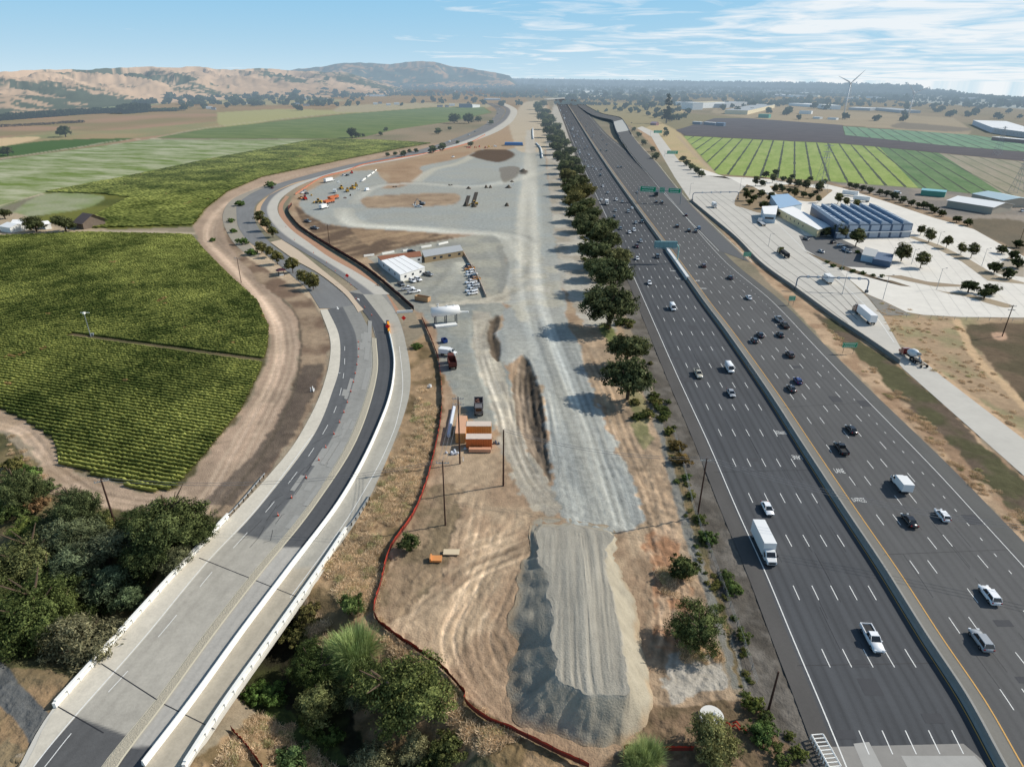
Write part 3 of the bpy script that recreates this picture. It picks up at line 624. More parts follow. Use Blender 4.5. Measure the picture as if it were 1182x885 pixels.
# ------------------------------------------------------------------ freeway
def curve_y(ctrl):
    ys=[c[0] for c in ctrl]; x_=[c[1] for c in ctrl]
    pts=catmull([Vector((a,b,0)) for a,b in zip(x_,ys)],10); A=np.array([tuple(p)[:2] for p in pts]); 
    return lambda y: np.interp(y,A[:,1],A[:,0])
Lx=curve_y([(113,640.5),(140,652),(175,666),(215,683.5),(280,714),(350,745),(434,782),(512,818),(590,851.5),(664,885),(740,916.5),(812,947),(885,977),(960,1007),(1040,1039)])
Nx=curve_y([(113,650.5),(140,668.5),(177,693),(220,724),(297,782),(350,820.6),(388,850),(456,899),(520,942),(590,989.5),(660,1038),(736,1087.5),(810,1138),(883,1180),(960,1225),(1040,1271)])
Rx=curve_y([(113,664),(140,685),(158,701),(175,722),(200,748),(229.7,774),(299,834),(347.6,891),(400,941),(446,985),(536,1073),(590,1123),(654.5,1182),(740,1258),(830,1338),(1040,1520)])
yr=np.concatenate([np.linspace(113,200,60)[:-1],np.linspace(200,1040,300)])
def col_w(fx): x_=fx(yr); X,Y=Pa(x_,yr); return np.c_[X,Y]
d89=yr-89.0
Lw=col_w(Lx); Ew=col_w(lambda y:Lx(y)-0.038*(y-89)); Nw=col_w(Nx)
Bw=col_w(lambda y:Nx(y)-0.0335*(y-89)); Sw=col_w(lambda y:Nx(y)-0.0425*(y-89)); Rw=col_w(Rx)
Rp_=np.interp(yr,[113,175,300,400,460,531,623,700,1040],[1.2,4,9,13,16,21,26,31,52]); REw=col_w(lambda y:Rx(y)+np.interp(y,yr,Rp_))
ak_s=[0,.19,.352,.514,.676,.838,1.0]
def lanecol(base,oil,lanes,edge):
    def f(X,Y,u,v):
        c=np.tile(s2l(base),(len(u),1)); g=np.zeros(len(u))
        for a,b in zip(lanes,lanes[1:]):
            m=(u>=a)&(u<b); t=(u[m]-a)/(b-a); lk=.7+.6*((a*97)%1); g[m]=(-0.27*np.exp(-((t-.27)/.10)**2)-0.27*np.exp(-((t-.73)/.10)**2)-0.05*np.exp(-((t-.5)/.1)**2)+.07)*lk
        g+=.09*fbm(X,Y/7,2.0,3,41)+.10*fbm(X*1.0,Y/3,30,4,42)
        c=c*(1+g*oil)[:,None]
        for (lo,hi,cc) in edge:
            m=(u>=lo)&(u<=hi); c[m]=s2l(cc)*(1+.08*fbm(X[m],Y[m]/4,2,3,43))[:,None]
        return c
    return f
asph=mat('asphalt',src='vcol',rough=.88,noise=.09,nscale=1.6,bump=.15,bscale=9,haze=False,spec=.25,nscale2=.06)
# southbound: from the left pavement edge to the barrier
wS=np.linalg.norm(Sw-Ew,axis=1).mean(); fl=(np.linalg.norm(Lw-Ew,axis=1)/np.linalg.norm(Bw-Ew,axis=1)).mean(); fs=(np.linalg.norm(Sw-Ew,axis=1)/np.linalg.norm(Bw-Ew,axis=1)).mean()
lan=[fl+(fs-fl)*a for a in ak_s]
sheet('freeway_southbound',Ew,Bw,.03,asph,64,lanecol((78,80,83),1.0,lan,[(0,fl*.9,(84,82,80))]))['kind']='structure'
fn=(np.linalg.norm(Nw-Bw,axis=1)/np.linalg.norm(REw-Bw,axis=1)).mean(); fr=(np.linalg.norm(Rw-Bw,axis=1)/np.linalg.norm(REw-Bw,axis=1)).mean()
lan=[fn+(fr-fn)*k/7 for k in range(8)]
sheet('freeway_northbound',Bw,REw,.03,asph,70,lanecol((88,88,88),.7,lan,[(0,fn,(122,120,114)),(fr*1.01,1,(92,92,90))]))['kind']='structure'
# concrete pavement at the near end and patches
whitep=mat('road_paint',(222,222,218),rough=.7,noise=.22,nscale=2.5,haze=False)
yelp=mat('yellow_paint',(205,160,88),rough=.7,noise=.10,nscale=1.5,haze=False)
conc=mat('concrete',src='vcol',rough=.9,noise=.07,nscale=.8,haze=False,bump=.1,bscale=5,nscale2=.08)
def cc(base,amp=.05,joint=None):
    def f(X,Y,u,v):
        c=np.tile(s2l(base),(len(u),1))*(1+amp*fbm(X,Y,12,3,51)+amp*fbm(X,Y,2,3,52))[:,None]; return c
    return f
def yx(f,y): return float(f(y))
poly=lambda px,z:[(*P(x,y).xy,z) for x,y in px]
m=MB(); m.add(poly([(944,862),(1112,858),(1133,876),(1220,1010),(1010,1010),(965,900)],.045),[tuple(range(6))]); o=m.build('bridge_pavement',mat('pale_pavement',(140,137,132),rough=.9,noise=.13,nscale=.6,haze=False)); o['kind']='structure'
m=MB(); m.add(poly([(1040,872),(1125,872),(1150,900),(1058,905)],.052),[(0,1,2,3)]); m.add(poly([(985,858),(1003,856),(1018,885),(998,888)],.052),[(0,1,2,3)]); o=m.build('pavement_patch',mat('patch_c',(165,163,158),rough=.9,noise=.1,nscale=.6,haze=False)); o['kind']='structure'
# markings
mk=MB(); ym=MB()
line_mb(mk,Lw,.20,.06); line_mb(mk,Rw,.17,.06); line_mb(ym,Nw,.22,.06); line_mb(ym,Sw,.16,.06)
def lane_rows(fa,fb,ks,y0,dash,gap,phase,wd=.15,ymin=130):
    for k in ks:
        f=lambda y,k=k: fa(y)+(fb(y)-fa(y))*k
        ww=col_w(f)[::-1]                       # from near to far
        d=np.r_[0,np.cumsum(np.hypot(*np.diff(ww,axis=0).T))]
        yy=yr[::-1]; s0=np.interp(-y0,-yy,d)+phase*(k) 
        s=s0-(dash+gap)*20
        while s<d[-1]-dash:
            if s>0:
                q=np.linspace(s,s+dash,3 if dash>1.5 else 2); X=np.interp(q,d,ww[:,0]);Y=np.interp(q,d,ww[:,1]); yv=np.interp(s,d,yy)
                if yv<ymin: break
                a=offs(np.c_[X,Y],-wd/2);b=offs(np.c_[X,Y],wd/2)
                for i in range(len(q)-1): mk.add([(*a[i],.06),(*a[i+1],.06),(*b[i+1],.06),(*b[i],.06)],[(0,1,2,3)])
            s+=dash+gap
Sx=lambda y:Nx(y)-0.0425*(y-89)
lane_rows(Lx,Sx,ak_s[1:6],770,3.7,11.2,0.0,.16)
lane_rows(Nx,Rx,[1/7],606,3.7,11.2,0,.16); lane_rows(Nx,Rx,[2/7],560,3.7,11.2,0,.16); lane_rows(Nx,Rx,[3/7],541,3.7,11.2,0,.16); lane_rows(Nx,Rx,[4/7],539,3.7,11.2,0,.16); lane_rows(Nx,Rx,[5/7],556,3.7,11.2,0,.16)
lane_rows(Nx,Rx,[6/7],561,.95,4.0,0,.16,ymin=262)
def tang(f,y):
    a=P(yx(f,y+2),y+2);b=P(yx(f,y-2),y-2); return (b-a).normalized()
o=mk.build('lane_markings',whitep); o['kind']='structure'
o=ym.build('edge_line_yellow',yelp); o['kind']='structure'
def roadtext(s,px,py,size,fl):
    p=P(px,py,.065); t=tang(Nx,py)*(1 if fl else -1); x=Vector((t.y,-t.x,0)); M=Matrix(((x.x,t.x,0,p.x),(x.y,t.y,0,p.y),(0,0,1,p.z),(0,0,0,1)))
    o=txt(s,size,M,whitep,'pavement_lettering',sy=2.9); o['kind']='structure'
for s,px,py in (('EXPRESS',991.5,577),('LANE',969,543.5),('EXPRESS',812,333),('LANE',805,324)): roadtext(s,px+0,py,0.80 if len(s)>4 else 0.98,True)
for s,px,py in (('EXPRESS',901,499),('LANE',920,527.5),('EXPRESS',777,312.5),('LANE',783.5,321.5)): roadtext(s,px,py,0.80 if len(s)>4 else 0.98,False)
# tar seams, pavement patches and joints across the freeway
m=MB(); rr=random.Random(12)
for (fa,fb,ks,n) in ((Lx,Sx,ak_s[1:6],26),(Nx,Rx,[k/7 for k in range(1,7)],26)):
    for k in range(n):
        y=rr.uniform(330,880); kk=rr.choice(ks)+rr.uniform(-.02,.02); y2=y-rr.uniform(8,60); q=[P(float(fa(v)+(fb(v)-fa(v))*kk)+rr.uniform(-.2,.2),v) for v in np.linspace(y,y2,6)]; line_mb(m,q,.07,.052)
for y in (768,545,402,330): 
    a=P(float(Lx(y))-8,y);b=P(float(Sx(y)),y-3); line_mb(m,[a,a.lerp(b,.5),b],.10,.052)
for y in (640,470,350):
    a=P(float(Nx(y))-4,y);b=P(float(Rx(y)),y-6); line_mb(m,[a,a.lerp(b,.5),b],.10,.052)
o=m.build('tar_seams',mat('tar_line',(50,50,52),rough=.6,haze=False)); o['kind']='structure'
m=MB()
for k in range(15):
    fa,fb,n=((Lx,Sx,6),(Nx,Rx,7))[k%2]; y=rr.uniform(300,860); l=rr.randrange(n); h_=rr.uniform(4,14)*(y-89)/500; px=[(float(fa(v)+(fb(v)-fa(v))*((l+o_)/n)),v) for v,o_ in((y,.08),(y,.92),(y-h_,.92),(y-h_,.08))]
    m.add(poly(px,.040+.0008*k),[(0,1,2,3)])
o=m.build('pavement_patches',mat('patch_dark',(70,71,74),rough=.9,noise=.12,nscale=.8,haze=False)); o['kind']='structure'
# ------------------------------------------------ median barrier
cbar=mat('barrier_concrete',(150,148,142),rough=.9,noise=.14,nscale=.7,haze=False,bump=.1)
bm_=MB(); KP=[(-.38,0),(-.36,.08),(-.2,.33),(-.12,1.25),(.12,1.25),(.2,.33),(.36,.08),(.38,0)]
sweep(bm_,Bw,[(o*1.5,h*1.15) for o,h in KP],.03)
o=bm_.build('median_barrier',cbar); tag(o,'long grey concrete wall dividing the two directions of the freeway','barrier')
# pale wrapped stretch of barrier and the message sign foundation
m=MB(); idx=[i for i in range(len(yr)) if 288<yr[i]<326]; sweep(m,Bw[idx],[(-.75,0),(-.7,1.75),(.7,1.75),(.75,0)],.03)
o=m.build('sign_foundation_wall',mat('pale_wall',(205,208,208),rough=.8,haze=False,noise=.05)); tag(o,'short pale thickened wall section at the foot of the sign mast','wall')
# ------------------------------------------------ flyover off ramp
rampa=mat('ramp_asphalt',(92,93,94),rough=.88,noise=.08,nscale=.5,haze=False,bump=.1)
RL=[(666,121),(672,126),(684,133),(696,136.5),(707,139),(709,144),(712,152),(720,165),(733,183),(748,200),(764,219),(790,247),(832,290)]
RR=[(672,119),(680,124),(694,131),(708,134),(716,136),(722,143),(729,155),(742,171),(757,187),(776,211),(797,236),(824,263),(866,303)]
RZc=[.05,1.0,2.8,4.4,5.2,5.4,5.0,3.4,1.7,.6,.06,.06,.06]
def P3(px,n=90):
    c=catmull([P(x,y,z) for (x,y),z in zip(px,RZc)],8); A=np.array([tuple(v) for v in c]); d=np.r_[0,np.cumsum(np.hypot(*np.diff(A[:,:2],axis=0).T))]; q=np.linspace(0,d[-1],n); return np.c_[np.interp(q,d,A[:,0]),np.interp(q,d,A[:,1])],np.interp(q,d,A[:,2])
RLw,RZ=P3(RL); RRw,_=P3(RR)
ob=sheet('offramp_roadway',RLw,RRw,RZ+.01,rampa,4); ob['kind']='structure'
m=MB()
for (pa,fo) in ((RLw,1.0),(RRw,-1.0)):
    q=offs(pa,fo); l_=offs(q,-.12); r_=offs(q,.12)
    for i in range(len(q)-1): m.add([(*l_[i],RZ[i]+.06),(*l_[i+1],RZ[i+1]+.06),(*r_[i+1],RZ[i+1]+.06),(*r_[i],RZ[i]+.06)],[(0,1,2,3)])
o=m.build('ramp_gore_marking',whitep); o['kind']='structure'
m=MB()
for (a,f) in ((RLw,.25),(RRw,-.25)):
    q=offs(a,f); m.add([],[]); 
    for i in range(0,66): 
        pass
    sweep(m,q[:60],[(-.2,-1.2),(-.2,.9),(.2,.9),(.2,-1.2)],RZ[:60])
o=m.build('ramp_parapet_wall',mat('parapet_far',(118,118,116),rough=.9,noise=.1,nscale=.3,haze=False)); tag(o,'grey parapets edging the raised off ramp beside the freeway','wall')
i0_,i1_=[int(np.argmin([np.hypot(*(np.array(proj((p[0],p[1],z)))-np.array(c_))) for p,z in zip(RLw,RZ)])) for c_ in ((708,141),(712,153))]
o=sheet('ramp_bridge_deck',RLw[i0_:i1_+1],RRw[i0_:i1_+1],RZ[i0_:i1_+1]+.05,mat('pale_deck',(176,174,166),rough=.9),2); o['kind']='structure'
# retaining wall facing the freeway and embankment
m=MB(); q=offs(RLw,.5); rows=[i for i in range(4,64)]
v=[];f=[]
for k,i in enumerate(rows): v+=[(q[i][0],q[i][1],RZ[i]-.2),(q[i][0]+(-.5),q[i][1],-.2)]
for k in range(len(rows)-1): f.append((2*k,2*k+2,2*k+3,2*k+1))
m.add(v,f); m.build('retaining_wall',mat('wall_dark',(92,92,92),rough=.9,noise=.1,haze=False)); tag(bpy.data.objects['retaining_wall'],'dark retaining wall holding up the curved off ramp','wall')
# far overpass across the freeway
m=MB(); a=P(630,117);b=P(700,112.5); 
def bar(m,a,b,w_,z0,z1):
    d=(b-a).normalized(); n=Vector((-d.y,d.x,0))*w_/2
    m.add([(*(a-n).xy,z0),(*(b-n).xy,z0),(*(b+n).xy,z0),(*(a+n).xy,z0),(*(a-n).xy,z1),(*(b-n).xy,z1),(*(b+n).xy,z1),(*(a+n).xy,z1)],[(0,3,2,1),(4,5,6,7),(0,1,5,4),(1,2,6,5),(2,3,7,6),(3,0,4,7)])
bar(m,a,b,13,6,8); ov=m.build('overpass',mat('overpass_concrete',(190,182,168),rough=.9,noise=.05)); tag(ov,'pale concrete road bridge crossing the freeway in the distance','bridge')
for t in (.12,.38,.62,.86):
    p=a.lerp(b,t); m=MB(); m.box(p.x-1,p.x+1,p.y-3,p.y+3,-.1,6); m.build('pier',MATS['overpass_concrete'],ov)
m=MB(); d=(b-a).normalized(); n=Vector((-d.y,d.x,0))*6.3
bar(m,a-n,b-n,.4,8,9.2); bar(m,a+n,b+n,.4,8,9.2); m.build('parapet',MATS['overpass_concrete'],ov)
# ------------------------------------------------ truck scale lanes and yard
cy=mat('yard_concrete',src='vcol',rough=.92,noise=.10,nscale=.3,haze=False,nscale2=.06,spec=.15)
def plan(name,px,z,col,material=cy,smooth=False,amp=.05,step=None):
    """flat surface from an outline, as a fan of a tessellated polygon"""
    pts=wpoly(px,smooth); from mathutils.geometry import tessellate_polygon
    t=tessellate_polygon([[Vector((a,b,0)) for a,b in pts]])
    V=np.c_[pts,np.full(len(pts),z)]; Fc=np.array(t); e1=V[Fc[:,1]]-V[Fc[:,0]];e2=V[Fc[:,2]]-V[Fc[:,0]]; ng=(e1[:,0]*e2[:,1]-e1[:,1]*e2[:,0])<0; Fc[ng]=Fc[ng][:,::-1]
    c=np.tile(s2l(col),(len(V),1)); o=link(name,fastmesh(name,V,Fc,c),material); o['kind']='structure'; return o
plan('scale_road',[(735,148),(741,146),(760,154),(773,171.5),(784,186),(816,203),(845,207),(880,226),(905,246),(940,283),(975,318),(1002,344),(1019,364.6),(1040,402),(1060,412),(1087,434),(1182,507),(1475,735),(1475,800),(1182,549),(1043,426),(1037,419),(1000,393),(960,366),(918,335),(878,306),(850,277),(822,253.5),(798,233),(779,205),(765,181),(752,158)],.02,(190,186,177))
plan('truck_yard',[(784,186),(816,203),(860,205),(888,207),(930,214),(951,212),(972,217),(1022,232.5),(1076,251),(1124,264.6),(1155,282),(1182,296),(1475,400),(1475,376),(1182,366.5),(1110,366),(1066,363.5),(1046,360),(1019,347),(1000,339),(975,318),(940,283),(905,246),(880,226),(845,207)],.016,(216,211,201))
isl=mat('island_soil',src='vcol',rough=.95,noise=.16,nscale=1.1,haze=False,bump=.3)
plan('planted_island_a',[(862,213),(872,217),(896,232),(893,244),(878,246),(858,240),(848,236),(852,224)],.05,(140,122,96),isl,True)
plan('planted_island_b',[(888,215),(915,213),(940,217),(960,219),(956,224),(944,232),(925,232),(900,226)],.05,(150,130,102),isl,True)
plan('planted_island_c',[(928,290),(950,302),(975,312),(1002,320),(1030,324),(1052,331),(1040,330),(1000,316),(960,302)],.05,(110,96,76),isl)
plan('island_strip_d',[(1047,273),(1075,284),(1110,302),(1140,324),(1182,328),(1182,326),(1150,318),(1120,300),(1085,283),(1055,273)],.05,(160,146,124),isl)
plan('island_strip_e',[(1020,318),(1040,318),(1070,325),(1110,329),(1108,331),(1080,331),(1050,325)],.05,(150,134,112),isl)
plan('island_strip_f',[(1078,334),(1092,337),(1110,338),(1128,342),(1150,347),(1169,353),(1160,355),(1140,350),(1118,343),(1095,339)],.05,(158,142,118),isl,True)
plan('island_strip_g',[(1152,316),(1182,320),(1182,304),(1165,296),(1152,306),(1148,312)],.05,(160,150,134),isl)
plan('car_park',[(922,272),(942,273),(965,273),(992,286),(1010,296),(1030,306),(1022,311),(1000,309),(978,308),(950,300),(930,288)],.045,(104,104,104))
plan('gore_gravel',[(1000,340),(1019,348),(1046,361),(1052,364),(1030,364),(1019,364)],.05,(130,126,118),isl)
# lane grooves on the scale road
m=MB()
for k in range(6):
    t=(k+.6)/6.6
    a=[(800+22*t*1.6,228-12*t),(835+42*t,262-22*t),(878+50*t,304-26*t),(925+60*t,338-18*t),(975+38*t,374-12*t)]
    if k<5: line_mb(m,wpath(a,8),.32,.04)
o=m.build('lane_grooves',mat('groove',(112,108,102),rough=.9,haze=False)); o['kind']='structure'
m=MB(); line_mb(m,wpath([(880,240),(930,290),(975,330),(1008,362),(1032,395)],8),.25,.045); o=m.build('lane_edge_marking',whitep); o['kind']='structure'
# yard joints
m=MB()
for k in range(14):
    a=P(1000+k*14,236+k*5.2); b=P(1080+k*16,364-0*k)
    line_mb(m,[a,a.lerp(b,.5),b],.12,.035)
# keep out of the islands' height: faint joints only
o=m.build('slab_joints',mat('joint',(170,166,158),rough=.9,haze=False)); o['kind']='structure'
# wall between verge and scale road
def wall(name,px,hh,th,material,label,cat='wall',z=0.0,n=6):
    m=MB(); sweep(m,wpath(px,n),[(-th/2,0),(-th/2,hh),(th/2,hh),(th/2,0)],z); o=m.build(name,material); 
    if label: tag(o,label,cat)
    return o
wc=mat('wall_concrete',(140,138,134),rough=.9,noise=.12,nscale=.6,haze=False)
wall('concrete_wall',[(797,232),(822,253),(850,276.5),(878,305.5),(918,335),(960,366),(1000,393),(1038,419.5)],1.5,.3,wc,'grey concrete wall between the freeway verge and the truck scale lanes')
# ------------------------------------------------ left road
rc=lambda base,amp=.06,stre=.0:(lambda X,Y,u,v:np.tile(s2l(base),(len(u),1))*(1+amp*fbm(X,Y,9,3,61)+amp*fbm(X,Y,1.5,3,62)+stre*np.sin(u*37))[:,None])
RA=mat('road_asphalt',src='vcol',rough=.88,noise=.12,nscale=.6,haze=False,bump=.12,nscale2=2.3)
# concrete road with the bridge (all concrete, then asphalt laid over)
A1=[(-40,985),(30,885),(66,815.5),(150,722),(264,598.6),(306,551),(354,480),(373,446),(382,396),(369.5,357.7)]
A2=[(235,985),(300,885),(0,0)]
# left shoulder (concrete)
SL=[(-46,985),(28,885),(66,815.5),(150,722),(264,598.6),(310,549),(345,504),(373,446),(381.6,396),(369.5,357.7)]
SR=[(-30,985),(40,885),(82,834),(165,740),(237,653),(300,585),(362,503),(384.4,450),(392.2,420),(391,386),(378,357)]
ribbon('road_shoulder',SL,SR,.10,RA,90,6,rc((200,193,178)))
# main two lane asphalt
ML=SR; MR=[(58,985),(119,885),(180,810),(238,731),(294,660),(356,585),(405,505),(429,433),(429,390),(420,368),(412,352)]
def maincol(X,Y,u,v):
    c=np.tile(s2l((96,97,98)),(len(u),1)); l=s2l((140,138,132)); pale=(u>.52)
    c[pale]=s2l((142,141,136)); yy=np.array([proj((a,b,0))[1] for a,b in zip(X[::1],Y[::1])])
    sw=lambda t:np.clip(t/2.2+.5,0,1)[:,None]
    a_=sw(yy-(615+u*13)); c=c*(1-a_)+s2l((170,165,154))*a_; b_=sw(yy-(827+u*22)); c=c*(1-b_)+s2l((92,92,92))*b_; up=(yy<395); c[up&pale]=s2l((134,133,128))
    g=.07*fbm(X,Y,9,3,61)+.06*fbm(X,Y,1.5,3,62)-.10*np.exp(-((u-.18)/.05)**2)-.10*np.exp(-((u-.40)/.05)**2)-.05*np.exp(-((u-.78)/.07)**2)
    return c*(1+g)[:,None]
ribbon('main_road',ML,MR,.104,RA,700,26,maincol)
# raised cobble median
CR=[(75,985),(135.6,885),(190,812),(247,733),(303,660),(363,585),(413,505),(435,433),(434,391)]
CL=[(58,985),(119,885),(180,810),(238,731),(294,660),(356,585),(405,505),(429,433),(429,390)]
ribbon('median_curb',CL,CR,.24,mat('cobble',(172,164,146),rough=.95,noise=.25,nscale=3.2,haze=False,bump=.6,bscale=5),90)
m=MB(); line_mb(m,wpath(CR,10),.28,.245); line_mb(m,offs(wpath(CL,10),-.15),.2,.108); o=m.build('median_edge',mat('edge_c',(205,196,172),rough=.9,haze=False,noise=.08)); o['kind']='structure'
# right carriageway, dark strip by the barrier
BR=[(95,985),(166,885),(222,812),(281,730),(333.5,660),(390,585),(443,480),(454,433),(452.4,401),(448,380),(436,362),(419,340)]
BL=[(75,985),(135.6,885),(190,812),(247,733),(303,660),(363,585),(413,505),(435,433),(434,391),(428,372),(418,358),(402,337)]
def c2(X,Y,u,v):
    yy=np.array([proj((a,b,0))[1] for a,b in zip(X,Y)]); c=np.tile(s2l((84,85,87)),(len(u),1)); sw=lambda t:np.clip(t/2.2+.5,0,1)[:,None]; a_=sw(yy-632)*sw(862-yy); c=c*(1-a_)+s2l((172,168,160))*a_
    return c*(1+.07*fbm(X,Y,8,3,63)-.10*np.exp(-((u-.35)/.07)**2)-.10*np.exp(-((u-.7)/.07)**2))[:,None]
ribbon('inner_road',BL,BR,.108,RA,500,14,c2)
# outer strip right of the white barrier
OR=[(150,985),(213,885),(262,812),(318,733),(370,660),(425,578),(466,480),(474,433),(466,386.6),(456,360),(436,335)]
def c3(X,Y,u,v):
    yy=np.array([proj((a,b,0))[1] for a,b in zip(X,Y)]); c=np.tile(s2l((166,162,151)),(len(u),1)); k=(yy>655); c[k]=s2l((172,163,146))
    return c*(1+.06*fbm(X,Y,8,3,64)+.05*fbm(X,Y,1.2,3,65)-.07*np.exp(-((u-.4)/.1)**2))[:,None]
ribbon('outer_road',BR[:11]+[(419,340)],OR,.112,RA,160,10,c3)
# upper part: new right carriageway and old left one
ribbon('new_road',[(420,340),(401,325),(371,304),(345,288),(322,274),(306,258),(300,244),(304,233),(315,222),(338,211.5),(366,203),(400,193.5),(450,184),(500,172),(540,158.5),(566,146),(580,136),(583,126),(570,119)],
 [(450,340),(436,330),(408.5,312.7),(380,297),(357.6,281),(336,265),(322,248),(321,236),(328.5,225.8),(347,214),(372.5,205),(420,192),(470,183),(518,172),(553,161),(580,149),(594,137),(596,126),(582,119)],.116,RA,200,14,
 lambda X,Y,u,v:(s2l((118,118,118))*(1-np.clip((u-.35)/.1,0,1))[:,None]+s2l((184,179,168))*np.clip((u-.35)/.1,0,1)[:,None])*(1+.06*fbm(X,Y,9,3,66))[:,None])
ribbon('new_road_lower',[(395,338),(372,315),(420,345)][:1]+[(419,358),(428,372),(434,391)],[(440,330),(452,350),(462,372),(468,392)],.1,RA,40,8,rc((140,138,132)))
OL=[(369,356),(355,334),(345,325),(320,304),(297,286),(284,276),(275,261),(273,248),(275,235),(293,222),(315,214),(356,202),(406,189.5),(450,181),(495,170),(530,158),(556,146),(571,135),(572,126),(560,119)]
OM=[(412,356),(395,338),(368,317),(342,302),(316,284),(305,272),(296,259),(293,246),(296,236),(308,226),(330,214.5),(366,204.5),(412,193),(455,184.5),(500,172),(540,158),(566,146),(579,136),(582,126),(568,119)]
ribbon('old_road',OL,OM,.09,RA,200,12,rc((120,120,119),.10,.03))
ribbon('old_road_side_lane',[(290,297),(272,283),(262,268),(257,252),(261,238),(272,228),(293,219),(315,211)],[(300,296),(284,276),(275,262),(273,248),(275,235),(290,224),(305,218),(320,212.5)],.08,RA,60,4,rc((150,142,128)))
ribbon('median_island',[(312,280),(340,300),(368,316),(395,337),(408,352),(413.5,361)],[(325,277),(345,290),(371,311),(400,334.5),(412,349),(420,358)],.24,mat('island_pink',(192,174,152),rough=.95,noise=.1,nscale=1.4,haze=False),50)
ribbon('planting_median',[(309,270),(299,258),(295.5,246),(298,236),(310,226.5),(332,215.5),(362,206)],[(316,270),(305,258),(300.5,245),(304,234),(315,223),(338,212),(364,205.6)],.13,mat('median_soil',(190,160,126),rough=.95,noise=.12,nscale=.8,haze=False),60)
ribbon('orange_netting_strip',[(457,361),(436,335),(409,313),(381,298),(358,283),(336,267),(323,249),(322,237),(330,226)],[(462,360),(445,337),(416,312),(388,295),(363,278),(344,263),(329,247),(327,237),(334,227)],.03,mat('netting',(170,132,106),rough=.95,noise=.35,nscale=1.5,haze=False),80,3)
# road markings
m=MB()
line_mb(m,wpath([(39,885),(82,832),(165,738),(237,651),(300,583),(361,502)],10),.18,.125)
line_mb(m,wpath([(52,885),(95,832),(178,741),(252,652),(281,620),(320,575),(364,515),(388,470),(397,430),(398,400)],10),.14,.125,(4.5,7))
line_mb(m,wpath([(335,690),(385,622),(409,586),(435,541),(449.5,510),(458.6,484),(465,445),(461,400)],10),.14,.13)
o=m.build('road_line_markings',whitep); o['kind']='structure'
def arrow(px,py,tx,ty,s):
    a=P(px,py,.13);b=P(tx,ty,.13);d=(b-a).normalized();n=Vector((-d.y,d.x,0)); m=MB()
    L_=s
    m.add([a-n*.15*s/3,a+n*.15*s/3,a+d*L_*.6+n*.15*s/3,a+d*L_*.6-n*.15*s/3],[(0,1,2,3)]); m.add([a+d*L_*.6-n*.5*s/3,a+d*L_*.6+n*.5*s/3,a+d*L_],[(0,1,2)])
    o=m.build('lane_arrow_marking',whitep); o['kind']='structure'
arrow(389,354,393.5,362,3.6); arrow(415,347,410.5,341,3.6)
m=MB(); rq=random.Random(9)
for k in range(22):
    y=rq.uniform(390,640); xl=np.interp(y,[390,430,505,585,640],[429,429,405,356,310]); xr_=xl-rq.uniform(4,30)*(y-89)/420; w_=rq.uniform(3,9)*(y-89)/420; h_=rq.uniform(5,26); sl=np.interp(y,[390,450,520,640],[.0,-.25,-.6,-.85])
    m.add([(*P(a,b).xy,.1283+.0016*k) for a,b in ((xr_,y),(xr_+w_,y+1),(xr_+w_-sl*h_,y-h_+1),(xr_-sl*h_,y-h_))],[(0,1,2,3)])
o=m.build('road_patches',mat('road_patch',(150,149,144),rough=.9,noise=.12,nscale=.9,haze=False)); o['kind']='structure'
# expansion joints and tar snakes
m=MB()
for a,b in (((117,766),(188,812)),((188,812),(248,842)),((230,644),(290,668)),((290,668),(350,692)),((66,815),(120,846))):
    line_mb(m,[P(*a),P(*b)],.14,.135)
rr=random.Random(3)
for k in range(16):
    t=rr.random(); y=500+t*130; x=np.interp(y,[500,560,640],[372,330,262])+rr.uniform(6,30)
    pts=[P(x,y)]
    for j in range(6): pts.append(pts[-1]+Vector((rr.uniform(-1.2,.6),rr.uniform(-2.4,.8),0)))
    line_mb(m,catmull(pts,4),.09,.13)
o=m.build('tar_seams',mat('tar',(52,52,54),rough=.6,haze=False)); o['kind']='structure'
# ------------------------------------------------ bridge structure under the road
br=MB()
i0=[(20,897),(66,816),(150,722),(235,630)]; i1=[(208,893),(262,812),(318,733),(376,651)]
La=resample(wpath(i0,8),24); Ra=resample(wpath(i1,8),24); La=offs(La,-.5)if False else La
rings=[]
for a,b in zip(La,Ra):
    a=Vector((*a,0));b=Vector((*b,0)); d=(b-a).normalized()
    rings.append([a-d*.5+Vector((0,0,.06)),b+d*.5+Vector((0,0,.06)),b+d*.5+Vector((0,0,-.5)),b-d*1.0+Vector((0,0,-1.6)),a+d*1.0+Vector((0,0,-1.6)),a-d*.5+Vector((0,0,-.5))])
br.loft(rings); BRG=br.build('road_bridge',mat('bridge_concrete',(196,192,182),rough=.9,noise=.08,nscale=.5,haze=False)); tag(BRG,'concrete box bridge carrying the curved road over the wooded creek','bridge')
for t in (8,16):
    a=Vector((*La[t],0));b=Vector((*Ra[t],0)); d=(b-a).normalized(); nn=Vector((-d.y,d.x,0))
    for s in (.15,.38,.62,.85):
        p=a.lerp(b,s); m=MB(); m.tube((p.x,p.y,-7.5),(p.x,p.y,-1.5),.7,.7,12); m.build('pier',MATS['bridge_concrete'],BRG)
WP=mat('white_rail',(235,234,228),rough=.7,noise=.05,haze=False)
rail=[(-.28,0),(-.28,1.05),(.28,1.05),(.28,0)]
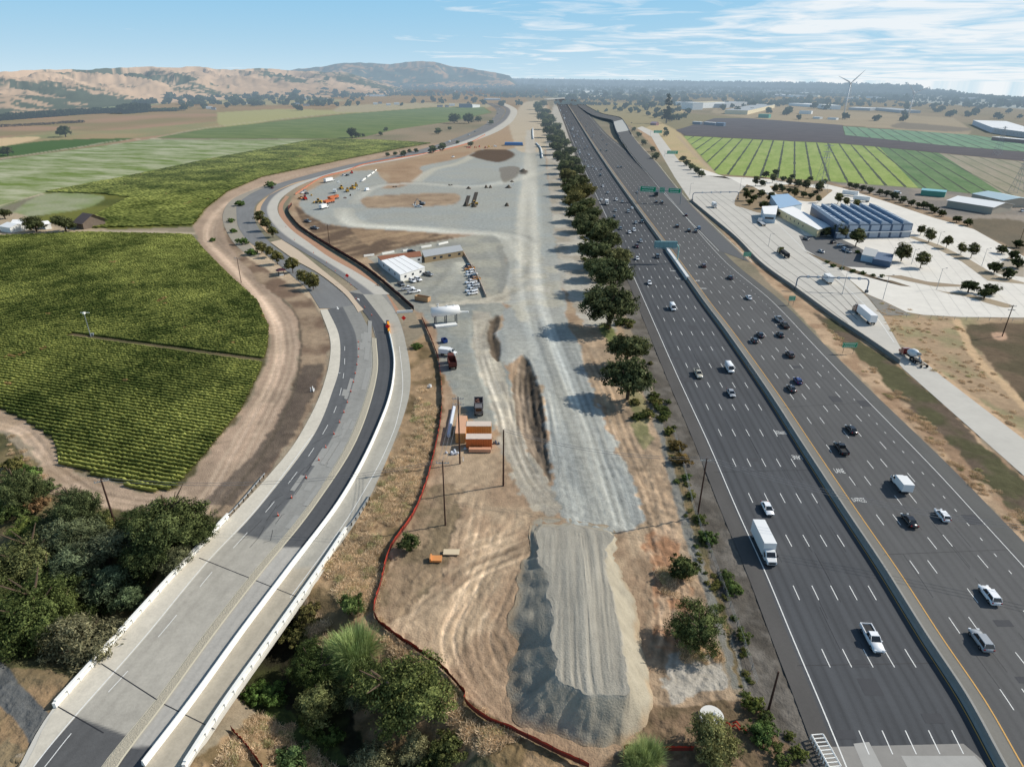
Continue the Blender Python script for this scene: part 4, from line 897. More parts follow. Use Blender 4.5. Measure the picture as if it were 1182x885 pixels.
def railing(name,px,label,parent=None,z=.1,h=1.0,post=True):
    w_=resample(wpath(px,10),70); mb=MB(); sweep(mb,w_,[(-.2,0),(-.2,h*.45),(.2,h*.45),(.2,0)],z); sweep(mb,w_,[(-.24,h*.85),(-.24,h*1.05),(.24,h*1.05),(.24,h*.85)],z)
    d=np.r_[0,np.cumsum(np.hypot(*np.diff(w_,axis=0).T))]
    for s in np.arange(0,d[-1],2.4):
        x=np.interp(s,d,w_[:,0]);y=np.interp(s,d,w_[:,1]); mb.box(x-.25,x+.25,y-.45,y+.45,z,z+h*.9)
    o=mb.build(name,WP,parent)
    if label: tag(o,label,'railing')
    return o
railing('bridge_railing',[(66,814),(150,721),(200,666),(264,597)],'white bridge railing on the creek side, left of the concrete shoulder')
railing('bridge_railing',[(215,884),(262,811),(318,732),(370,658),(400,613)],'white bridge railing on the outer edge beside the dry grass slope',z=.12)
sg=mat('galvanised',(190,192,192),rough=.45,metal=.6,haze=False)
def guardrail(px,label,h=.8):
    w_=resample(wpath(px,8),40); mb=MB(); sweep(mb,w_,[(-.06,h-.32),(-.12,h-.16),(-.06,h),(.06,h),(.06,h-.32)],.05); o=mb.build('guardrail',sg)
    tag(o,label,'guardrail'); d=np.r_[0,np.cumsum(np.hypot(*np.diff(w_,axis=0).T))]
    for s in np.arange(0,d[-1],1.9): x=np.interp(s,d,w_[:,0]);y=np.interp(s,d,w_[:,1]); mb=MB(); mb.box(x+.06,x+.24,y-.08,y+.08,-.3,h); mb.build('post',mat('post_dark',(60,56,52),haze=False),o)
    return o
guardrail([(264,597),(280,580),(306,549)],'steel guardrail leading on to the bridge beside the dark verge')
guardrail([(400,613),(412,598),(428,573)],'steel guardrail with dark posts ending in the dry grass slope')
KR=[(166,884),(222,811),(281,729),(333.5,659),(390,584),(422,528),(443,480),(451,455),(454.5,433),(455,415),(452.4,398),(449.5,385)]
m=MB(); sweep(m,resample(wpath(KR,10),160),[(-.3,0),(-.26,.2),(-.12,1.0),(.12,1.0),(.26,.2),(.3,0)],.12); o=m.build('temporary_barrier',WP); tag(o,'long curving white concrete barrier standing on the road','barrier')
# crash cushion at its nose
m=MB(); a=P(449.4,385,.12);b=P(448,373,.12); m.loft([[(a.x-.45,a.y,.12),(a.x+.45,a.y,.12),(a.x+.4,a.y,1.2),(a.x-.4,a.y,1.2)],[(b.x-.45,b.y,.12),(b.x+.45,b.y,.12),(b.x+.4,b.y,1.2),(b.x-.4,b.y,1.2)]])
o=m.build('crash_cushion',mat('yellow_orange',(240,160,40),haze=False,rough=.6)); tag(o,'orange and yellow crash cushion at the nose of the white barrier','crash cushion')
m=MB()
p=P(447.5,374); m.box(p.x-.5,p.x+.5,p.y-.05,p.y+.05,.3,1.6); m.build('nose_panel',mat('blue_panel',(80,90,130),haze=False),o)
# ------------------------------------------------------------------ vegetation
def leafcloud(seed,lobes,n,size,c0,c1,clumps=60,flat=0.0,inner=.25,up=0.35,stretch=1.0,holes=.0):
    """lobes (x,y,z,rx,ry,rz) ; returns verts, faces, cols"""
    g=np.random.default_rng(seed); lob=np.array(lobes,float); vol=lob[:,3]*lob[:,4]*lob[:,5]; k=g.choice(len(lob),clumps,p=vol/vol.sum())
    dirv=g.normal(size=(clumps,3)); dirv[:,2]+=.25; dirv/=np.linalg.norm(dirv,axis=1)[:,None]
    rad=g.uniform(.45,1.0,clumps)**.6; rad[g.random(clumps)<inner]*=.5
    cc_=lob[k,:3]+dirv*lob[k,3:]*rad[:,None]*.86; cs=g.uniform(.55,1.25,clumps); cb=g.uniform(-.28,.28,clumps)
    a=g.integers(0,clumps,n); R=float(np.mean(lob[:,3:]))
    d=g.normal(size=(n,3)); d/=np.linalg.norm(d,axis=1)[:,None]
    pos=cc_[a]+d*(g.random(n)**.5)[:,None]*(cs[a]*R*.40)[:,None]*np.array([1,1,.8])
    ctr=(lob[:,:3]*vol[:,None]).sum(0)/vol.sum()
    out=pos-ctr; out/=np.linalg.norm(out,axis=1)[:,None]+1e-6
    nrm=out*.9+g.normal(size=(n,3))*.7+d*.5; nrm[:,2]+=up; nrm/=np.linalg.norm(nrm,axis=1)[:,None]
    t=np.cross(nrm,g.normal(size=(n,3))); t/=np.linalg.norm(t,axis=1)[:,None]+1e-6; b=np.cross(nrm,t)
    s=size*g.uniform(.6,1.4,n)[:,None]
    V=np.stack([pos-t*s*stretch-b*s*.5,pos+t*s*.2*stretch-b*s*.6,pos+t*s*stretch+b*s*.5,pos-t*s*.2*stretch+b*s*.6],1).reshape(-1,3)
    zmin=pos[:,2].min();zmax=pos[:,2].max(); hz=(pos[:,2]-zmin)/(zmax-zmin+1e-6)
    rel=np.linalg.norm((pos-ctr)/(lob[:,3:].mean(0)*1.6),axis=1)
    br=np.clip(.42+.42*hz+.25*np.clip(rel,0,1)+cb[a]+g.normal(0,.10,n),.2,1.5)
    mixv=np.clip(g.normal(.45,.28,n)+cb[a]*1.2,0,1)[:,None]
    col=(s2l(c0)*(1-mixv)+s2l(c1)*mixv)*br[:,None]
    C=np.repeat(col,4,0); Fq=np.arange(n*4).reshape(n,4)
    return V,Fq,C
def trunkmesh(seed,h,r,branches,spread,hb=.35):
    rr=random.Random(seed); m=MB(); p=Vector((0,0,-.3)); q=Vector((rr.uniform(-.1,.1)*h*.2,rr.uniform(-.1,.1)*h*.2,h*hb)); m.tube(p,q,r,r*.75,7)
    top=q+Vector((rr.uniform(-.3,.3),rr.uniform(-.3,.3),h*.4)); m.tube(q,top,r*.75,r*.25,6)
    for k in range(branches):
        a=2*math.pi*k/branches+rr.uniform(-.4,.4); s=q.lerp(top,rr.uniform(0,.6)); e=s+Vector((math.cos(a)*spread,math.sin(a)*spread,h*rr.uniform(.15,.4))); m.tube(s,e,r*.45,r*.12,5)
    return m
BARK=mat('bark',(88,74,60),rough=.95,noise=.2,nscale=3,haze=True)
def rl(seed,n,r,zc,zr,rs):
    g=random.Random(seed); L_=[(0,0,zc,r*.62,r*.62,zr)]
    for k in range(n):
        a=2*math.pi*k/n+g.uniform(-.5,.5); d=r*g.uniform(.35,.62); L_.append((math.cos(a)*d,math.sin(a)*d,zc+g.uniform(-.5,.45)*zr,r*rs*g.uniform(.8,1.2),r*rs*g.uniform(.8,1.2),zr*rs*g.uniform(.9,1.3)))
    return L_
# all prototypes have unit crown diameter 1 -> built for a given size then scaled
PROTO={}
def proto(kind,variants,fn): PROTO[kind]=[fn(i) for i in range(variants)]
def P_oak(i):   # width 1, height .95
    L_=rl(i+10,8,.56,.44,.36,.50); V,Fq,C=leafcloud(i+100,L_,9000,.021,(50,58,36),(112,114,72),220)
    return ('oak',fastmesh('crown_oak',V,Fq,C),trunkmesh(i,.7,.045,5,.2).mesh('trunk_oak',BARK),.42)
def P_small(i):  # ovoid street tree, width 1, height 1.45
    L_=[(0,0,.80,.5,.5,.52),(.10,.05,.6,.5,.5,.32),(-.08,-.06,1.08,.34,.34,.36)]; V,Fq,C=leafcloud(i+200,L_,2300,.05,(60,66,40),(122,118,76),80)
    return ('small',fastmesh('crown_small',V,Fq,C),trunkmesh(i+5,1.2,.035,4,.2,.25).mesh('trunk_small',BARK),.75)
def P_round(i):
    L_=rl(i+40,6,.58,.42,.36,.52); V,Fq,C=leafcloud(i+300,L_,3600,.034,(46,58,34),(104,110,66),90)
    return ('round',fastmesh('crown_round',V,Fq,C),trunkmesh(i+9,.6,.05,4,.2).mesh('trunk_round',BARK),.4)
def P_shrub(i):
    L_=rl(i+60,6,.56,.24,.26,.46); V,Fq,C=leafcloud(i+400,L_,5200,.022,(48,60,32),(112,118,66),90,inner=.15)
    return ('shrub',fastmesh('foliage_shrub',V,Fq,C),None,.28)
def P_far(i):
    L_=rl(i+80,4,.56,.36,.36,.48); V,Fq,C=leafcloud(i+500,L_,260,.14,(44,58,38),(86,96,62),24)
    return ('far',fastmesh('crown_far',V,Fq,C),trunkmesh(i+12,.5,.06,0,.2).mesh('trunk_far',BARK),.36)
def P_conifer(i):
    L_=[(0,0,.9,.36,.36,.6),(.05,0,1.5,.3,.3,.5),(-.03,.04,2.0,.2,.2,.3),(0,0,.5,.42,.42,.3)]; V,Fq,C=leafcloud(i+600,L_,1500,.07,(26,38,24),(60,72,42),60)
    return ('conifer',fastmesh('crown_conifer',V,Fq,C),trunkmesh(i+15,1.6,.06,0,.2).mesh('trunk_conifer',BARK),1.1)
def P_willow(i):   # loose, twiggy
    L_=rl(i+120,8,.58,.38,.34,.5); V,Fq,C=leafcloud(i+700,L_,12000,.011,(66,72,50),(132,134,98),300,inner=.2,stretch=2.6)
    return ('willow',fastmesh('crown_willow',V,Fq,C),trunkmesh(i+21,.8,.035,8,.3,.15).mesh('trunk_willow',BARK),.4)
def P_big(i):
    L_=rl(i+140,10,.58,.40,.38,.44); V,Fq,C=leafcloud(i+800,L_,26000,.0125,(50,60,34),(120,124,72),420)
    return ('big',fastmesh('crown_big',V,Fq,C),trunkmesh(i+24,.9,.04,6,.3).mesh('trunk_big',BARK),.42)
def P_reed(i):   # fountain of long blades
    g=np.random.default_rng(i+900); Vs=[];Cs=[];n=2600
    for k in range(n):
        a=g.uniform(0,2*math.pi); r0_=.34*g.random()**.5; lean=g.uniform(.02,.5)*g.choice([.5,1,1]); h=g.uniform(.25,.95); wd=g.uniform(.004,.008)
        base=np.array([math.cos(a)*r0_,math.sin(a)*r0_,0]); dr=np.array([math.cos(a+g.normal(0,.5)),math.sin(a+g.normal(0,.5)),0]); sd=np.array([-dr[1],dr[0],0])*wd
        pr=base; cb=g.uniform(.6,1.2); mix=g.random()
        for s in range(4):
            t0=s/4;t1=(s+1)/4; p0=base+dr*lean*t0**1.6+np.array([0,0,h*(t0-.35*lean*t0*t0*2)]); p1=base+dr*lean*t1**1.6+np.array([0,0,h*(t1-.35*lean*t1*t1*2)])
            w0=1-t0*.6;w1=1-t1*.85
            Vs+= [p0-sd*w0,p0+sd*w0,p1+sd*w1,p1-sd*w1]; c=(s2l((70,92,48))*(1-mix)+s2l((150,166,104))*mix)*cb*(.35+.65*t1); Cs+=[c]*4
    V=np.array(Vs); return ('reed',fastmesh('blades_reed',V,np.arange(len(V)).reshape(-1,4),np.array(Cs)),None,.45)
def P_grass(i):  # dry grass tuft dome
    g=np.random.default_rng(i+950); n=420; a=g.uniform(0,6.28,n); r=g.random(n)**.5*.42; x=np.cos(a)*r;y=np.sin(a)*r; h=g.uniform(.12,.38,n)*(1.1-r); lx=g.normal(0,.12,n);ly=g.normal(0,.12,n); wd=.014
    th=g.uniform(0,3.14,n); sx=np.cos(th)*wd; sy=np.sin(th)*wd
    V=np.stack([np.c_[x-sx,y-sy,0*x],np.c_[x+sx,y+sy,0*x],np.c_[x+lx+sx*.5,y+ly+sy*.5,h],np.c_[x+lx-sx*.5,y+ly-sy*.5,h]],1).reshape(-1,3)
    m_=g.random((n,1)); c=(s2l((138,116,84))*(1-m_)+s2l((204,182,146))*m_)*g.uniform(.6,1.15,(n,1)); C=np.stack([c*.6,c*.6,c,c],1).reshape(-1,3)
    return ('grass',fastmesh('tuft',V,np.arange(4*n).reshape(-1,4),C),None,.15)
for k,nv_,fn_ in (('oak',3,P_oak),('small',3,P_small),('round',3,P_round),('shrub',4,P_shrub),('far',4,P_far),('conifer',2,P_conifer),('willow',3,P_willow),('big',2,P_big),('reed',1,P_reed),('grass',3,P_grass)): proto(k,nv_,fn_)
NTREE={'oak':'oak_tree','small':'young_tree','round':'round_tree','shrub':'shrub','far':'distant_tree','conifer':'tall_tree','willow':'bushy_tree','big':'broadleaf_tree','reed':'reed_clump','grass':'grass_tuft'}
CATN={'oak':'tree','small':'tree','round':'tree','shrub':'shrub','far':'tree','conifer':'tree','willow':'tree','big':'tree','reed':'reeds','grass':'grass'}
def shade(o,t): o.color=(t[0],t[1],t[2],1)
def tree(kind,cx,cy,wpx,label,group=None,tint=(1,1,1),hs=1.0,name=None,z0=None,at=None,width=None):
    """crown centred on photo pixel (cx,cy), wpx wide"""
    var=R_.choice(PROTO[kind]); zc=var[3]
    if at is None:
        wm=wpx/ppm(cx,cy); 
        for _ in range(3):
            base=0 if z0 is None else z0
            q=P(cx,cy,base+zc*wm*hs); wm=wpx*((q-Vector((0,0,CAMZ))).dot(cf))/F
        x,y=q.x,q.y
        if z0 is None:
            g0=gz(x,y)
            if g0<-.5: q=P(cx,cy,g0+zc*wm*hs); x,y=q.x,q.y
    else: x,y=at; wm=width
    g0=gz(x,y) if z0 is None else z0
    if var[2] is None:
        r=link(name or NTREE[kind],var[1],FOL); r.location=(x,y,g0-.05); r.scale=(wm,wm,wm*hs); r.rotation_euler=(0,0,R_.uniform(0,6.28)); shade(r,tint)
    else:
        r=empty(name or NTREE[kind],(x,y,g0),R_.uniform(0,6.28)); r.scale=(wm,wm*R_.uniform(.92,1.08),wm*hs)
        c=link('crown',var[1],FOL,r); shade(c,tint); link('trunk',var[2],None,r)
    tag(r,label,CATN[kind],group); return r
def jt(t,a=.12): 
    k=R_.uniform(1-a,1+a); return (t[0]*k*R_.uniform(.95,1.05),t[1]*k,t[2]*k*R_.uniform(.93,1.07))
ORD=['first','second','third','fourth','fifth','sixth','seventh','eighth','ninth','tenth','eleventh','twelfth','thirteenth','fourteenth','fifteenth','sixteenth','seventeenth','eighteenth','nineteenth','twentieth','twenty-first','twenty-second','twenty-third','twenty-fourth','twenty-fifth','twenty-sixth','twenty-seventh','twenty-eighth','twenty-ninth','thirtieth','thirty-first','thirty-second','thirty-third','thirty-fourth','thirty-fifth','thirty-sixth','thirty-seventh','thirty-eighth','thirty-ninth','fortieth']+['next']*60
row=[(726,436,58),(725,402,48),(704,352,62),(706,316,50),(690,308,32),(686,290,36),(712,296,30),(704,278,28),(684,268,38),(700,262,26),(672,255,28),(682,248,24),(665,243,26),(676,236,22),(662,229,24),(674,222,26),(660,215,24),(670,209,22),(655,202,22),(666,197,20),(651,191,20),(662,186,18),(648,181,20),(657,175,17),(643,170,18),(652,165,15),(639,161,17),(647,156,15),(634,151,16),(641,146,13),(630,142,15),(636,137,12),(626,134,13),(630,129,11),(623,126,11),(620,121,11),(628,119,9)]
for k,(x,y,w_) in enumerate(row):
    tn=(.85,.92,.85) if k!=6 else (1.5,1.35,1.25)
    if k in(14,15,18): tn=(1.35,1.1,.8)
    tree('oak',x,y,w_*1.12,('dense dark green tree in the long row along the freeway, %s from the near end'%ORD[k]) if k!=6 else 'grey green tree paler than its neighbours in the row along the freeway','trees in the long row beside the freeway',jt(tn))
g3=random.Random(8)
for k in range(26):
    x,y,w_=g3.choice(row[3:34]); tree('oak',x+g3.uniform(-7,7)*w_/30,y+g3.uniform(-4,5),w_*g3.uniform(.5,.85),'smaller tree filling the dense belt between work site and freeway','understorey trees of the belt beside the freeway',jt((1.05,1.0,.85),.2),g3.uniform(.8,1.25))
for k in range(60):
    t=g3.random()**.7; y=150+t*330; x=np.interp(y,[150,250,330,380,430,480],[638,668,694,712,735,752])+g3.uniform(-14,20)*(y-80)/300; tree('shrub',x,y,g3.uniform(4,10)*(y-60)/220,'low dry scrub at the foot of the tree belt beside the freeway','scrub below the tree belt',jt(g3.choice([(1.5,1.2,.85),(1.2,1.15,.8),(.9,1.0,.75),(1.7,1.35,1.0)]),.15))
for k in range(46):
    t=g3.random(); y=470+t*400; x=np.interp(y,[470,570,640,740,800,870],[764,790,812,846,862,896])+g3.uniform(-7,12); tree('shrub',x,y,g3.uniform(5,12),'small weed clump on the stony strip beside the freeway shoulder','weeds beside the freeway shoulder',jt(g3.choice([(1.4,1.2,.85),(1.0,1.1,.8),(1.7,1.4,1.0)]),.15),g3.uniform(.5,.9))
# left road trees
for k,(x,y,w_) in enumerate([(299.5,249,13),(307,258,15),(314,267,12)]): tree('small',x,y,w_,'dark street tree between the two carriageways, %s from the far end'%ORD[k],'trees on the road median',(1,1.05,.8),.8)
for k,(x,y,w_) in enumerate([(301,285,13),(311,290,12),(319,296.5,15),(337,305,17),(350,319,16),(360.5,324,18)]): tree('small',x,y,w_,'small olive street tree on the dry verge, %s from the far end'%ORD[k],'street trees on the dry verge',(1.35,1.25,.75),.8)
for k,(x,y,w_,l) in enumerate([(276,234,13,'low bright green shrub in the farthest planter of the side lane'),(266.6,253.7,10,'round green shrub in the side lane planter next to the old road'),(269,265.6,10,'small dark shrub between two planters of the side lane'),(280,278,15,'wide green shrub in the planter before the tree shadows'),(290,290,16,'wide leafy shrub beside the first olive street tree'),(312,212,14,'long low hedge strip at the bend of the old road'),(245,276,8,'small green bush beside the dirt track crossing')]): tree('shrub',x,y,w_,l,'planter shrubs',(.95,1.35,.8))
for k,(x,y,w_) in enumerate([(447.5,178,6),(456,177,6),(466,177,9),(472.7,174,6),(480,173.5,6.5),(499.7,172,11),(511,169,11),(543.5,166,8),(528,164,5)]): tree('round',x,y,w_,'small grey green roadside tree above the upper works yard, %s from the left'%ORD[k],'roadside trees above the works yard',(1.1,1.15,1.0))
for k,(x,y,w_,l) in enumerate([(406,153,15,'dense dark tree clump at the corner of the upper vineyard'),(414,156,6,'small pale bush next to the dark clump by the upper vineyard'),(419,156,5,'pale bush second from the dark clump by the upper vineyard'),(445.7,149,6,'pale green bush at the edge of the reddish field'),(439,154,6,'low olive bush on the reddish field'),(506,151,9,'pale green bush alone in the middle of the reddish field'),(519,148,5.5,'small dark bush right of the pale bush on the reddish field'),(524,136,15,'dark round tree, left one of the pair beyond the reddish field'),(541,136,15,'dark tree, right one of the pair beyond the reddish field'),(552,137,9,'low dark tree at the right end of the pair beyond the reddish field'),(74,151,17,'single dark round tree standing alone at the edge of the brown field'),(7.6,174,14,'grey brown round tree by the small green field at the left'),(567,141,7,'bush at the bend of the distant road')]): tree('round',x,y,w_,l,'field trees',(.8,.85,.75) if w_>12 else (1.2,1.2,1.0))
for k,(x,y,w_,l) in enumerate([(39.6,257,25,'big dark oak left of the old barn'),(73,257,25,'big dark oak touching the old barn'),(4,246,16,'dark oak at the left end of the farmyard')]): tree('oak',x,y,w_,l,'farmyard oaks',(.75,.8,.7))
# creek woodland, lower left
near=[('big',197,600,74,(.75,.85,.75),'big dark green tree beside the white bridge railing and dirt track'),('big',226,612,40,(.7,.85,.7),'dark green tree squeezed between the big tree and the bridge railing'),
('big',85,583,50,(.75,.85,.85),'grey green dome shaped tree left of the wooden power pole'),('shrub',52,560,22,(.9,1.05,1.0),'small blue green bush at the dirt track'),('big',18,562,50,(.8,.9,.8),'dark tree at the left edge above the red bush'),
('shrub',30,546,30,(1.0,1.45,.8),'bright green bush under the dirt bank at the left'),('shrub',42,581,26,(1.9,.95,1.05),'reddish bush among the green creek trees'),('shrub',36,568,16,(1.9,.8,.6),'small rust red bush above the reddish bush'),('shrub',15,534,26,(1.5,1.15,.8),'brownish dry bush below the straw bank'),
('big',31,614,30,(1.5,1.7,.8),'yellow green tree glowing among dark creek trees'),('willow',70,618,46,(.8,.9,.8),'olive green bushy tree below the grey green dome'),('willow',95,612,40,(.9,1.0,.85),'loose green bush right of the yellow green tree'),('shrub',112,598,30,(1.1,1.1,.9),'low olive bush at the foot of the wooden power pole'),
('shrub',130,606,30,(1.35,1.2,.85),'straw coloured brush right of the wooden power pole'),('big',155,598,30,(.75,.9,.75),'dark bush left of the big tree at the track'),('shrub',150,622,40,(1.3,1.05,.7),'brown dry brush below the power pole'),('willow',125,640,50,(.75,.85,.8),'dark twiggy tree in the middle of the creek wood'),('big',175,645,50,(.55,.65,.55),'very dark tree close under the bridge railing'),('willow',200,650,36,(.8,.8,.7),'dark brown green bush touching the bridge side'),
('willow',90,655,56,(.8,1.0,.95),'teal green willow in the lower creek wood'),('willow',125,675,50,(.75,1.0,.95),'teal bush between the grey tree and the bridge'),('willow',150,690,40,(.7,.95,.85),'teal bush hanging to the bridge railing'),('big',60,670,60,(.65,.8,.65),'shaded green tree behind the grey green giant'),
('big',25,650,80,(1.15,1.15,1.05),'large grey green tree at the left edge'),('big',24,705,92,(.75,.9,.6),'large dark green tree at the lower left corner of the wood'),('big',62,700,56,(.85,1.0,.65),'green tree between the corner tree and the grey leafless tree'),
('willow',92,731,72,(1.15,1.05,.98),'grey leafless looking tree next to the bridge railing'),('shrub',120,752,30,(.8,.75,.6),'dark low brush under the grey leafless tree'),('big',-30,690,70,(.8,.9,.7),'dark tree outside the left corner'),('shrub',165,668,40,(.6,.65,.5),'dark brush below the bridge railing'),('shrub',105,700,40,(.6,.75,.55),'dark brush behind the grey leafless tree'),('shrub',5,590,40,(.8,1.0,.75),'green brush at the left edge beside the red bush'),('shrub',70,600,34,(1.2,1.0,.75),'brown olive brush below the dome shaped tree'),
('reed',394,756,34,(1.4,1.5,1.2),'green giant cane clump beside the creek, nearest the bridge'),('reed',412,748,40,(1.5,1.55,1.3),'tallest giant cane clump above the creek, by the dry slope'),('reed',408,772,32,(1.25,1.4,1.1),'lower giant cane clump leaning over the dark creek'),('big',362,770,56,(.6,.75,.5),'dark willow between the bridge and the cane clump'),('big',468,803,98,(1.1,1.2,.85),'big leafy green tree beside the red fence above the creek'),('willow',372,806,56,(.9,1.0,.6),'olive willow hanging over the dark creek'),('big',430,790,50,(.7,.85,.6),'dark green tree between cane and big leafy tree'),
('willow',413,812,24,(1.5,1.4,1.3),'small grey bush among the creek trees'),('willow',478,867,34,(1.5,1.45,1.25),'pale grey shrub under the big leafy tree'),('willow',433,876,48,(1.45,1.4,1.2),'pale grey shrub at the bottom of the creek'),('round',403,697,27,(.9,1.15,.7),'round dark green bush on the dry grass beside the road'),('shrub',334,873,46,(.85,1.15,1.05),'blue green shrub on the dry bank by the short red fence'),('shrub',312,800,36,(.8,1.25,.55),'bright low weeds below the bridge'),('shrub',292,797,30,(.8,1.2,.55),'weedy bush in the shade of the bridge'),
('shrub',360,835,36,(1.0,1.2,.7),'green weeds on the bank of the creek'),('shrub',385,850,26,(.9,1.2,.6),'green weeds further down the creek bank'),('shrub',520,862,40,(.95,.95,.7),'olive brush below the red fence'),('shrub',505,885,44,(1.0,1.0,.8),'olive brush at the bottom edge'),('shrub',340,735,34,(1.15,.95,.8),'brown brush beside the bridge above the creek'),('shrub',355,712,30,(1.3,1.0,.85),'pinkish dry brush on the slope'),
('round',473,625,22,(.9,1.0,.7),'dark green bush inside the bend of the red fence'),('shrub',481,398,12,(.9,1.2,.7),'small green bush beside the upper red fence'),
('big',804,722,56,(.85,.95,.8),'wide dark olive tree on the bare soil beside the freeway'),('round',789,654,30,(.85,.95,.75),'dark tree above the wide olive tree'),('shrub',846,676,22,(.9,1.2,.8),'green bush between the path and the freeway below the truck'),('shrub',839,662,15,(.9,1.1,.8),'small bush above another bush left of the freeway'),('shrub',869,810,25,(1.25,1.3,.6),'yellow green bush left of the bare pole'),
('shrub',880.5,843,33,(.75,1.1,.7),'dark green bush below the bare pole'),('shrub',886,826,18,(1.0,1.15,1.0),'blue grey bush beside the bare pole'),('willow',825,852,52,(1.3,1.25,.75),'sparse yellowish tree near the round white tank lid'),('reed',737,874,26,(1.5,1.45,1.3),'pale cane clump at the bottom edge, left one beside the embankment'),('reed',750,868,28,(1.6,1.5,1.35),'pale cane clump at the bottom edge, right one beside the embankment'),('shrub',725.5,738,12,(.8,1.0,.7),'small green tuft on the pale slope of the embankment'),('shrub',858,733,18,(1.0,1.1,.7),'low bush beside the lower path'),
('shrub',922,867,20,(1.3,1.35,.7),'yellow green weeds next to the white railing at the bottom'),('shrub',903,875,22,(.9,1.0,.7),'dark weeds next to the white railing at the bottom'),('shrub',818,619,22,(.9,1.25,.8),'green bush beside the path behind the box truck'),('shrub',808,598,15,(1,1.1,.7),'small bush at the foot of the tall pole by the freeway'),('shrub',797,571,11,(1.2,1.2,.8),'small pale bush beside the path'),('shrub',792,550,11,(.9,1.3,.7),'small green bush under the rust coloured bush'),
('shrub',786,528,22,(1.65,.95,.6),'rust coloured bush beside the freeway shoulder'),('shrub',782,512,18,(1.6,.95,.6),'rust coloured bush, upper one of two beside the shoulder'),('shrub',772,496,13,(1.6,1.45,.8),'straw yellow bush beside the path'),('shrub',766,482,12,(1.2,1.2,.8),'olive bush upper beside the path'),('shrub',760,470,13,(.9,1.05,.7),'dark bush beside the path, below the row of trees'),('shrub',755,455,12,(.9,1.0,.7),'dark bush at the top of the path'),('shrub',750,440,11,(.9,1.0,.7),'low dark bush at the path top end'),
('shrub',735,872,24,(.9,1.0,.6),'dark brush at the foot of the pale cane clump'),('shrub',833,700,10,(1.1,1.1,.8),'tiny bush at the path edge'),('shrub',912,848,12,(1.2,1.2,.7),'tiny weeds by the freeway edge')]
for kd,x,y,w_,tn,l in near:
    tn=(tn[0]*1.0,tn[1]*.98,tn[2]*.95); tree(kd,x,y,w_*(1.2 if kd!='shrub' else 1.25),l,None,jt(tn,.05),.85 if kd=='shrub' else 1.0)
# dry grass tufts, far too many to count: one mesh
def grassfield(name,label,polys,n,size,tint=(1,1,1)):
    g=np.random.default_rng(5); Vs=[];Cs=[]
    pts=[]
    for px,k in polys:
        wp=wpoly(px); x0,y0=wp.min(0);x1,y1=wp.max(0)
        q=np.c_[g.uniform(x0,x1,int(k*3)),g.uniform(y0,y1,int(k*3))]; ii=pipm(q[:,0],q[:,1],wp)[:k]
        # cluster: keep where noise is high
        qq=q[ii]; nn=fbm(qq[:,0],qq[:,1],6,3,77); pts.append(qq[nn>-.15])
    pts=np.vstack(pts)
    for (x,y) in pts:
        V=PROTO['grass'][int(g.integers(0,3))][1]
        Vs.append((x,y))
    # gather vertex data of the tuft meshes
    base=[]
    for pr in PROTO['grass']:
        me=pr[1]; v=np.zeros(len(me.vertices)*3,np.float32); me.vertices.foreach_get('co',v); c=np.zeros(len(me.vertices)*4,np.float32); me.color_attributes['Col'].data.foreach_get('color',c); base.append((v.reshape(-1,3)[:560],c.reshape(-1,4)[:560,:3]))
    VV_=[];CC_=[]
    for k,(x,y) in enumerate(pts):
        v,c=base[k%3]; s=size*g.uniform(.6,1.5); a=g.uniform(0,6.28); ca,sa=math.cos(a),math.sin(a)
        vv=np.c_[(v[:,0]*ca-v[:,1]*sa)*s+x,(v[:,0]*sa+v[:,1]*ca)*s+y,v[:,2]*s*.8+gz(x,y)-.1]; VV_.append(vv); tt=g.uniform(.75,1.15); gr=g.random()<.12; CC_.append(c*tt*(np.array([.65,.85,.6]) if gr else 1))
    V=np.vstack(VV_);C=np.vstack(CC_); o=link(name,fastmesh(name,V,np.arange(len(V)).reshape(-1,4),C),FOL); shade(o,tint); tag(o,label,'grass',None,'stuff')
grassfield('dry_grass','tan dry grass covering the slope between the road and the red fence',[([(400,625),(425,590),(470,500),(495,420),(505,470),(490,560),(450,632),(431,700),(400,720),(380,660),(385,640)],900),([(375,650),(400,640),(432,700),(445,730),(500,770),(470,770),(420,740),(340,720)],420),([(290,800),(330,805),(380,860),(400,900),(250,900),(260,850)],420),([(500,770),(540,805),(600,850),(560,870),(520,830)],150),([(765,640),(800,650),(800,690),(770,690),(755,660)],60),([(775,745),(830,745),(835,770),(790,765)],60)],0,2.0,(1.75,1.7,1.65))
grassfield('roadside_grass','straw coloured grass along the freeway verge on the right',[([(950,372),(1020,432),(1105,520),(1200,605),(1205,640),(1120,560),(1040,475),(968,400)],420),([(1000,345),(1110,372),(1120,400),(1182,470),(1182,505),(1090,440),(1040,400)],240),([(640,640),(640,640),(10,500),(40,530),(60,570),(10,545)][2:],80)],0,1.7,(1.5,1.4,1.3))
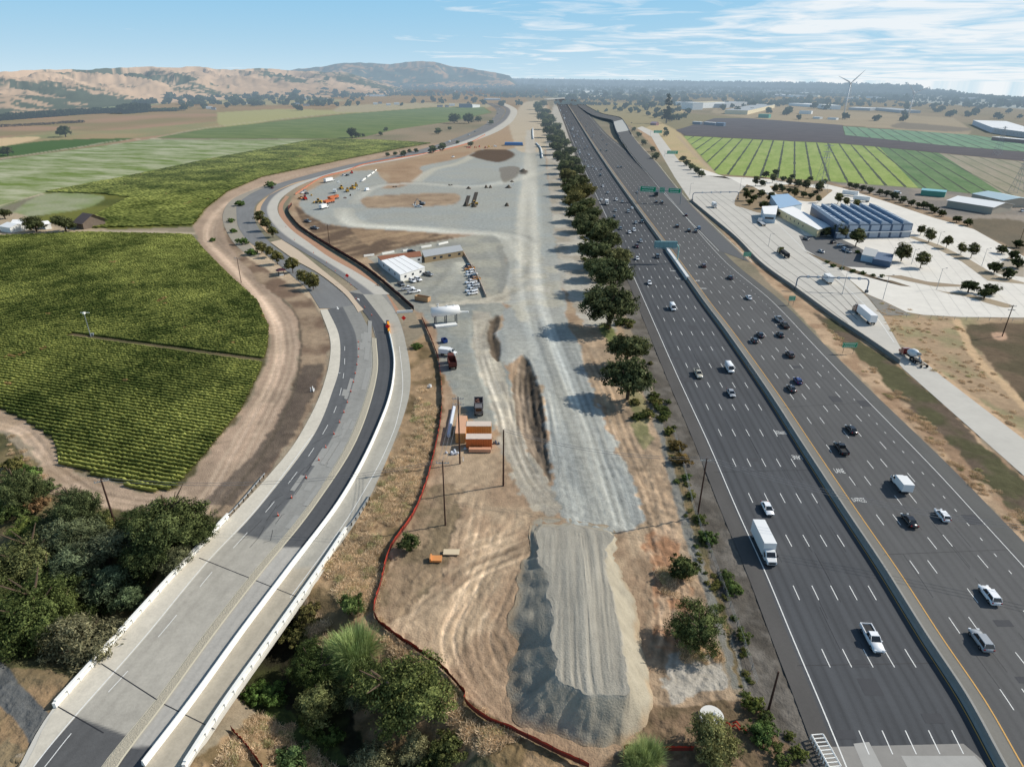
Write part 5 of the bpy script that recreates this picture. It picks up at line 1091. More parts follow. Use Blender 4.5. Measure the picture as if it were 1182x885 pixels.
# ------------------------------------------------ vines
VD=(P(310,417)-P(84.7,386.6)); VD.z=0; VD.normalize(); VNn=Vector((-VD.y,VD.x,0))
vm=foliage('vine_leaves'); VT_=(1.45,1.46,1.22); 
def clip_row(poly,off):
    """intervals along VD of the line at offset off inside the polygon"""
    ts=[];n=len(poly)
    s=poly@np.array([VNn.x,VNn.y]); t=poly@np.array([VD.x,VD.y])
    for i in range(n):
        j=(i+1)%n
        if (s[i]>off)!=(s[j]>off): ts.append(t[i]+(off-s[i])/(s[j]-s[i])*(t[j]-t[i]))
    ts.sort(); return list(zip(ts[::2],ts[1::2]))
def vine_geo(off,iv,step,w_,h,seed,pale=0.0,gap=None):
    g=np.random.default_rng(seed); Vs=[];Fs=[];Cs=[];b=0
    for (a,c) in iv:
        if c-a<2: continue
        t=np.arange(a+.3,c-.2,step); n=len(t)
        if n<3: continue
        X=VNn.x*off+VD.x*t; Y=VNn.y*off+VD.y*t
        hh=h*(1+.09*g.normal(size=n)*.7+.09*fbm(X,Y,3,3,210)); ww=w_*(1+.07*g.normal(size=n)+.10*fbm(X,Y,2.5,3,211)); sh=g.normal(0,.05,n)
        prof=[(-1.0,.15),(-1.05,.62),(-.45,1.0),(.45,1.02),(1.05,.6),(1.0,.15)]
        ring=[]
        for (o,z) in prof:
            oo=o*ww*(1+.2*g.normal(size=n))+sh; zz=np.maximum(z*hh*(1+.1*g.normal(size=n)),.05); ring.append(np.c_[X+VNn.x*oo,Y+VNn.y*oo,zz])
        V=np.stack(ring,1); m_=len(prof)
        mixn=fbm(X,Y,22,4,201)*.9+fbm(X,Y,3,2,202)*.5+.1*g.normal(size=n)
        mt=np.clip(.38+mixn*.55,0,1)[:,None]; cl_=(s2l((74,84,40))*(1-mt)+s2l((150,152,78))*mt)
        rd=(fbm(X,Y,7,2,205)>1.15); cl_[rd]=s2l((142,116,72)); cl_=cl_*(1-pale)+s2l((150,150,120))*pale
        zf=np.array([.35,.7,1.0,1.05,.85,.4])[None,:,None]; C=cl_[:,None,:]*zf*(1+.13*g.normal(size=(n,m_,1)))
        i=(np.arange(n-1)[:,None]*m_+np.arange(m_-1)[None,:]).ravel()+b; Fs.append(np.c_[i,i+m_,i+m_+1,i+1]); Vs.append(V.reshape(-1,3)); Cs.append(np.clip(C,.003,1).reshape(-1,3)); b+=n*m_
    if not Vs: return None
    return np.vstack(Vs),np.vstack(Fs),np.vstack(Cs)
vp=wpoly(VY); s_=vp@np.array([VNn.x,VNn.y]); off=s_.min()+1.2; spc=1.5; k=0
trk=P(200,402); tro=trk.x*VNn.x+trk.y*VNn.y; trt=P(84,386).x*VD.x+P(84,386).y*VD.y
while off<s_.max()-.8:
    iv=clip_row(vp,off)
    iv=[(max(a,-560),c) for a,c in iv if c>-560]
    if abs(off-tro)<1.5: iv=[(a,min(c,trt)) for a,c in iv]
    G_=vine_geo(off,iv,.42,.34,.9,k)
    if G_:
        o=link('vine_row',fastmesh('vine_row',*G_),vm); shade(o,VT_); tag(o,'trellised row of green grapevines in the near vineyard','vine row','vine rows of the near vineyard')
    off+=spc; k+=1
def vinestuff(name,px,label,step,spc,w_,h,tint,pale,seed):
    q=wpoly(px); s_=q@np.array([VNn.x,VNn.y]); off=s_.min()+1; A=[];B_=[];C_=[];b=0;k=0
    while off<s_.max()-1:
        iv=[(max(a,-900),c) for a,c in clip_row(q,off) if c>-900]
        G_=vine_geo(off,iv,step,w_,h,seed+k,pale)
        if G_: A.append(G_[0]);B_.append(G_[1]+b);C_.append(G_[2]);b+=len(G_[0])
        off+=spc;k+=1
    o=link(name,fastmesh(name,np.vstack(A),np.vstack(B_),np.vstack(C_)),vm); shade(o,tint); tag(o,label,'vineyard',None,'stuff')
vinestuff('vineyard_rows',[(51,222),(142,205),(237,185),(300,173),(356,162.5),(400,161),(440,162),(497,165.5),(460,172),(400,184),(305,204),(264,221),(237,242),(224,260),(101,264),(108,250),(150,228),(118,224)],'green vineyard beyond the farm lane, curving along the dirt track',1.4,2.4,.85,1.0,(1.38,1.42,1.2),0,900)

# ------------------------------------------------ field surfaces
RD=math.atan2(VD.y,VD.x)
plan('pale_vineyard_field',[(-290,215),(-100,200),(0,185.5),(90,172.5),(170,162.5),(373,163),(300,174),(237,186.5),(142,206),(51,222.5),(0,237),(-290,296)],.05,(0,0,0),fieldmat('pale_vines',(104,122,52),(172,172,142),60,-RD,0,.3,.52,.13,2.6,.16))
plan('upper_vineyard_field',[(180,159.5),(237,149.5),(330,139.5),(400,132),(500,124.5),(557,124),(566,130),(516,141),(458,149),(420,158),(400,160)],.05,(0,0,0),fieldmat('upper_vines',(86,104,44),(120,128,72),70,-RD,0,.3,.55,.2,2.0,.12))
fF=fieldmat('crop_light',(128,148,74),(154,166,98),18,FA,0,.2,.5,.15,.25,.14); fD=fieldmat('crop_dark',(88,116,74),(112,134,92),18,FA,0,.2,.5,.15,.25,.14); fU=fieldmat('crop_far',(100,134,104),(122,150,118),18,FA,0,.2,.5,.15,.25,.12); fT=fieldmat('crop_fallow',(160,148,130),(140,136,112),18,FA,0,.2,.5,.15,.2,.12); fS=fieldmat('ploughed_soil',(92,84,84),(78,70,70),40,.1,0,.2,.5,.15,3,.14)
FIELDS=[('striped_crop_field',[(789,157),(972,166.5),(1015,170),(1060,217),(951,209),(828,201)],fF,15.5,2.3),('darker_crop_field',[(1015,170),(1084,177),(1165,228),(1060,217)],fD,15.5,1.8),('fallow_strip_field',[(1084,177),(1182,187),(1475,232),(1475,300),(1182,232),(1165,228)],fT,15.5,2.4),('far_crop_field',[(973,146),(1121,156),(1182,164),(1475,196),(1475,212),(1182,175),(1090,168),(976,156)],fU,19,2.4)]
fd=np.array([math.sin(FA),math.cos(FA)]); fn_=np.array([-fd[1],fd[0]])
for nm,px,mm,spc,wd in FIELDS:
    plan(nm,px,.06,(0,0,0),mm); q=wpoly(px); s_=q@fn_; t_=q@fd; off=math.ceil(s_.min()/spc)*spc; m=MB(); gg3=random.Random(3)
    while off<s_.max():
        ts=[];n=len(q)
        for i in range(n):
            j=(i+1)%n
            if (s_[i]>off)!=(s_[j]>off): ts.append(t_[i]+(off-s_[i])/(s_[j]-s_[i])*(t_[j]-t_[i]))
        ts.sort()
        for a,b in zip(ts[::2],ts[1::2]):
            K=max(2,int((b-a)/12)); pr=[]
            for k in range(K+1): t=a+(b-a)*k/K; w_=wd*gg3.uniform(.6,1.25)/2; pr.append(((fn_*(off-w_)+fd*t),(fn_*(off+w_)+fd*t)))
            for u,v in zip(pr,pr[1:]): m.add([(*u[0],.10),(*v[0],.10),(*v[1],.10),(*u[1],.10)],[(0,1,2,3)])
        off+=spc
    o=m.build('field_ditches',mat('ditch_dark',(62,70,50),rough=1) if mm is not fT else mat('ditch_pale',(112,112,86),rough=1)); o['kind']='structure'
plan('ploughed_field',[(780,150.5),(825,136.5),(862,136.5),(972,144.5),(975,156),(1090,168),(1182,175.5),(1475,213),(1475,231),(1182,186),(1085,176.5),(975,166),(792,156.5)],.055,(0,0,0),fS)
# ------------------------------------------------------------------ hills
def hills(name,cols,D0s,D1s,tops,c0,c1,cw,seed,wood,base_y,haze_sc=6500,namp=.55):
    xs_=np.arange(cols[0],cols[1],2.0); K=46; V=[];C=[]
    tp=np.interp(xs_,[a for a,b in tops],[b for a,b in tops]); tp=tp+ (fbm(xs_,xs_*0,26,4,seed)*1.6 if wood<2 else fbm(xs_,xs_*0,18,3,seed)*.8)
    d0=np.interp(xs_,[a for a,b in D0s],[b for a,b in D0s]); d1=np.interp(xs_,[a for a,b in D1s],[b for a,b in D1s])
    rows=[]
    for k in range(K):
        s=k/(K-1)*1.15
        dist=d0+(d1-d0)*s
        u=(xs_-CX)/F; v=(CY-tp)/F
        dx=cf.x+cr.x*u+cu.x*v;dy=cf.y+cr.y*u+cu.y*v;dz=cf.z+cr.z*u+cu.z*v; hr=np.hypot(dx,dy)
        zt=np.maximum(CAMZ+dz/hr*d1,4)
        X=dx/hr*dist;Y=dy/hr*dist
        pr=np.clip(s,0,1); pr=pr*pr*(3-2*pr) if s<=1 else 1-((s-1)/.15)*.35
        rid=1-np.abs(fbm(X,Y,(d1-d0).mean()*.27,5,seed+3))*1.5
        ed=np.clip((cols[1]-xs_)/(70 if wood<.5 else 12),0,1); zt=np.maximum(zt*ed,1); z=zt*(pr*(1-namp)+namp*pr*rid*(1.0 if s<.95 else .95))
        if abs(s-1)<.03: z=zt
        z=np.minimum(z,(CAMZ+dz/hr*dist)*np.maximum(ed,.02)) if s<1 else z
        rows.append(np.c_[X,Y,z-1])
        w_=np.clip((fbm(X,Y,420,6,seed+7)*.8+.5*fbm(X,Y,45,3,seed+8)+ (0.25 if rid.mean()<.4 else 0) +wood*.35-.25)/.12+.5,0,1)
        mt=np.clip(.5+fbm(X,Y,500,3,seed+9),0,1)[:,None]; c=s2l(c0)*(1-mt)+s2l(c1)*mt; c=c*(1-w_[:,None])+s2l(cw)*w_[:,None]
        C.append(c*(1+.12*fbm(X,Y,120,3,seed+11))[:,None])
    V=np.vstack(rows); m_=len(xs_); i=(np.arange(K-1)[:,None]*m_+np.arange(m_-1)[None,:]).ravel()
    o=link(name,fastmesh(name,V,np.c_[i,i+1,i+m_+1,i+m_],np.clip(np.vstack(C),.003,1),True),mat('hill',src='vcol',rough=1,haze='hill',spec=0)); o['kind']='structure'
hills('dry_hills',(-300,470),[(-300,1500),(0,1750),(150,2300),(300,2900),(470,3300)],[(-300,2600),(0,3000),(200,3800),(470,5200)],[(-300,86),(-60,85),(0,83.5),(35,81),(70,80),(110,79),(140,77.5),(165,76.5),(190,78),(215,77),(240,79),(265,81.5),(292,79),(330,81),(360,83),(400,84),(440,86),(470,88.5)],(178,152,126),(198,170,142),(84,92,78),5,-.05,120)
hills('far_ridge',(300,600),[(300,5000),(600,6000)],[(300,7500),(600,8000)],[(300,88),(330,82),(345,79),(372,76.5),(400,72.5),(420,73),(450,74),(465,72.5),(480,71),(495,70),(510,73),(530,77.5),(560,82),(580,86),(600,89)],(176,142,110),(190,156,124),(84,100,96),21,.75,90)
# ------------------------------------------------------------------ far woods: a mass that cannot be counted
def woods(name,label,bands,seed,tint=(1,1,1)):
    g=np.random.default_rng(seed); base=[]
    for pr in PROTO['far']:
        me=pr[1]; v=np.zeros(len(me.vertices)*3,np.float32); me.vertices.foreach_get('co',v); c=np.zeros(len(me.vertices)*4,np.float32); me.color_attributes['Col'].data.foreach_get('color',c); base.append((v.reshape(-1,3),c.reshape(-1,4)[:,:3]))
    VV_=[];CC_=[]
    for (x0,x1,v0,v1,n,s0,s1,nz) in bands:
        k=0
        while k<n:
            x=g.uniform(x0,x1)
            if x>1120 and v0<5: x-=200
            v=v0*(v1/v0)**g.random() if g.random()<.6 else g.uniform(v0,v1); v=max(v,float(vmin(x))+g.uniform(.6,5)); q=P(x,yhor(x)+v)
            if fbm(np.array([q.x]),np.array([q.y]),260,3,seed)[0]<nz: 
                if g.random()<.9: 
                    k+=.25; continue
            k+=1
            vv,c=base[int(g.integers(0,4))]; m_=len(vv) if v>14 else (len(vv)//2 if v>7 else len(vv)//4); m_-=m_%4
            s=g.uniform(s0,s1)*(1.0 if v>14 else 1.5); a=g.uniform(0,6.28);ca,sa=math.cos(a),math.sin(a); h=g.uniform(.8,1.35)
            ii=slice(0,m_); kk=1.0 if v>14 else 1.35
            w2=vv[ii]*1.0
            VV_.append(np.c_[(w2[:,0]*ca-w2[:,1]*sa)*s+q.x,(w2[:,0]*sa+w2[:,1]*ca)*s+q.y,w2[:,2]*s*h]); CC_.append(c[ii]*g.uniform(.7,1.3)*np.array([1,g.uniform(.92,1.06),g.uniform(.8,1.1)]))
    V=np.vstack(VV_);C=np.vstack(CC_); o=link(name,fastmesh(name,V,np.arange(len(V)).reshape(-1,4),C),FOL); shade(o,tint); tag(o,label,'trees',None,'stuff')
woods('far_woods','hazy dark wooded suburbs covering the plain up to the horizon',[(200,1060,2.5,9,3800,24,50,-.9),(1040,1300,4,14,700,14,24,-.3),(560,1250,7,20,3600,12,22,-.35),(180,640,12,24,900,12,20,-.2),(330,620,7,16,900,16,26,-.3),(700,1250,18,30,900,12,20,-.05),(640,790,20,32,250,10,16,-.2),(440,640,16,24,200,10,16,.1),(-100,420,27,36,420,14,22,-.05),(0,240,10,34,420,20,34,.15),(150,420,16,28,300,14,22,.0)],3,(.9,1.0,.95))
# countable trees in the middle distance
def scatter(lst,label,group,kind='far',tint=(.85,.9,.8)):
    for (x,y,w_) in lst: tree(kind,x,y,w_,label,group,jt(tint,.15))
g_=random.Random(11)
def rnd(n,x0,x1,y0,y1,w0,w1): return [(g_.uniform(x0,x1),g_.uniform(y0,y1),g_.uniform(w0,w1)) for _ in range(n)]
scatter(rnd(26,206,345,106,124,6,11)+rnd(14,325,402,104,112,6,10)+rnd(8,270,310,112,120,6,10),'dark tree in the scattered farm woods below the hills','trees around the distant farms')
scatter(rnd(22,400,600,104,120,5,10),'small dark tree among distant farm buildings left of the freeway','trees among the distant farms')
scatter(rnd(30,692,800,104,118,6,9)+rnd(12,645,700,106,113,6,10),'tree in the wooded strip beyond the off ramp','trees beyond the off ramp')
scatter([(700,127,5),(710,124,6),(716,126,7),(722,122,9),(728,126,6),(734,125,7),(742,119,10),(746,124,9),(738,128,6),(752,121,10),(758,127,8),(763,131,9),(769,134,9),(757,133,8),(748,131,7),(776,136,10),(783,135,9),(790,133,8),(783,126,8),(776,128,8),(795,128,8),(728,128,6),(690,129,5)],'tree on the dry ground between the off ramp and the industrial buildings','trees beside the off ramp')
tree('conifer',771.5,118,14,'tall dark evergreen towering over its neighbours beside the small pink shed',None,(.8,.85,.75),1.0)
scatter(rnd(24,815,900,112,128,6,9)+rnd(36,905,1180,112,136,6,11),'tree among the distant warehouses on the right','trees among the warehouses')
for k,(x,y,w_) in enumerate([(753,172,8),(757.5,180,11),(732,149,6),(737,155,8),(742.6,164,8),(769.7,154,8),(789,183,9),(793,188,9),(798,192,10),(804,196,10),(810,200,10),(768,149,6)]): tree('round',x,y,w_,'bush beside the curving scale road, %s from the far end'%ORD[k] ,'bushes beside the scale road',(1.1,1.05,.8))
PK=[(971,264.6,16,'olive tree between the blue building and the car park'),(990.5,273,19,'largest dark tree in front of the blue ribbed building'),(1043,290,19,'tall olive tree at the corner of the truck yard island, by the car park'),(1065,299,17,'olive tree second from the car park on the yard island'),(1064,264.6,9,'slim young tree nearest the right end of the blue building'),(1074,270.5,12,'young tree second from the blue building in the yard row'),(1094.5,278.5,11,'young tree third from the blue building in the yard row'),(1111,286,10,'young tree fourth from the blue building in the yard row'),(1123.5,288,13,'dark young tree last in the yard row'),(968.5,228,10,'young tree behind the blue ribbed roof'),(977,232,8,'smaller young tree behind the blue ribbed roof'),(989,235,9,'pale bushy tree behind the blue ribbed roof'),(955,267,9,'small dark tree at the corner of the cream building')]
for x,y,w_,l in PK: tree('small',x,y,w_*1.05,l,'young trees in the truck yard',jt((1.0,1.02,.85),.08),.8 if w_>15 else .95)
DK=[(1149.6,308,16,'round black green tree by the right edge of the yard, lower left of its clump'),(1164.6,315,15,'round black green tree lowest in the clump at the right edge'),(1176,303,15,'round dark tree at the frame edge in the clump'),(1119.5,330,18,'single round dark tree on the lower yard island'),(1138,338,16,'left crown of the joined dark pair on the lower yard island'),(1146,333.5,16,'right crown of the joined dark pair on the lower yard island'),(1157.6,287.6,12,'dark round tree topmost of the clump at the right edge'),(1170,294,13,'dark round tree second from the top of the right clump'),(1175,281,11,'dark round tree above the right clump')]
for x,y,w_,l in DK: tree('round',x,y,w_*1.1,l,'dark round trees of the truck yard',(.7,.72,.68))
lst=[(862,225,9),(871,228,10),(879.5,223,11),(890,226.5,9),(882,236,12),(866,233,9),(873,208,9),(880,211,9),(884.6,201,10),(892.5,205,8),(896,198.5,9),(904,206,8),(911,209.5,8),(915,203.6,7),(922,211,12),(931,213,10),(935.5,206,7),(951.5,210,10),(946,216,11),(860,219,8),(868,221,7),(895,217,8),(904,218,8),(911,219.7,8),(917.6,222,9),(928,224,9),(936,225.6,8),(945,229,7),(901,215,8),(942,222,7)]
for k,(x,y,w_) in enumerate(lst): tree('round' if k%3 else 'small',x,y,w_,'dark tree or bush on the planted islands above the cream building','planted island trees',jt((.8,.85,.75),.15))
lst=[(981,213,8),(988,214.6,9),(995.6,217,9),(1005,219,10),(1016,221,9),(1024,223,9),(1032,225.6,12),(1043,230,10),(1053,233.7,10),(1067,236,11),(1074,238,9),(1079,242,10),(1088,245.6,10),(1105,252.6,11),(1118,255.8,11),(1060,236,8)]
for k,(x,y,w_) in enumerate(lst): tree('round',x,y,w_,'dark rounded bush in the row behind the truck yard, %s from the left'%ORD[k],'bushes in the row behind the truck yard',jt((.8,.8,.72),.12))
lst=[(955,302,7),(962,306,8),(972,309,7),(985,312,8),(996,314,8),(1008,317,7),(1018,318,7),(990,290,8)]
for k,(x,y,w_) in enumerate(lst): tree('shrub',x,y,w_,'low green bush edging the car park, %s from the left'%ORD[k],'bushes edging the car park',(.8,1.0,.7))
# windbreak hedge and hedge block at the left
def hedge(name,px,wd,h,label,seed=1,tint=(.45,.5,.55)):
    w_=resample(wpath(px,6),int(60)); Vs=[];Cs=[];g=np.random.default_rng(seed); d=np.r_[0,np.cumsum(np.hypot(*np.diff(w_,axis=0).T))]; n=int(d[-1]*wd*.9)+400; n=min(n,9000)
    s=g.uniform(0,d[-1],n); x=np.interp(s,d,w_[:,0])+g.uniform(-wd/2,wd/2,n); y=np.interp(s,d,w_[:,1])+g.uniform(-wd/2,wd/2,n); z=h*g.random(n)**.6*(1+.15*fbm(x,y,9,2,seed))
    nr=g.normal(size=(n,3)); nr[:,2]+=.4; nr/=np.linalg.norm(nr,axis=1)[:,None]; t=np.cross(nr,g.normal(size=(n,3))); t/=np.linalg.norm(t,axis=1)[:,None]; b=np.cross(nr,t); sz=(h*.22)*g.uniform(.6,1.4,n)[:,None]; pos=np.c_[x,y,z]
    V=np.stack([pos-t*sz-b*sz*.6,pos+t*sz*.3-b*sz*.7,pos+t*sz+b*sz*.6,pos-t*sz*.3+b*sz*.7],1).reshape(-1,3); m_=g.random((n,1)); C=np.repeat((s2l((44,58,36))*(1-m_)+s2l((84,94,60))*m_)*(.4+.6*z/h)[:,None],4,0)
    o=link(name,fastmesh(name,V,np.arange(4*n).reshape(-1,4),C),FOL); shade(o,tint); tag(o,label,'hedge'); return o
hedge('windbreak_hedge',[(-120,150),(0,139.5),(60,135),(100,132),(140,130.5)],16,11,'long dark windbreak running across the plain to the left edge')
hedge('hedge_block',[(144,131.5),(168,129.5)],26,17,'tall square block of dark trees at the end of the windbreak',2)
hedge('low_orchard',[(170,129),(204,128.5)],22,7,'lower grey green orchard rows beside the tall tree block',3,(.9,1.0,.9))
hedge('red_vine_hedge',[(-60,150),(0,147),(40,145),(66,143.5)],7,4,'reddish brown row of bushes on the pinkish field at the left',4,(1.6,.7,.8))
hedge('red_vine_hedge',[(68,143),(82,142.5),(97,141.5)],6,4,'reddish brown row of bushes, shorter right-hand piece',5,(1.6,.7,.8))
# ------------------------------------------------------------------ buildings
WHT=mat('white_wall',(226,226,222),rough=.75,noise=.04); CRM=mat('cream_wall',(222,206,166),rough=.8,noise=.05); GRY=mat('grey_wall',(160,162,164),rough=.8,noise=.06)
WIN=mat('window_glass',(46,54,64),rough=.15,spec=.6); RFG=mat('grey_roof',(170,172,172),rough=.7,noise=.08); RFD=mat('dark_roof',(84,78,76),rough=.8,noise=.08); BLU=mat('blue_wall',(84,104,126),rough=.6,noise=.05); GRN=mat('green_wall',(76,150,130),rough=.6); TAN=mat('tan_wall',(150,132,104),rough=.8,noise=.06); WRF=mat('white_roof',(236,236,234),rough=.6,noise=.03); BRN=mat('brown_roof',(140,92,66),rough=.8,noise=.1)
def house(name,a,b,depth,h,wall_m,roof_m,label,cat='building',group=None,gable=False,win=(0,0),door=False,over=.3,rh=None,ends=0):
    """a,b photo pixels of the front base corners (left,right); depth metres away"""
    A=P(*a);B=P(*b); d=(B-A); L_=d.length; d.normalize(); n=Vector((-d.y,d.x,0)); ang=math.atan2(d.y,d.x)
    r=empty(name,(A.x,A.y,0),ang); m=MB()
    if gable:
        q=rh or depth*.28
        m.add([(0,0,-.2),(L_,0,-.2),(L_,depth,-.2),(0,depth,-.2),(0,0,h),(L_,0,h),(L_,depth,h),(0,depth,h),(0,depth/2,h+q),(L_,depth/2,h+q)],[(0,1,5,4),(1,2,6,9,5),(2,3,7,6),(3,0,4,8,7)]); m.build('wall',wall_m,r)
        m=MB(); o=over; t=.15; 
        for s in (0,1):
            y0=-o if s==0 else depth+o; z0=h-o*q/(depth/2)+.02
            m.add([(-o,y0,z0),(L_+o,y0,z0),(L_+o,depth/2,h+q+.02),(-o,depth/2,h+q+.02),(-o,y0,z0+t),(L_+o,y0,z0+t),(L_+o,depth/2,h+q+.02+t),(-o,depth/2,h+q+.02+t)],[(0,1,2,3),(4,5,6,7),(0,1,5,4),(1,2,6,5),(2,3,7,6),(3,0,4,7)])
        m.build('roof',roof_m,r)
    else:
        m.box(0,L_,0,depth,-.2,h); m.build('wall',wall_m,r); m=MB(); m.box(-over,L_+over,-over,depth+over,h+.003,h+.3); m.build('roof',roof_m,r)
    nw,nr_=win
    for j in range(nr_):
        for i in range(nw):
            x=(i+.5)*L_/nw; wz=h*(j+.5)/nr_; ww=min(1.6,L_/nw*.35); wh=min(1.4,h/nr_*.4); m=MB(); m.box(x-ww/2,x+ww/2,-.06,.05,wz-wh/2,wz+wh/2); m.build('window',WIN,r)
    for i in range(ends):
        y=(i+.5)*depth/ends; m=MB(); m.box(-.06,.05,y-.6,y+.6,h*.4,h*.75); m.build('window',WIN,r)
    if door: m=MB(); m.box(L_*.8-.5,L_*.8+.5,-.08,.05,0,2.1); m.build('door',WHT,r)
    tag(r,label,cat,group); return r
H=house
H('site_office',(445.5,300),(486,315),0,3,WHT,WRF,'') if False else None
# site offices: white block, brown roofed long one, beige one
def prism_house(name,base,h,wall_m,roof_m,label,wins=(),seams=0,roofcol=None):
    """base: 4 photo pixels of the ground corners in order; box with vertical walls"""
    q=[P(x,y) for x,y in base]; c=sum(q,Vector())/4; r=empty(name,c); ql=[p-c for p in q]; m=MB(); m.prism([(p.x,p.y) for p in ql],-.1,h); m.build('wall',wall_m,r)
    m=MB(); e=[(p*1.02) for p in ql]; m.prism([(p.x,p.y) for p in e],h+.003,h+.22); m.build('roof',roof_m,r)
    for k in range(seams):
        t=(k+1)/(seams+1); a=ql[0].lerp(ql[1],t); b=ql[3].lerp(ql[2],t); m=MB(); line_mb(m,[a,b],.18,h+.235); m.build('roof_seam',RFD,r)
    for (i,t,z,ww,wh) in wins:
        a=ql[i];b=ql[(i+1)%4]; d=(b-a).normalized(); p=a.lerp(b,t); nn=Vector((d.y,-d.x,0)); 
        if nn.dot(p)<0: nn=-nn
        m=MB(); v=[p+nn*.06+d*sx*ww/2+Vector((0,0,z+sz*wh/2)) for sx,sz in((-1,-1),(1,-1),(1,1),(-1,1))]; w2=[x-nn*.1 for x in v]; m.add(v+w2,[(0,1,2,3),(4,7,6,5),(0,4,5,1),(1,5,6,2),(2,6,7,3),(3,7,4,0)]); m.build('window',WIN,r)
    tag(r,label,'building'); return r
prism_house('site_office',[(462.5,325.5),(490.5,316.5),(466.5,303),(441,309)],3.4,WHT,WRF,'white site office block with four joined roofs',[(0,.2,1.9,1.4,1.0),(0,.5,1.9,1.4,1.0),(0,.82,1.9,1.4,1.0),(3,.12,1.9,1.3,1.0),(3,.42,1.9,1.3,1.0),(3,.72,1.9,1.3,1.0)],3)
prism_house('office_trailer',[(441,308.5),(487,303.5),(485,297.5),(436.5,303.5)],3.3,WHT,BRN,'long white trailer with rusty brown roof behind the white office block',[(0,.93,1.9,1.3,1.0)])
prism_house('office_trailer',[(490.5,303.5),(534.5,296),(531,289.5),(487.5,296)],3.0,TAN,RFG,'long tan trailer with grey roof and dark windows beside the parked cars',[(0,.25,1.7,1.6,1.1),(0,.42,1.7,1.6,1.1),(0,.64,1.7,1.6,1.1),(0,.9,1.7,1.4,1.1)])
# weigh station
prism_house('inspection_building',[(942,274),(958,270),(914,246.5),(894,247)],4.6,CRM,WRF,'cream inspection building with white roof beside the truck scale lanes',[(3,.12,2.2,4,1.6),(3,.3,2.4,1.2,1.2),(3,.4,2.4,1.2,1.2),(3,.5,2.4,1.2,1.2),(3,.6,2.4,1.2,1.2),(3,.7,2.4,1.2,1.2),(0,.4,1.5,5.0,2.6)])
prism_house('scale_office',[(880,257),(894,258),(896,247),(878,248)],5.6,mat('pale_blue_wall',(186,202,214),rough=.6),WRF,'rounded white scale office with a band of dark windows',[(0,.5,3.2,5.5,1.3),(3,.5,3.2,3.5,1.3)])
prism_house('station_wing',[(898,249),(924,244),(908,232),(888,233.5)],5.2,mat('pale_blue_wall'),mat('skyblue_roof',(150,178,204),rough=.5),'wing with pale blue roof behind the cream inspection building')
def bluehall():
    q=[P(963,275.5),(P(1050,274)),P(1012,252),P(933,252)]; A,B,Cc,Dd=q; r=empty('inspection_hall',A); L_=(B-A).length; ax=(B-A).normalized(); ay=(Dd-A); dp=ay.length*.98; ay.normalize(); h=8.2
    T=lambda u,v,z: (A+ax*u+ay*v)-A+Vector((0,0,z))
    m=MB(); m.add([T(0,0,-.1),T(L_,0,-.1),T(L_,dp,-.1),T(0,dp,-.1),T(0,0,h),T(L_,0,h),T(L_,dp,h),T(0,dp,h)],[(0,1,5,4),(1,2,6,5),(2,3,7,6),(3,0,4,7),(4,5,6,7)]); m.build('wall',mat('hall_blue',(74,92,116),rough=.5,noise=.05),r)
    n=7
    for i in range(n):
        u0=i*L_/n+L_/n*.16;u1=(i+1)*L_/n-.05*L_/n
        for z0,z1,nm in ((.3,3.4,'bay_door'),(4.3,7.7,'bay_panel')):
            m=MB(); m.add([T(u0,-.08,z0),T(u1,-.08,z0),T(u1,-.08,z1),T(u0,-.08,z1),T(u0,.1,z0),T(u1,.1,z0),T(u1,.1,z1),T(u0,.1,z1)],[(0,1,2,3),(0,3,7,4),(1,5,6,2),(3,2,6,7),(0,4,5,1)]); m.build(nm,mat('bay_grey',(160,174,190),rough=.5,noise=.05),r)
    m=MB(); m.add([T(-.2,-1.4,3.6),T(L_+.2,-1.4,3.6),T(L_+.2,-.1,3.6),T(-.2,-.1,3.6),T(-.2,-1.4,4.0),T(L_+.2,-1.4,4.0),T(L_+.2,-.1,4.0),T(-.2,-.1,4.0)],[(0,1,2,3),(4,7,6,5),(0,4,5,1),(1,5,6,2),(3,7,4,0)]); m.build('canopy',WRF,r)
    for i in range(n):     # saw tooth roof
        u0=i*L_/n;u1=(i+1)*L_/n
        m=MB(); m.add([T(u0,-.3,h+2.1),T(u1-.05,-.3,h+.02),T(u1-.05,dp,h+.02),T(u0,dp,h+2.1),T(u0,-.3,h+.02),T(u0,dp,h+.02)],[(0,1,2,3),(0,4,1),(3,2,5),(0,3,5,4)]); f=m.build('roof_tooth',mat('tooth',(150,166,184),rough=.45,noise=.06),r)
        for j in range(6):
            v0=(j+.25)*dp/6;v1=(j+.75)*dp/6; zf=lambda u:h+2.1-(u-u0)/(u1-u0)*2.08+.06
            m=MB(); ua=u0+.2*(u1-u0);ub=u0+.75*(u1-u0); m.add([T(ua,v0,zf(ua)),T(ub,v0,zf(ub)),T(ub,v1,zf(ub)),T(ua,v1,zf(ua))],[(0,1,2,3)]); m.build('skylight',mat('skylight',(70,88,118),rough=.2,spec=.6),f)
    tag(r,'dark blue inspection hall with saw tooth roof and seven grey bays','building')
bluehall()
prism_house('equipment_shed',[(993,301),(1008,304),(1012,296),(997,292)],3.2,mat('pale_blue_wall'),RFG,'small pale shed at the right end of the car park')
prism_house('equipment_shed',[(1006,305),(1027,309),(1030,300),(1012,297)],2.8,mat('steel_blue',(92,108,130),rough=.6),mat('steel_blue'),'blue grey equipment enclosure next to the small pale shed')
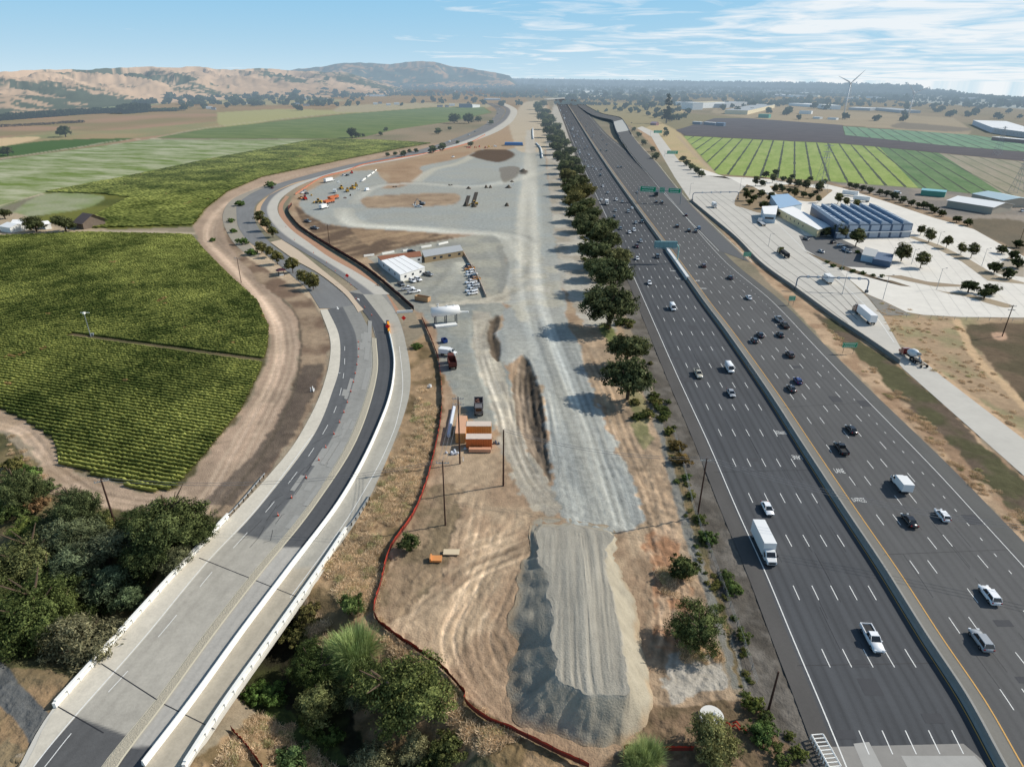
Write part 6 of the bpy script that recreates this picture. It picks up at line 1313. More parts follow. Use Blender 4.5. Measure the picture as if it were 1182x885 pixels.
# warehouses behind the yard
H('warehouse',(1092,239),(1144,247.5),26,5,mat('beige_wall',(176,168,154),rough=.8,noise=.05),WRF,'long warehouse with white roof behind the truck yard','building',gable=True,rh=2.2,over=.8)
H('warehouse',(1120,231),(1156,239.5),26,5,mat('beige_wall'),mat('paleblue_roof',(176,198,206),rough=.6),'warehouse with pale blue roof behind the white roofed one','building',gable=True,rh=2)
H('farm_shed',(1062,225.5),(1090,228),12,4,GRN,mat('teal_roof',(120,178,186),rough=.6),'low teal shed between field and bush row')
# far industrial buildings
fb=[((786,126),(799,127),38,20,WHT,WRF,'tall white plant building, left one of the industrial pair',(4,2)),((806,125.5),(836,124),45,17,WHT,CRM,'tall cream white plant building, right one of the industrial pair',(6,1)),((838,125),(862,122),60,12,GRY,RFG,'low grey roofed factory between plant building and cream hall',(0,0)),((862.5,132.5),(894,124.5),60,10,CRM,RFG,'long cream factory hall catching the sun',(10,1)),
((910,122),(944,124.5),70,8,WHT,WRF,'long white distribution hall behind the trees',(0,0)),((944,125),(955,126.5),40,12,WHT,WHT,'white block at the end of the distribution hall',(4,1)),((876,110),(908,112),110,8,GRY,WRF,'far white roofed warehouse above the cream hall',(0,0)),((908,112),(916,112.5),50,10,WHT,WHT,'far white cube beside the white roofed warehouse',(0,0)),
((979,127),(1004,128),60,7,GRY,WRF,'pale warehouse left of the second wind turbine',(0,0)),((1006,127),(1038,130.5),60,7,GRY,RFG,'grey warehouse behind the second wind turbine',(0,0)),((1122,144),(1144,153.5),60,9,mat('blue_grey_wall',(170,182,196)),WRF,'bluish warehouse at the end of the green field',(8,1)),((1146,154),(1190,160.5),60,9,GRY,WRF,'big white roofed warehouse at the right edge',(10,1)),((1144,162),(1195,167),14,5,mat('rust_wall',(120,84,76)),WRF,'low rust brown shed in front of the big white warehouse',(0,0)),
((875,136),(887,136.5),18,8,GRN,GRN,'green tank shaped building beside the dark field',(0,0)),((799,143.5),(808,144),10,5,BLU,WRF,'blue trailer building, left of three beside the dark field',(0,0)),((812,144),(825,145),10,5,BLU,WRF,'blue trailer building, middle of three beside the dark field',(0,0)),((826,145.5),(835,146),10,6,BLU,mat('skyblue_roof'),'blue trailer building, right of three beside the dark field',(0,0)),
((779,121.5),(783,122),20,11,WHT,WRF,'white house front left of the tall white plant',(3,2)),((750.5,144.5),(757,145),9,4,mat('pink_wall',(150,110,110)),mat('mauve_roof',(190,160,170)),'small pink shed with gable roof near the tall evergreen',(0,0)),((922,131.5),(936,132),20,8,WHT,RFG,'pale plant building with framework by the dry lot',(0,0)),((938,137),(946,137.5),12,4,WHT,WRF,'small white shed on the dry lot',(0,0)),((955,138),(965,138.5),14,4,WHT,RFG,'small pale tank shed on the dry lot near the turbine',(0,0)),
((532,124.5),(545,124.5),40,10,BLU,RFD,'dark blue grey building beside the distant road',(4,1)),((545.5,124.5),(554,124),30,7,WHT,WRF,'pale building touching the dark blue grey one',(0,0)),((562,116),(578,116),45,6,GRY,WRF,'long white roofed shed above the distant road bend',(0,0)),((427,111.5),(446,111.5),30,6,WHT,WRF,'long white farm building in the brown plain',(0,0)),((666,108),(684,107),70,10,WHT,WRF,'white store building left of the far freeway end',(0,0)),((686,107),(702,107),60,10,mat('pale_blue_wall'),WRF,'pale store building right of the white store',(0,0)),((590,94.5),(609,94.5),160,12,WHT,WRF,'bright white factory far away on the plain',(0,0))]
for a,b,dp,h,wm_,rm_,l,wn in fb: H('industrial_building' if b[0]-a[0]>8 else 'small_building',a,b,dp,h,wm_,rm_,l,'building',gable='gable' in l,win=wn)
houses=[(66,121,7,WHT),(74,120.5,5,WHT),(122,121,7,WHT),(130,120,5,WHT),(238,126,7,WHT),(244,127,5,GRY),(282,120.5,3,WHT),(292,120,4,WHT),(320,107.5,7,TAN),(337,104.5,9,CRM),(340,121,6,WHT),(350,122.5,7,RFG),(352,115,5,WHT),(374,115.5,5,WHT),(368,121.5,7,GRY),(361,117.5,5,TAN),(408,112,6,GRY),(416,111,8,WHT),(431,121,5,WHT),(437,120,4,GRY),(446,122,5,WHT),(455,121,6,WHT),(490,110,4,WHT),(521,106,5,WHT),(530,107,6,TAN),(505,124,6,GRY),(519,122.5,6,WHT),(514,124,4,GRY),(580,106.5,8,TAN),(606,110.5,7,WHT),(618,103,6,WHT),(604,103,8,GRY)]
for k,(x,y,w_,m_) in enumerate(houses): H('farmhouse',(x,y),(x+w_,y),8,4.2,m_,RFG if m_ is WHT else RFD,'small farmhouse or shed scattered on the distant plain','house','houses on the distant plain',gable=True)
gg=random.Random(5)
for k in range(120):
    x=gg.choice([gg.uniform(640,900),gg.uniform(900,1180)]); v=gg.uniform(7,24); y=yhor(x)+v
    if 855<x<1120 and v>22: continue
    if x<780 and v>20: continue
    if v<float(vmin(x))+4: continue
    wd=gg.uniform(4,16)*(v/18)**.5; H('town_building',(x,y),(x+wd,y+gg.uniform(-.2,.5)),gg.uniform(12,50),gg.uniform(4,9),gg.choice([WHT,WHT,GRY,TAN,CRM,RFG]),gg.choice([WRF,WRF,RFG,RFD,CRM]),'small pale building among the trees of the distant town','building','buildings of the distant town')
# barn and farm sheds
H('old_barn',(88,263.5),(97,265),14,4,mat('old_wood',(110,98,88),rough=.9,noise=.2,nscale=.6),mat('barn_roof',(96,86,84),rough=.8,noise=.15,nscale=.5),'old grey barn with open gable beside the big oak',gable=True,rh=4,over=1.2)
H('farm_shed',(1,267),(13,269),10,3,WHT,WRF,'white shed at the left end of the farmyard',gable=True,rh=1.4)
H('farm_shed',(14,264.5),(27,264),10,3.2,WHT,WRF,'white shed in front of the big left oak',gable=True,rh=1.4)
H('farm_shed',(53,265),(60,264),8,3,WHT,WRF,'small white shed between the two big oaks',gable=True,rh=1.2)
# ------------------------------------------------------------------ poles, signs, gantries
WOOD=mat('pole_wood',(66,46,38),rough=.9,noise=.15,nscale=2); STL=mat('steel',(150,156,160),rough=.5,metal=.4); DST=mat('dark_steel',(92,98,104),rough=.5,metal=.4)
def pole(px,py,ytop,label,arm=True,r=.17,double=False,az=0.0):
    h=hgt(px,py,ytop); q=P(px,py); z=gz(q.x,q.y); o=empty('power_pole',(q.x,q.y,z),az); h=h-z if z<-.5 else h; m=MB(); m.tube((0,0,-.3),(0,0,h),r,r*.7,8); m.build('pole_shaft',WOOD,o)
    if arm:
        for k in range(2 if double else 1):
            zz=h-.5-k*1.5; m=MB(); m.box(-1.35,1.35,-.07,.07,zz-.08,zz+.08); a=m.build('crossarm',mat('crossarm_grey',(170,168,162),rough=.8),o)
            for x in(-1.2,-.6,.6,1.2): m=MB(); m.tube((x,0,zz+.1),(x,0,zz+.42),.08,.05,6); m.build('insulator',STL,a)
    tag(o,label,'power pole'); return (q.x,q.y,h+z)
pA=pole(133,605,553,'rusty brown power pole with crossarm in the creek bushes',az=.5,r=.22); pB=pole(514,605,532,'power pole with grey crossarm beside the orange containers, nearest of two',r=.18)
pC=pole(531,535,458,'taller power pole touching the left container',double=True,r=.2); pD=pole(581,560,496,'plain dark pole standing alone right of the containers',arm=False,r=.22)
pE=pole(805,596,529,'wooden power pole with crossarm between path and freeway',r=.2); pF=pole(887,819,775,'bare dark pole without crossarm beside the freeway edge',arm=False,r=.2)
pG=pole(278.5,326,297,'thin wooden pole beside the dirt track at the street trees',r=.16); pH=pole(380.5,283,259,'wooden power pole behind the black fence on the dark bank',r=.18); pI=pole(1156.7,388,352,'wooden power pole on the dark field at the right edge',double=True,r=.2); pole(1175,285,262,'distant pole near the dark clump at the right edge',r=.16)
WIRE=mat('wire',(120,120,122),rough=.5)
def wires(a,b,n,label,sag=2.0,sp=.9,r=.035):
    a=Vector(a);b=Vector(b); d=(b-a); s=Vector((-d.y,d.x,0)).normalized(); rt=empty('overhead_line',a)
    for k in range(n):
        o=s*(k-(n-1)/2)*sp; pts=[a.lerp(b,t/14)+o-Vector((0,0,sag*4*(t/14)*(1-t/14)))-a for t in range(15)]; m=MB(); m.path(pts,r,4); m.build('cable',WIRE,rt)
    tag(rt,label,'power line')
eR=P(1300,690); wires(pE,(eR.x,eR.y,13),3,'thin power lines crossing above the freeway',3); wires(pD,pE,2,'thin power lines from the lone pole to the freeway pole',2); wires(pB,pC,3,'short power lines between the two poles at the containers',.6,.8); wires(pA,pB,2,'thin lines from the creek pole across the curved road',3)
def streetlamp(px,py,ytop,label,az=0):
    h=hgt(px,py,ytop); q=P(px,py); o=empty('street_lamp',q,az); m=MB(); m.tube((0,0,0),(0,0,h),.12,.08,6); m.build('lamp_post',STL,o); m=MB(); m.tube((0,0,h-.2),(1.6,0,h+.2),.06,.05,5); m.build('lamp_arm',STL,o); m=MB(); m.box(1.4,2.1,-.15,.15,h+.12,h+.3); m.build('lamp_head',DST,o); tag(o,label,'lamp')
for px,py,yt,l in [(1019,346,318,'slim lamp post on the lower left curve of the truck yard'),(1081,334,310,'slim lamp post left of the lone dark round tree'),(1133,307,287,'slim lamp post on the long yard island'),(972,340,316,'slim lamp post beside the scale road gantry'),(1082,283,268,'lamp post in the middle of the young tree row'),(971,313,288,'blue topped lamp post at the car park corner'),(796,225,212,'lamp post left of the upper gantry'),(1052,305,288,'lamp post between the two olive yard trees'),(887,284,270,'lamp post in front of the cream building'),(854,219,206,'lamp post right of the upper gantry')]: streetlamp(px,py,yt,l)
# wind machine in the vineyard
def windmachine():
    h=hgt(105,389,362); q=P(105,389); o=empty('wind_machine',q); m=MB(); m.tube((0,0,0),(0,0,h),.16,.12,8); m.build('tower',STL,o); m=MB(); m.box(-.3,.3,-.5,.5,h-.1,h+.5); m.build('gearbox',WHT,o)
    m=MB(); m.box(-1.6,1.6,.5,.58,h+.05,h+.3); m.build('blade',WHT,o); m=MB(); m.box(-.5,.5,.8,1.6,0,1.0); m.build('engine_box',STL,o); tag(o,'slender frost fan standing at the end of the bare strip in the vineyard','wind machine')
windmachine()
# turbines
def turbine(px,py,hy,tips,label):
    q=P(px,py); h=hgt(px,py,hy); o=empty('wind_turbine',q); m=MB(); m.tube((0,0,0),(0,0,h),2.1,1.2,14); m.build('tower',mat('turbine_white',(232,234,236),rough=.4,haze=False),o,smooth=True)
    m=MB(); m.box(-1.8,1.8,-3,5,h-.5,h+3.2); m.build('nacelle',MATS['turbine_white'],o); hub=Vector((0,-3.8,h+1.4)); m=MB(); m.tube(hub+Vector((0,1,0)),hub-Vector((0,1.6,0)),1.8,.6,10); m.build('hub',MATS['turbine_white'],o)
    for a,Ln in tips:
        d=Vector((math.cos(a),0,math.sin(a))); n=Vector((-d.z,0,d.x)); rg=[]
        for t,wd,th in((.02,.7,.7),(.15,1.6,.5),(.5,1.1,.3),(1,.25,.1)):
            c=hub+d*Ln*t; rg.append([c-n*wd+Vector((0,-th,0))*0,c+Vector((0,-th,0)),c+n*wd,c+Vector((0,th,0))])
        m=MB(); m.loft(rg); m.build('blade',MATS['turbine_white'],o)
    tag(o,label,'wind turbine')
turbine(973,137,96.5,[(math.radians(157),37),(math.radians(46),40),(math.radians(-81),37)],'nearer and larger white wind turbine'); turbine(1048,136,108,[(math.radians(137),36),(math.radians(24),37),(math.radians(-97),36)],'farther and smaller white wind turbine at the right')
# lattice towers
def lattice(px,py,yt,label,w0=7.5):
    q=P(px,py);h=hgt(px,py,yt); o=empty('lattice_tower',q,.4); m=MB(); n=7; W=lambda z:(w0*(1-z/h)**1.1+.9)/2; r=.10
    for sx,sy in((-1,-1),(1,-1),(1,1),(-1,1)): m.path([(sx*W(h*k/n),sy*W(h*k/n),h*k/n) for k in range(n+1)],r,4)
    for k in range(n):
        z0=h*k/n;z1=h*(k+1)/n;a=W(z0);b=W(z1)
        for (p,q_) in(((-a,-a),(b,-b)),((a,-a),(-b,-b)),((a,-a),(b,b)),((a,a),(b,-b)),((a,a),(-b,b)),((-a,a),(b,b)),((-a,a),(-b,-b)),((-a,-a),(-b,b))): m.tube((*p,z0),(*q_,z1),r*.6,r*.6,3)
    m.build('lattice_frame',mat('lattice_grey',(150,154,156),rough=.6),o)
    for z in(.72*h,.84*h,.96*h): m=MB(); m.box(-5,5,-.25,.25,z-.2,z+.2,tx=.9); m.build('crossarm',MATS['lattice_grey'],o)
    tag(o,label,'pylon')
lattice(946,222,166,'tall lattice pylon rising in front of the striped field',8); lattice(1172,222,183,'lattice pylon at the right edge of the pale strips',7); lattice(1150.5,179,146,'distant lattice pylon on the dark soil band',7)
lattice(777,124,108,'thin radio mast in the trees left of the tall evergreen',3) if False else None
# green direction signs
GS=mat('sign_green',(10,150,104),rough=.5); SW=mat('sign_white',(225,235,230),rough=.5)
def signpanel(parent,x0,x1,z0,z1,y=-.1,lines=2):
    m=MB(); m.box(x0,x1,y-.06,y+.06,z0,z1); p=m.build('sign_panel',GS,parent)
    m=MB(); t=.10*(z1-z0)/3+.03
    for a in((x0+.1,x1-.1,z0+.1,z0+.1+t),(x0+.1,x1-.1,z1-.1-t,z1-.1)): m.box(a[0],a[1],y-.075,y-.065,a[2],a[3])
    for a in((x0+.1,x0+.1+t),(x1-.1-t,x1-.1)): m.box(a[0],a[1],y-.075,y-.065,z0+.1,z1-.1)
    m.build('border',SW,p)
    m=MB(); g=random.Random(int(x0*100)); 
    for k in range(lines):
        z=z1-(k+.7)*(z1-z0)/(lines+.4); x=x0+(x1-x0)*.12
        while x<x1-(x1-x0)*.2:
            w_=(x1-x0)*g.uniform(.04,.08); m.box(x,x+w_,y-.08,y-.066,z-.14*(z1-z0)/lines,z+.14*(z1-z0)/lines); x+=w_*1.35
    m.build('lettering',SW,p)
def overhead():
    A=P(737,233);B=P(784,236); o=empty('overhead_sign_gantry',A); z0=hgt(746,233,221); zt=hgt(746,233,214.8); d=B-A; az=math.atan2(d.y,d.x); o.rotation_euler=(0,0,az); L_=d.length
    k=L_/47; m=MB(); 
    for x in (-1,L_*1.02): m.tube((x,0,0),(x,0,zt),.3,.25,8)
    m.build('sign_post',STL,o); m=MB(); m.box(-1,L_*1.02,.2,.8,z0+1.2,z0+1.8); m.build('truss',STL,o)
    signpanel(o,.6*k,19*k,z0,zt); signpanel(o,23*k,29*k,z0,zt,lines=3); signpanel(o,33*k,47*k,z0+.3,zt-.2)
    tag(o,'wide gantry with three green direction signs over the northbound lanes','sign gantry')
overhead()
def polesign(px,py,y0,y1,x0,x1,label,mast=True):
    q=P(px,py); o=empty('direction_sign',q); h0=hgt(px,py,y1);h1=hgt(px,py,y0); s=ppm(px,py); m=MB(); m.tube((0,.2,0),(0,.2,h1),.15,.12,6); m.tube((0,.2,(h0+h1)/2),((x1-px)/s,.2,(h0+h1)/2),.1,.1,5); m.build('sign_post',STL,o); signpanel(o,(x0-px)/s,(x1-px)/s,h0,h1,lines=2); tag(o,label,'sign')
polesign(750.5,158,150.5,153.7,754,763.5,'smaller green sign on a curved pole beside the scale road, farther one'); polesign(767,180.5,174,177.8,769.5,782,'green sign over the scale road nearer the truck yard')
def twopost(px,py,x0,x1,y0,y1,label,m_=None):
    q=P(px,py); s=ppm(px,py); o=empty('roadside_sign',q); h0=hgt(px,py,y1);h1=hgt(px,py,y0)
    for x in(.15,.85): m=MB(); xx=(x0-px)/s+(x1-x0)/s*x; m.tube((xx,.1,0),(xx,.1,h1),.07,.07,5); m.build('sign_post',DST,o)
    signpanel(o,(x0-px)/s,(x1-px)/s,h0,h1,lines=2); tag(o,label,'sign')
twopost(979,408,970,987,395.5,401,'dark green two post sign on the grass verge beside the freeway'); twopost(912,352,909,916.5,341.5,347,'small green sign in front of the concrete wall under the lower gantry'); twopost(862,300,857,866,291,296,'faint small sign on the verge beside the northbound lanes')
def vms():
    q=P(781.5,303.5); o=empty('message_sign',q); h=hgt(781.5,303.5,281.5); m=MB(); W=28/ppm(781.5,303.5); pts=[(0,0,.1),(0,0,h-2.6)]+[(-2.2+2.2*math.cos(t),0,h-2.6+2.4*math.sin(t)) for t in (0.3,.7,1.1,1.5)]+[(-W,0,h-.2)]
    m.path(pts,.32,8); m.build('mast',mat('mast_teal',(150,190,186),rough=.5),o); m=MB(); m.box(-W*1.02,-1.2,-.9,.2,h-1.9,h+1.3); m.build('sign_cabinet',mat('cabinet_teal',(118,156,160),rough=.5),o)
    for k in range(5): m=MB(); x=-W*1.0+k*(W-1.4)/5; m.box(x+.05,x+.1,-.96,-.905,h-1.9,h+1.3); m.build('seam',DST,bpy.data.objects[o.name].children[-1] if False else o)
    m=MB(); m.box(-W*1.02,-1.2,-1.6,-.95,h-2.2,h-2.1); m.build('walkway',mat('cabinet_teal'),o)
    tag(o,'teal message sign on a curved mast leaning out over the southbound lanes','message sign')
vms()
def arch(a,b,yt,label,n=6):
    A=P(*a);B=P(*b); h=hgt(*a,yt); o=empty('scale_gantry',A); L_=(B-A).length; d=(B-A).normalized(); r=1.8; pts=[Vector((0,0,0)),Vector((0,0,h-r))]
    for t in(.4,.8,1.2): pts.append(d*(r-r*math.cos(t))+Vector((0,0,h-r+r*math.sin(t))))
    pts.append(d*r+Vector((0,0,h))); pts.append(d*(L_-r)+Vector((0,0,h)))
    for t in(1.2,.8,.4): pts.append(d*(L_-r+r*math.cos(t))+Vector((0,0,h-r+r*math.sin(t))))
    pts+= [d*L_+Vector((0,0,h-r)),d*L_]
    m=MB(); m.path(pts,.28,8); m.build('gantry_frame',mat('gantry_blue',(108,122,140),rough=.5),o)
    for k in range(n): p=d*(L_*(k+1)/(n+1))+Vector((0,0,h+.05)); m=MB(); m.box(p.x-.5,p.x+.5,p.y-.3,p.y+.3,p.z-.6,p.z+.5); m.build('camera_box',mat('cam_box',(170,180,190),rough=.5),o)
    for p in(Vector(),d*L_): m=MB(); m.box(p.x-.55,p.x+.55,p.y-.55,p.y+.55,0,1.1); m.build('base',DST,o)
    tag(o,label,'gantry')
arch((917.8,334.5),(1000,337.5),319,'lower blue grey arch gantry with cameras over the scale lanes'); arch((799,231.5),(851.5,230.5),222.5,'upper blue grey arch gantry over the scale lanes',4)
# ------------------------------------------------------------------ fences
def fence(name,px,h,cols,label,post_gap=3.0,z=0.0,n=6,top=None):
    w_=resample(wpath(px,n),max(20,int(len(px)*14))); g=random.Random(3); r=empty(name,(w_[0][0],w_[0][1],0)); ox,oy=w_[0]
    m=MB(); v=[];f=[]
    for i,(x,y) in enumerate(w_):
        zz=gz(x,y); a=g.uniform(-.12,.12); v+=[(x-ox,y-oy,zz),(x-ox+a*.4,y-oy,zz+h*.68),(x-ox+a,y-oy+a*.5,zz+h+a*.3)]
    fa=[(3*i,3*i+3,3*i+4,3*i+1) for i in range(len(w_)-1)]; fb_=[(3*i+1,3*i+4,3*i+5,3*i+2) for i in range(len(w_)-1)]
    m.add(v,fa); m.build('screen_mesh',cols[0],r); m=MB(); m.add(v,fb_); m.build('top_band',cols[1],r)
    d=np.r_[0,np.cumsum(np.hypot(*np.diff(w_,axis=0).T))]
    for k,s in enumerate(np.arange(0,d[-1],post_gap)):
        if k>=95: break
        x=np.interp(s,d,w_[:,0])-ox;y=np.interp(s,d,w_[:,1])-oy; zz=gz(x+ox,y+oy); m=MB(); m.tube((x,y,zz),(x,y,zz+h+.1),.05,.05,4); m.build('post',WOOD,r)
    tag(r,label,'fence')
RED=mat('red_mesh',(176,58,40),rough=.8,haze=False,noise=.2,nscale=1.2); BLK=mat('black_mesh',(46,38,36),rough=.9,haze=False,noise=.2,nscale=1); REDD=mat('dark_red_mesh',(112,48,38),rough=.9,haze=False,noise=.2,nscale=1)
fence('silt_fence',[(487,368),(500,398),(507.5,425),(510,473),(499,534),(480,590),(452,632),(441,670),(432,704),(436,718),(444,725),(470,744),(502,765),(524,786),(536,802),(538,812),(560,830),(593,844),(640,868),(680,886)],1.15,(REDD,RED),'long red and black silt fence winding along the lower works site',4)
fence('silt_fence',[(337,237),(333,243),(335,250),(345,262),(357,271),(381,286),(408,302),(430,317),(455,338),(478,358.5)],2.0,(BLK,REDD),'black screened fence with rusty top beside the upper curve of the road',6)
fence('silt_fence',[(264,829),(283,850),(305,882)],1.1,(REDD,RED),'short red silt fence on the dry bank beside the bridge',3)
fence('silt_fence',[(341,225),(350,219),(372,205.5),(400,198),(420,190.5),(455,184),(500,176),(540,166),(560,156)],1.3,(mat('orange_mesh',(176,122,98),rough=.8,haze=False,noise=.2,nscale=.6),mat('rust_mesh',(160,84,66),rough=.8,haze=False,noise=.2,nscale=.6)),'orange netting fence along the top edge of the works yard',9)
fence('silt_fence',[(719,885),(720,868),(724,864),(760,866),(800,866)],1.0,(REDD,RED),'short red netting beside the pale cane clump',4)
fence('wire_fence',[(800,610),(815,650),(836,710),(846,740),(862,790),(872,812)],1.6,(mat('wire_mesh',(120,122,118),rough=.7,haze=False),mat('wire_mesh')),'grey wire fence between the path and the freeway shoulder',5) if False else None
m=MB()
def chain(px,label,h=1.5,gap=4.5):
    w_=resample(wpath(px,6),60); d=np.r_[0,np.cumsum(np.hypot(*np.diff(w_,axis=0).T))]; r=empty('wire_fence',(w_[0][0],w_[0][1],0)); ox,oy=w_[0]
    for s in np.arange(0,d[-1],gap): x=np.interp(s,d,w_[:,0])-ox;y=np.interp(s,d,w_[:,1])-oy; mb=MB(); mb.tube((x,y,0),(x,y,h),.06,.06,4); mb.build('post',STL,r)
    mb=MB(); 
    for z in(.5,1.0,h): mb.path([(x-ox,y-oy,z) for x,y in w_[::2]],.025,3)
    mb.build('wire_strands',STL,r); tag(r,label,'fence')
chain([(778,500),(790,545),(801,590),(820,640),(842,700),(860,750),(876,800)],'thin wire fence between the path and the freeway shoulder')
chain([(1046,366),(1100,369),(1182,371)],'thin wire fence along the lower edge of the truck yard')
def kerb_wall(px,w_,h,m_,label,cat='barrier'):
    mb=MB(); sweep(mb,wpath(px,5),[(-w_/2,0),(-w_*.3,h),(w_*.3,h),(w_/2,0)],.02); o=mb.build('timber_wall' if cat=='wall' else 'barrier_block',m_); tag(o,label,cat)
kerb_wall([(534,291),(541,303),(552,322),(561,343)],.5,1.2,mat('yard_wall',(176,160,144),rough=.9,haze=False),'low pale wall behind the row of parked cars','wall')
for (a,b,l) in [((420,296.5),(432,295),'white barrier block left of the site offices, first from the left'),((441,294),(455,291.5),'white barrier block second from the left behind the site offices'),((486,286.5),(498,284.5),'white barrier block above the tan trailer, left one'),((506,283),(517,280.5),'white barrier block above the tan trailer, right one'),((465,290.5),(471,289.5),'white barrier block beside the parked black car'),((458,361.5),(476.5,360.5),'grey white barrier block closing the gate at the road'),((418,209),(422,206.5),'white barrier block in the upper yard, nearest of four'),((424,204.5),(428,202),'white barrier block in the upper yard, second of four'),((429,201),(432,199),'white barrier block in the upper yard, third of four'),((433,198),(434.5,196.5),'white barrier block in the upper yard, farthest of four')]: kerb_wall([a,b],.7,1.0,WP,l)
# pale pipes beside the tree row
for (px,l) in [([(615,149),(615,155),(615.5,161)],'pale pipe string lying beside the far trees'),([(619,166),(624,172),(626,183)],'bent pale pipe string lying below the first one')]:
    mb=MB(); mb.path([p+Vector((0,0,1.0)) for p in wpath(px,4)],1.0,8); o=mb.build('pipe_string',WHT); tag(o,l,'pipe')
# metal railing block at the bottom, beside the freeway
def bottomrail():
    A=P(935,853);B=P(955,890); o=empty('bridge_end_rail',A); d=(B-A); L_=d.length; d.normalize(); n=Vector((-d.y,d.x,0)); 
    for s in(0,1.7): m=MB(); m.path([n*s+Vector((0,0,1)),n*s+d*L_+Vector((0,0,1))],.14,5); m.build('side_rail',WP,o)
    for k in range(9): m=MB(); p=d*(k*L_/8); m.path([p+Vector((0,0,1)),p+n*1.7+Vector((0,0,1))],.09,4); m.path([p,p+Vector((0,0,1))],.09,4); m.build('rung',WP,o)
    tag(o,'ladder like white railing at the bottom edge beside the freeway','railing')
bottomrail()
# ------------------------------------------------------------------ vehicles
PAINT=mat('car_paint',src='obj',rough=.25,spec=.5,coat=.6); PAINTM=mat('truck_box_paint',src='obj',rough=.5,spec=.4)
GLS=mat('car_glass',(22,28,34),rough=.08,spec=.8); TYR=mat('tyre',(26,26,27),rough=.9); RIM=mat('rim',(150,152,155),rough=.35,metal=.7); HLT=mat('headlight',(235,238,240),rough=.2); TLT=mat('taillight',(150,20,18),rough=.3); BLKP=mat('black_plastic',(32,33,35),rough=.6)
CHS=mat('chassis',(40,42,44),rough=.7); WTR=mat('truck_white',(228,229,228),rough=.45,noise=.03)
VT={}
def ringb(y,zt,w,zb,sh=.72):
    return [(-w*.85,y,zb),(-w,y,zb+.18),(-w,y,zb+(zt-zb)*sh),(-w*.86,y,zt),(w*.86,y,zt),(w,y,zb+(zt-zb)*sh),(w,y,zb+.18),(w*.85,y,zb)]
SPEC={ # length,width,body stations (y frac,ztop,w frac), greenhouse (y rear bottom, y rear top, y front top, y front bottom, z0,z1)
'sedan':(4.7,1.82,[(-.5,.72,.86),(-.47,.92,.94),(-.3,.98,1),(.05,.95,1),(.28,.9,1),(.44,.76,.94),(.5,.58,.8)],(-.36,-.22,.08,.25,.93,1.45)),
'hatchback':(4.1,1.78,[(-.5,.75,.88),(-.47,.98,.96),(-.2,1.0,1),(.1,.98,1),(.3,.93,1),(.45,.8,.94),(.5,.6,.8)],(-.47,-.38,.1,.28,.97,1.52)),
'suv':(4.75,1.93,[(-.5,.85,.9),(-.48,1.05,.97),(-.2,1.08,1),(.1,1.06,1),(.3,1.04,1),(.46,.92,.95),(.5,.65,.85)],(-.48,-.40,.08,.24,1.05,1.72)),
'pickup':(5.8,2.0,[(-.5,1.02,.97),(-.1,1.04,.98),(.0,1.08,1),(.28,1.1,1),(.46,1.0,.95),(.5,.7,.88)],(-.10,-.07,.10,.22,1.06,1.82)),
'van':(5.6,2.0,[(-.5,1.2,.97),(-.3,1.25,1),(.2,1.25,1),(.36,1.18,1),(.47,.98,.94),(.5,.7,.85)],(.12,.14,.26,.40,1.2,2.15)),
}
def quad_obj(name,m_,vs,parent): m=MB(); m.add(vs,[tuple(range(len(vs)))]); return m.build(name,m_,parent)
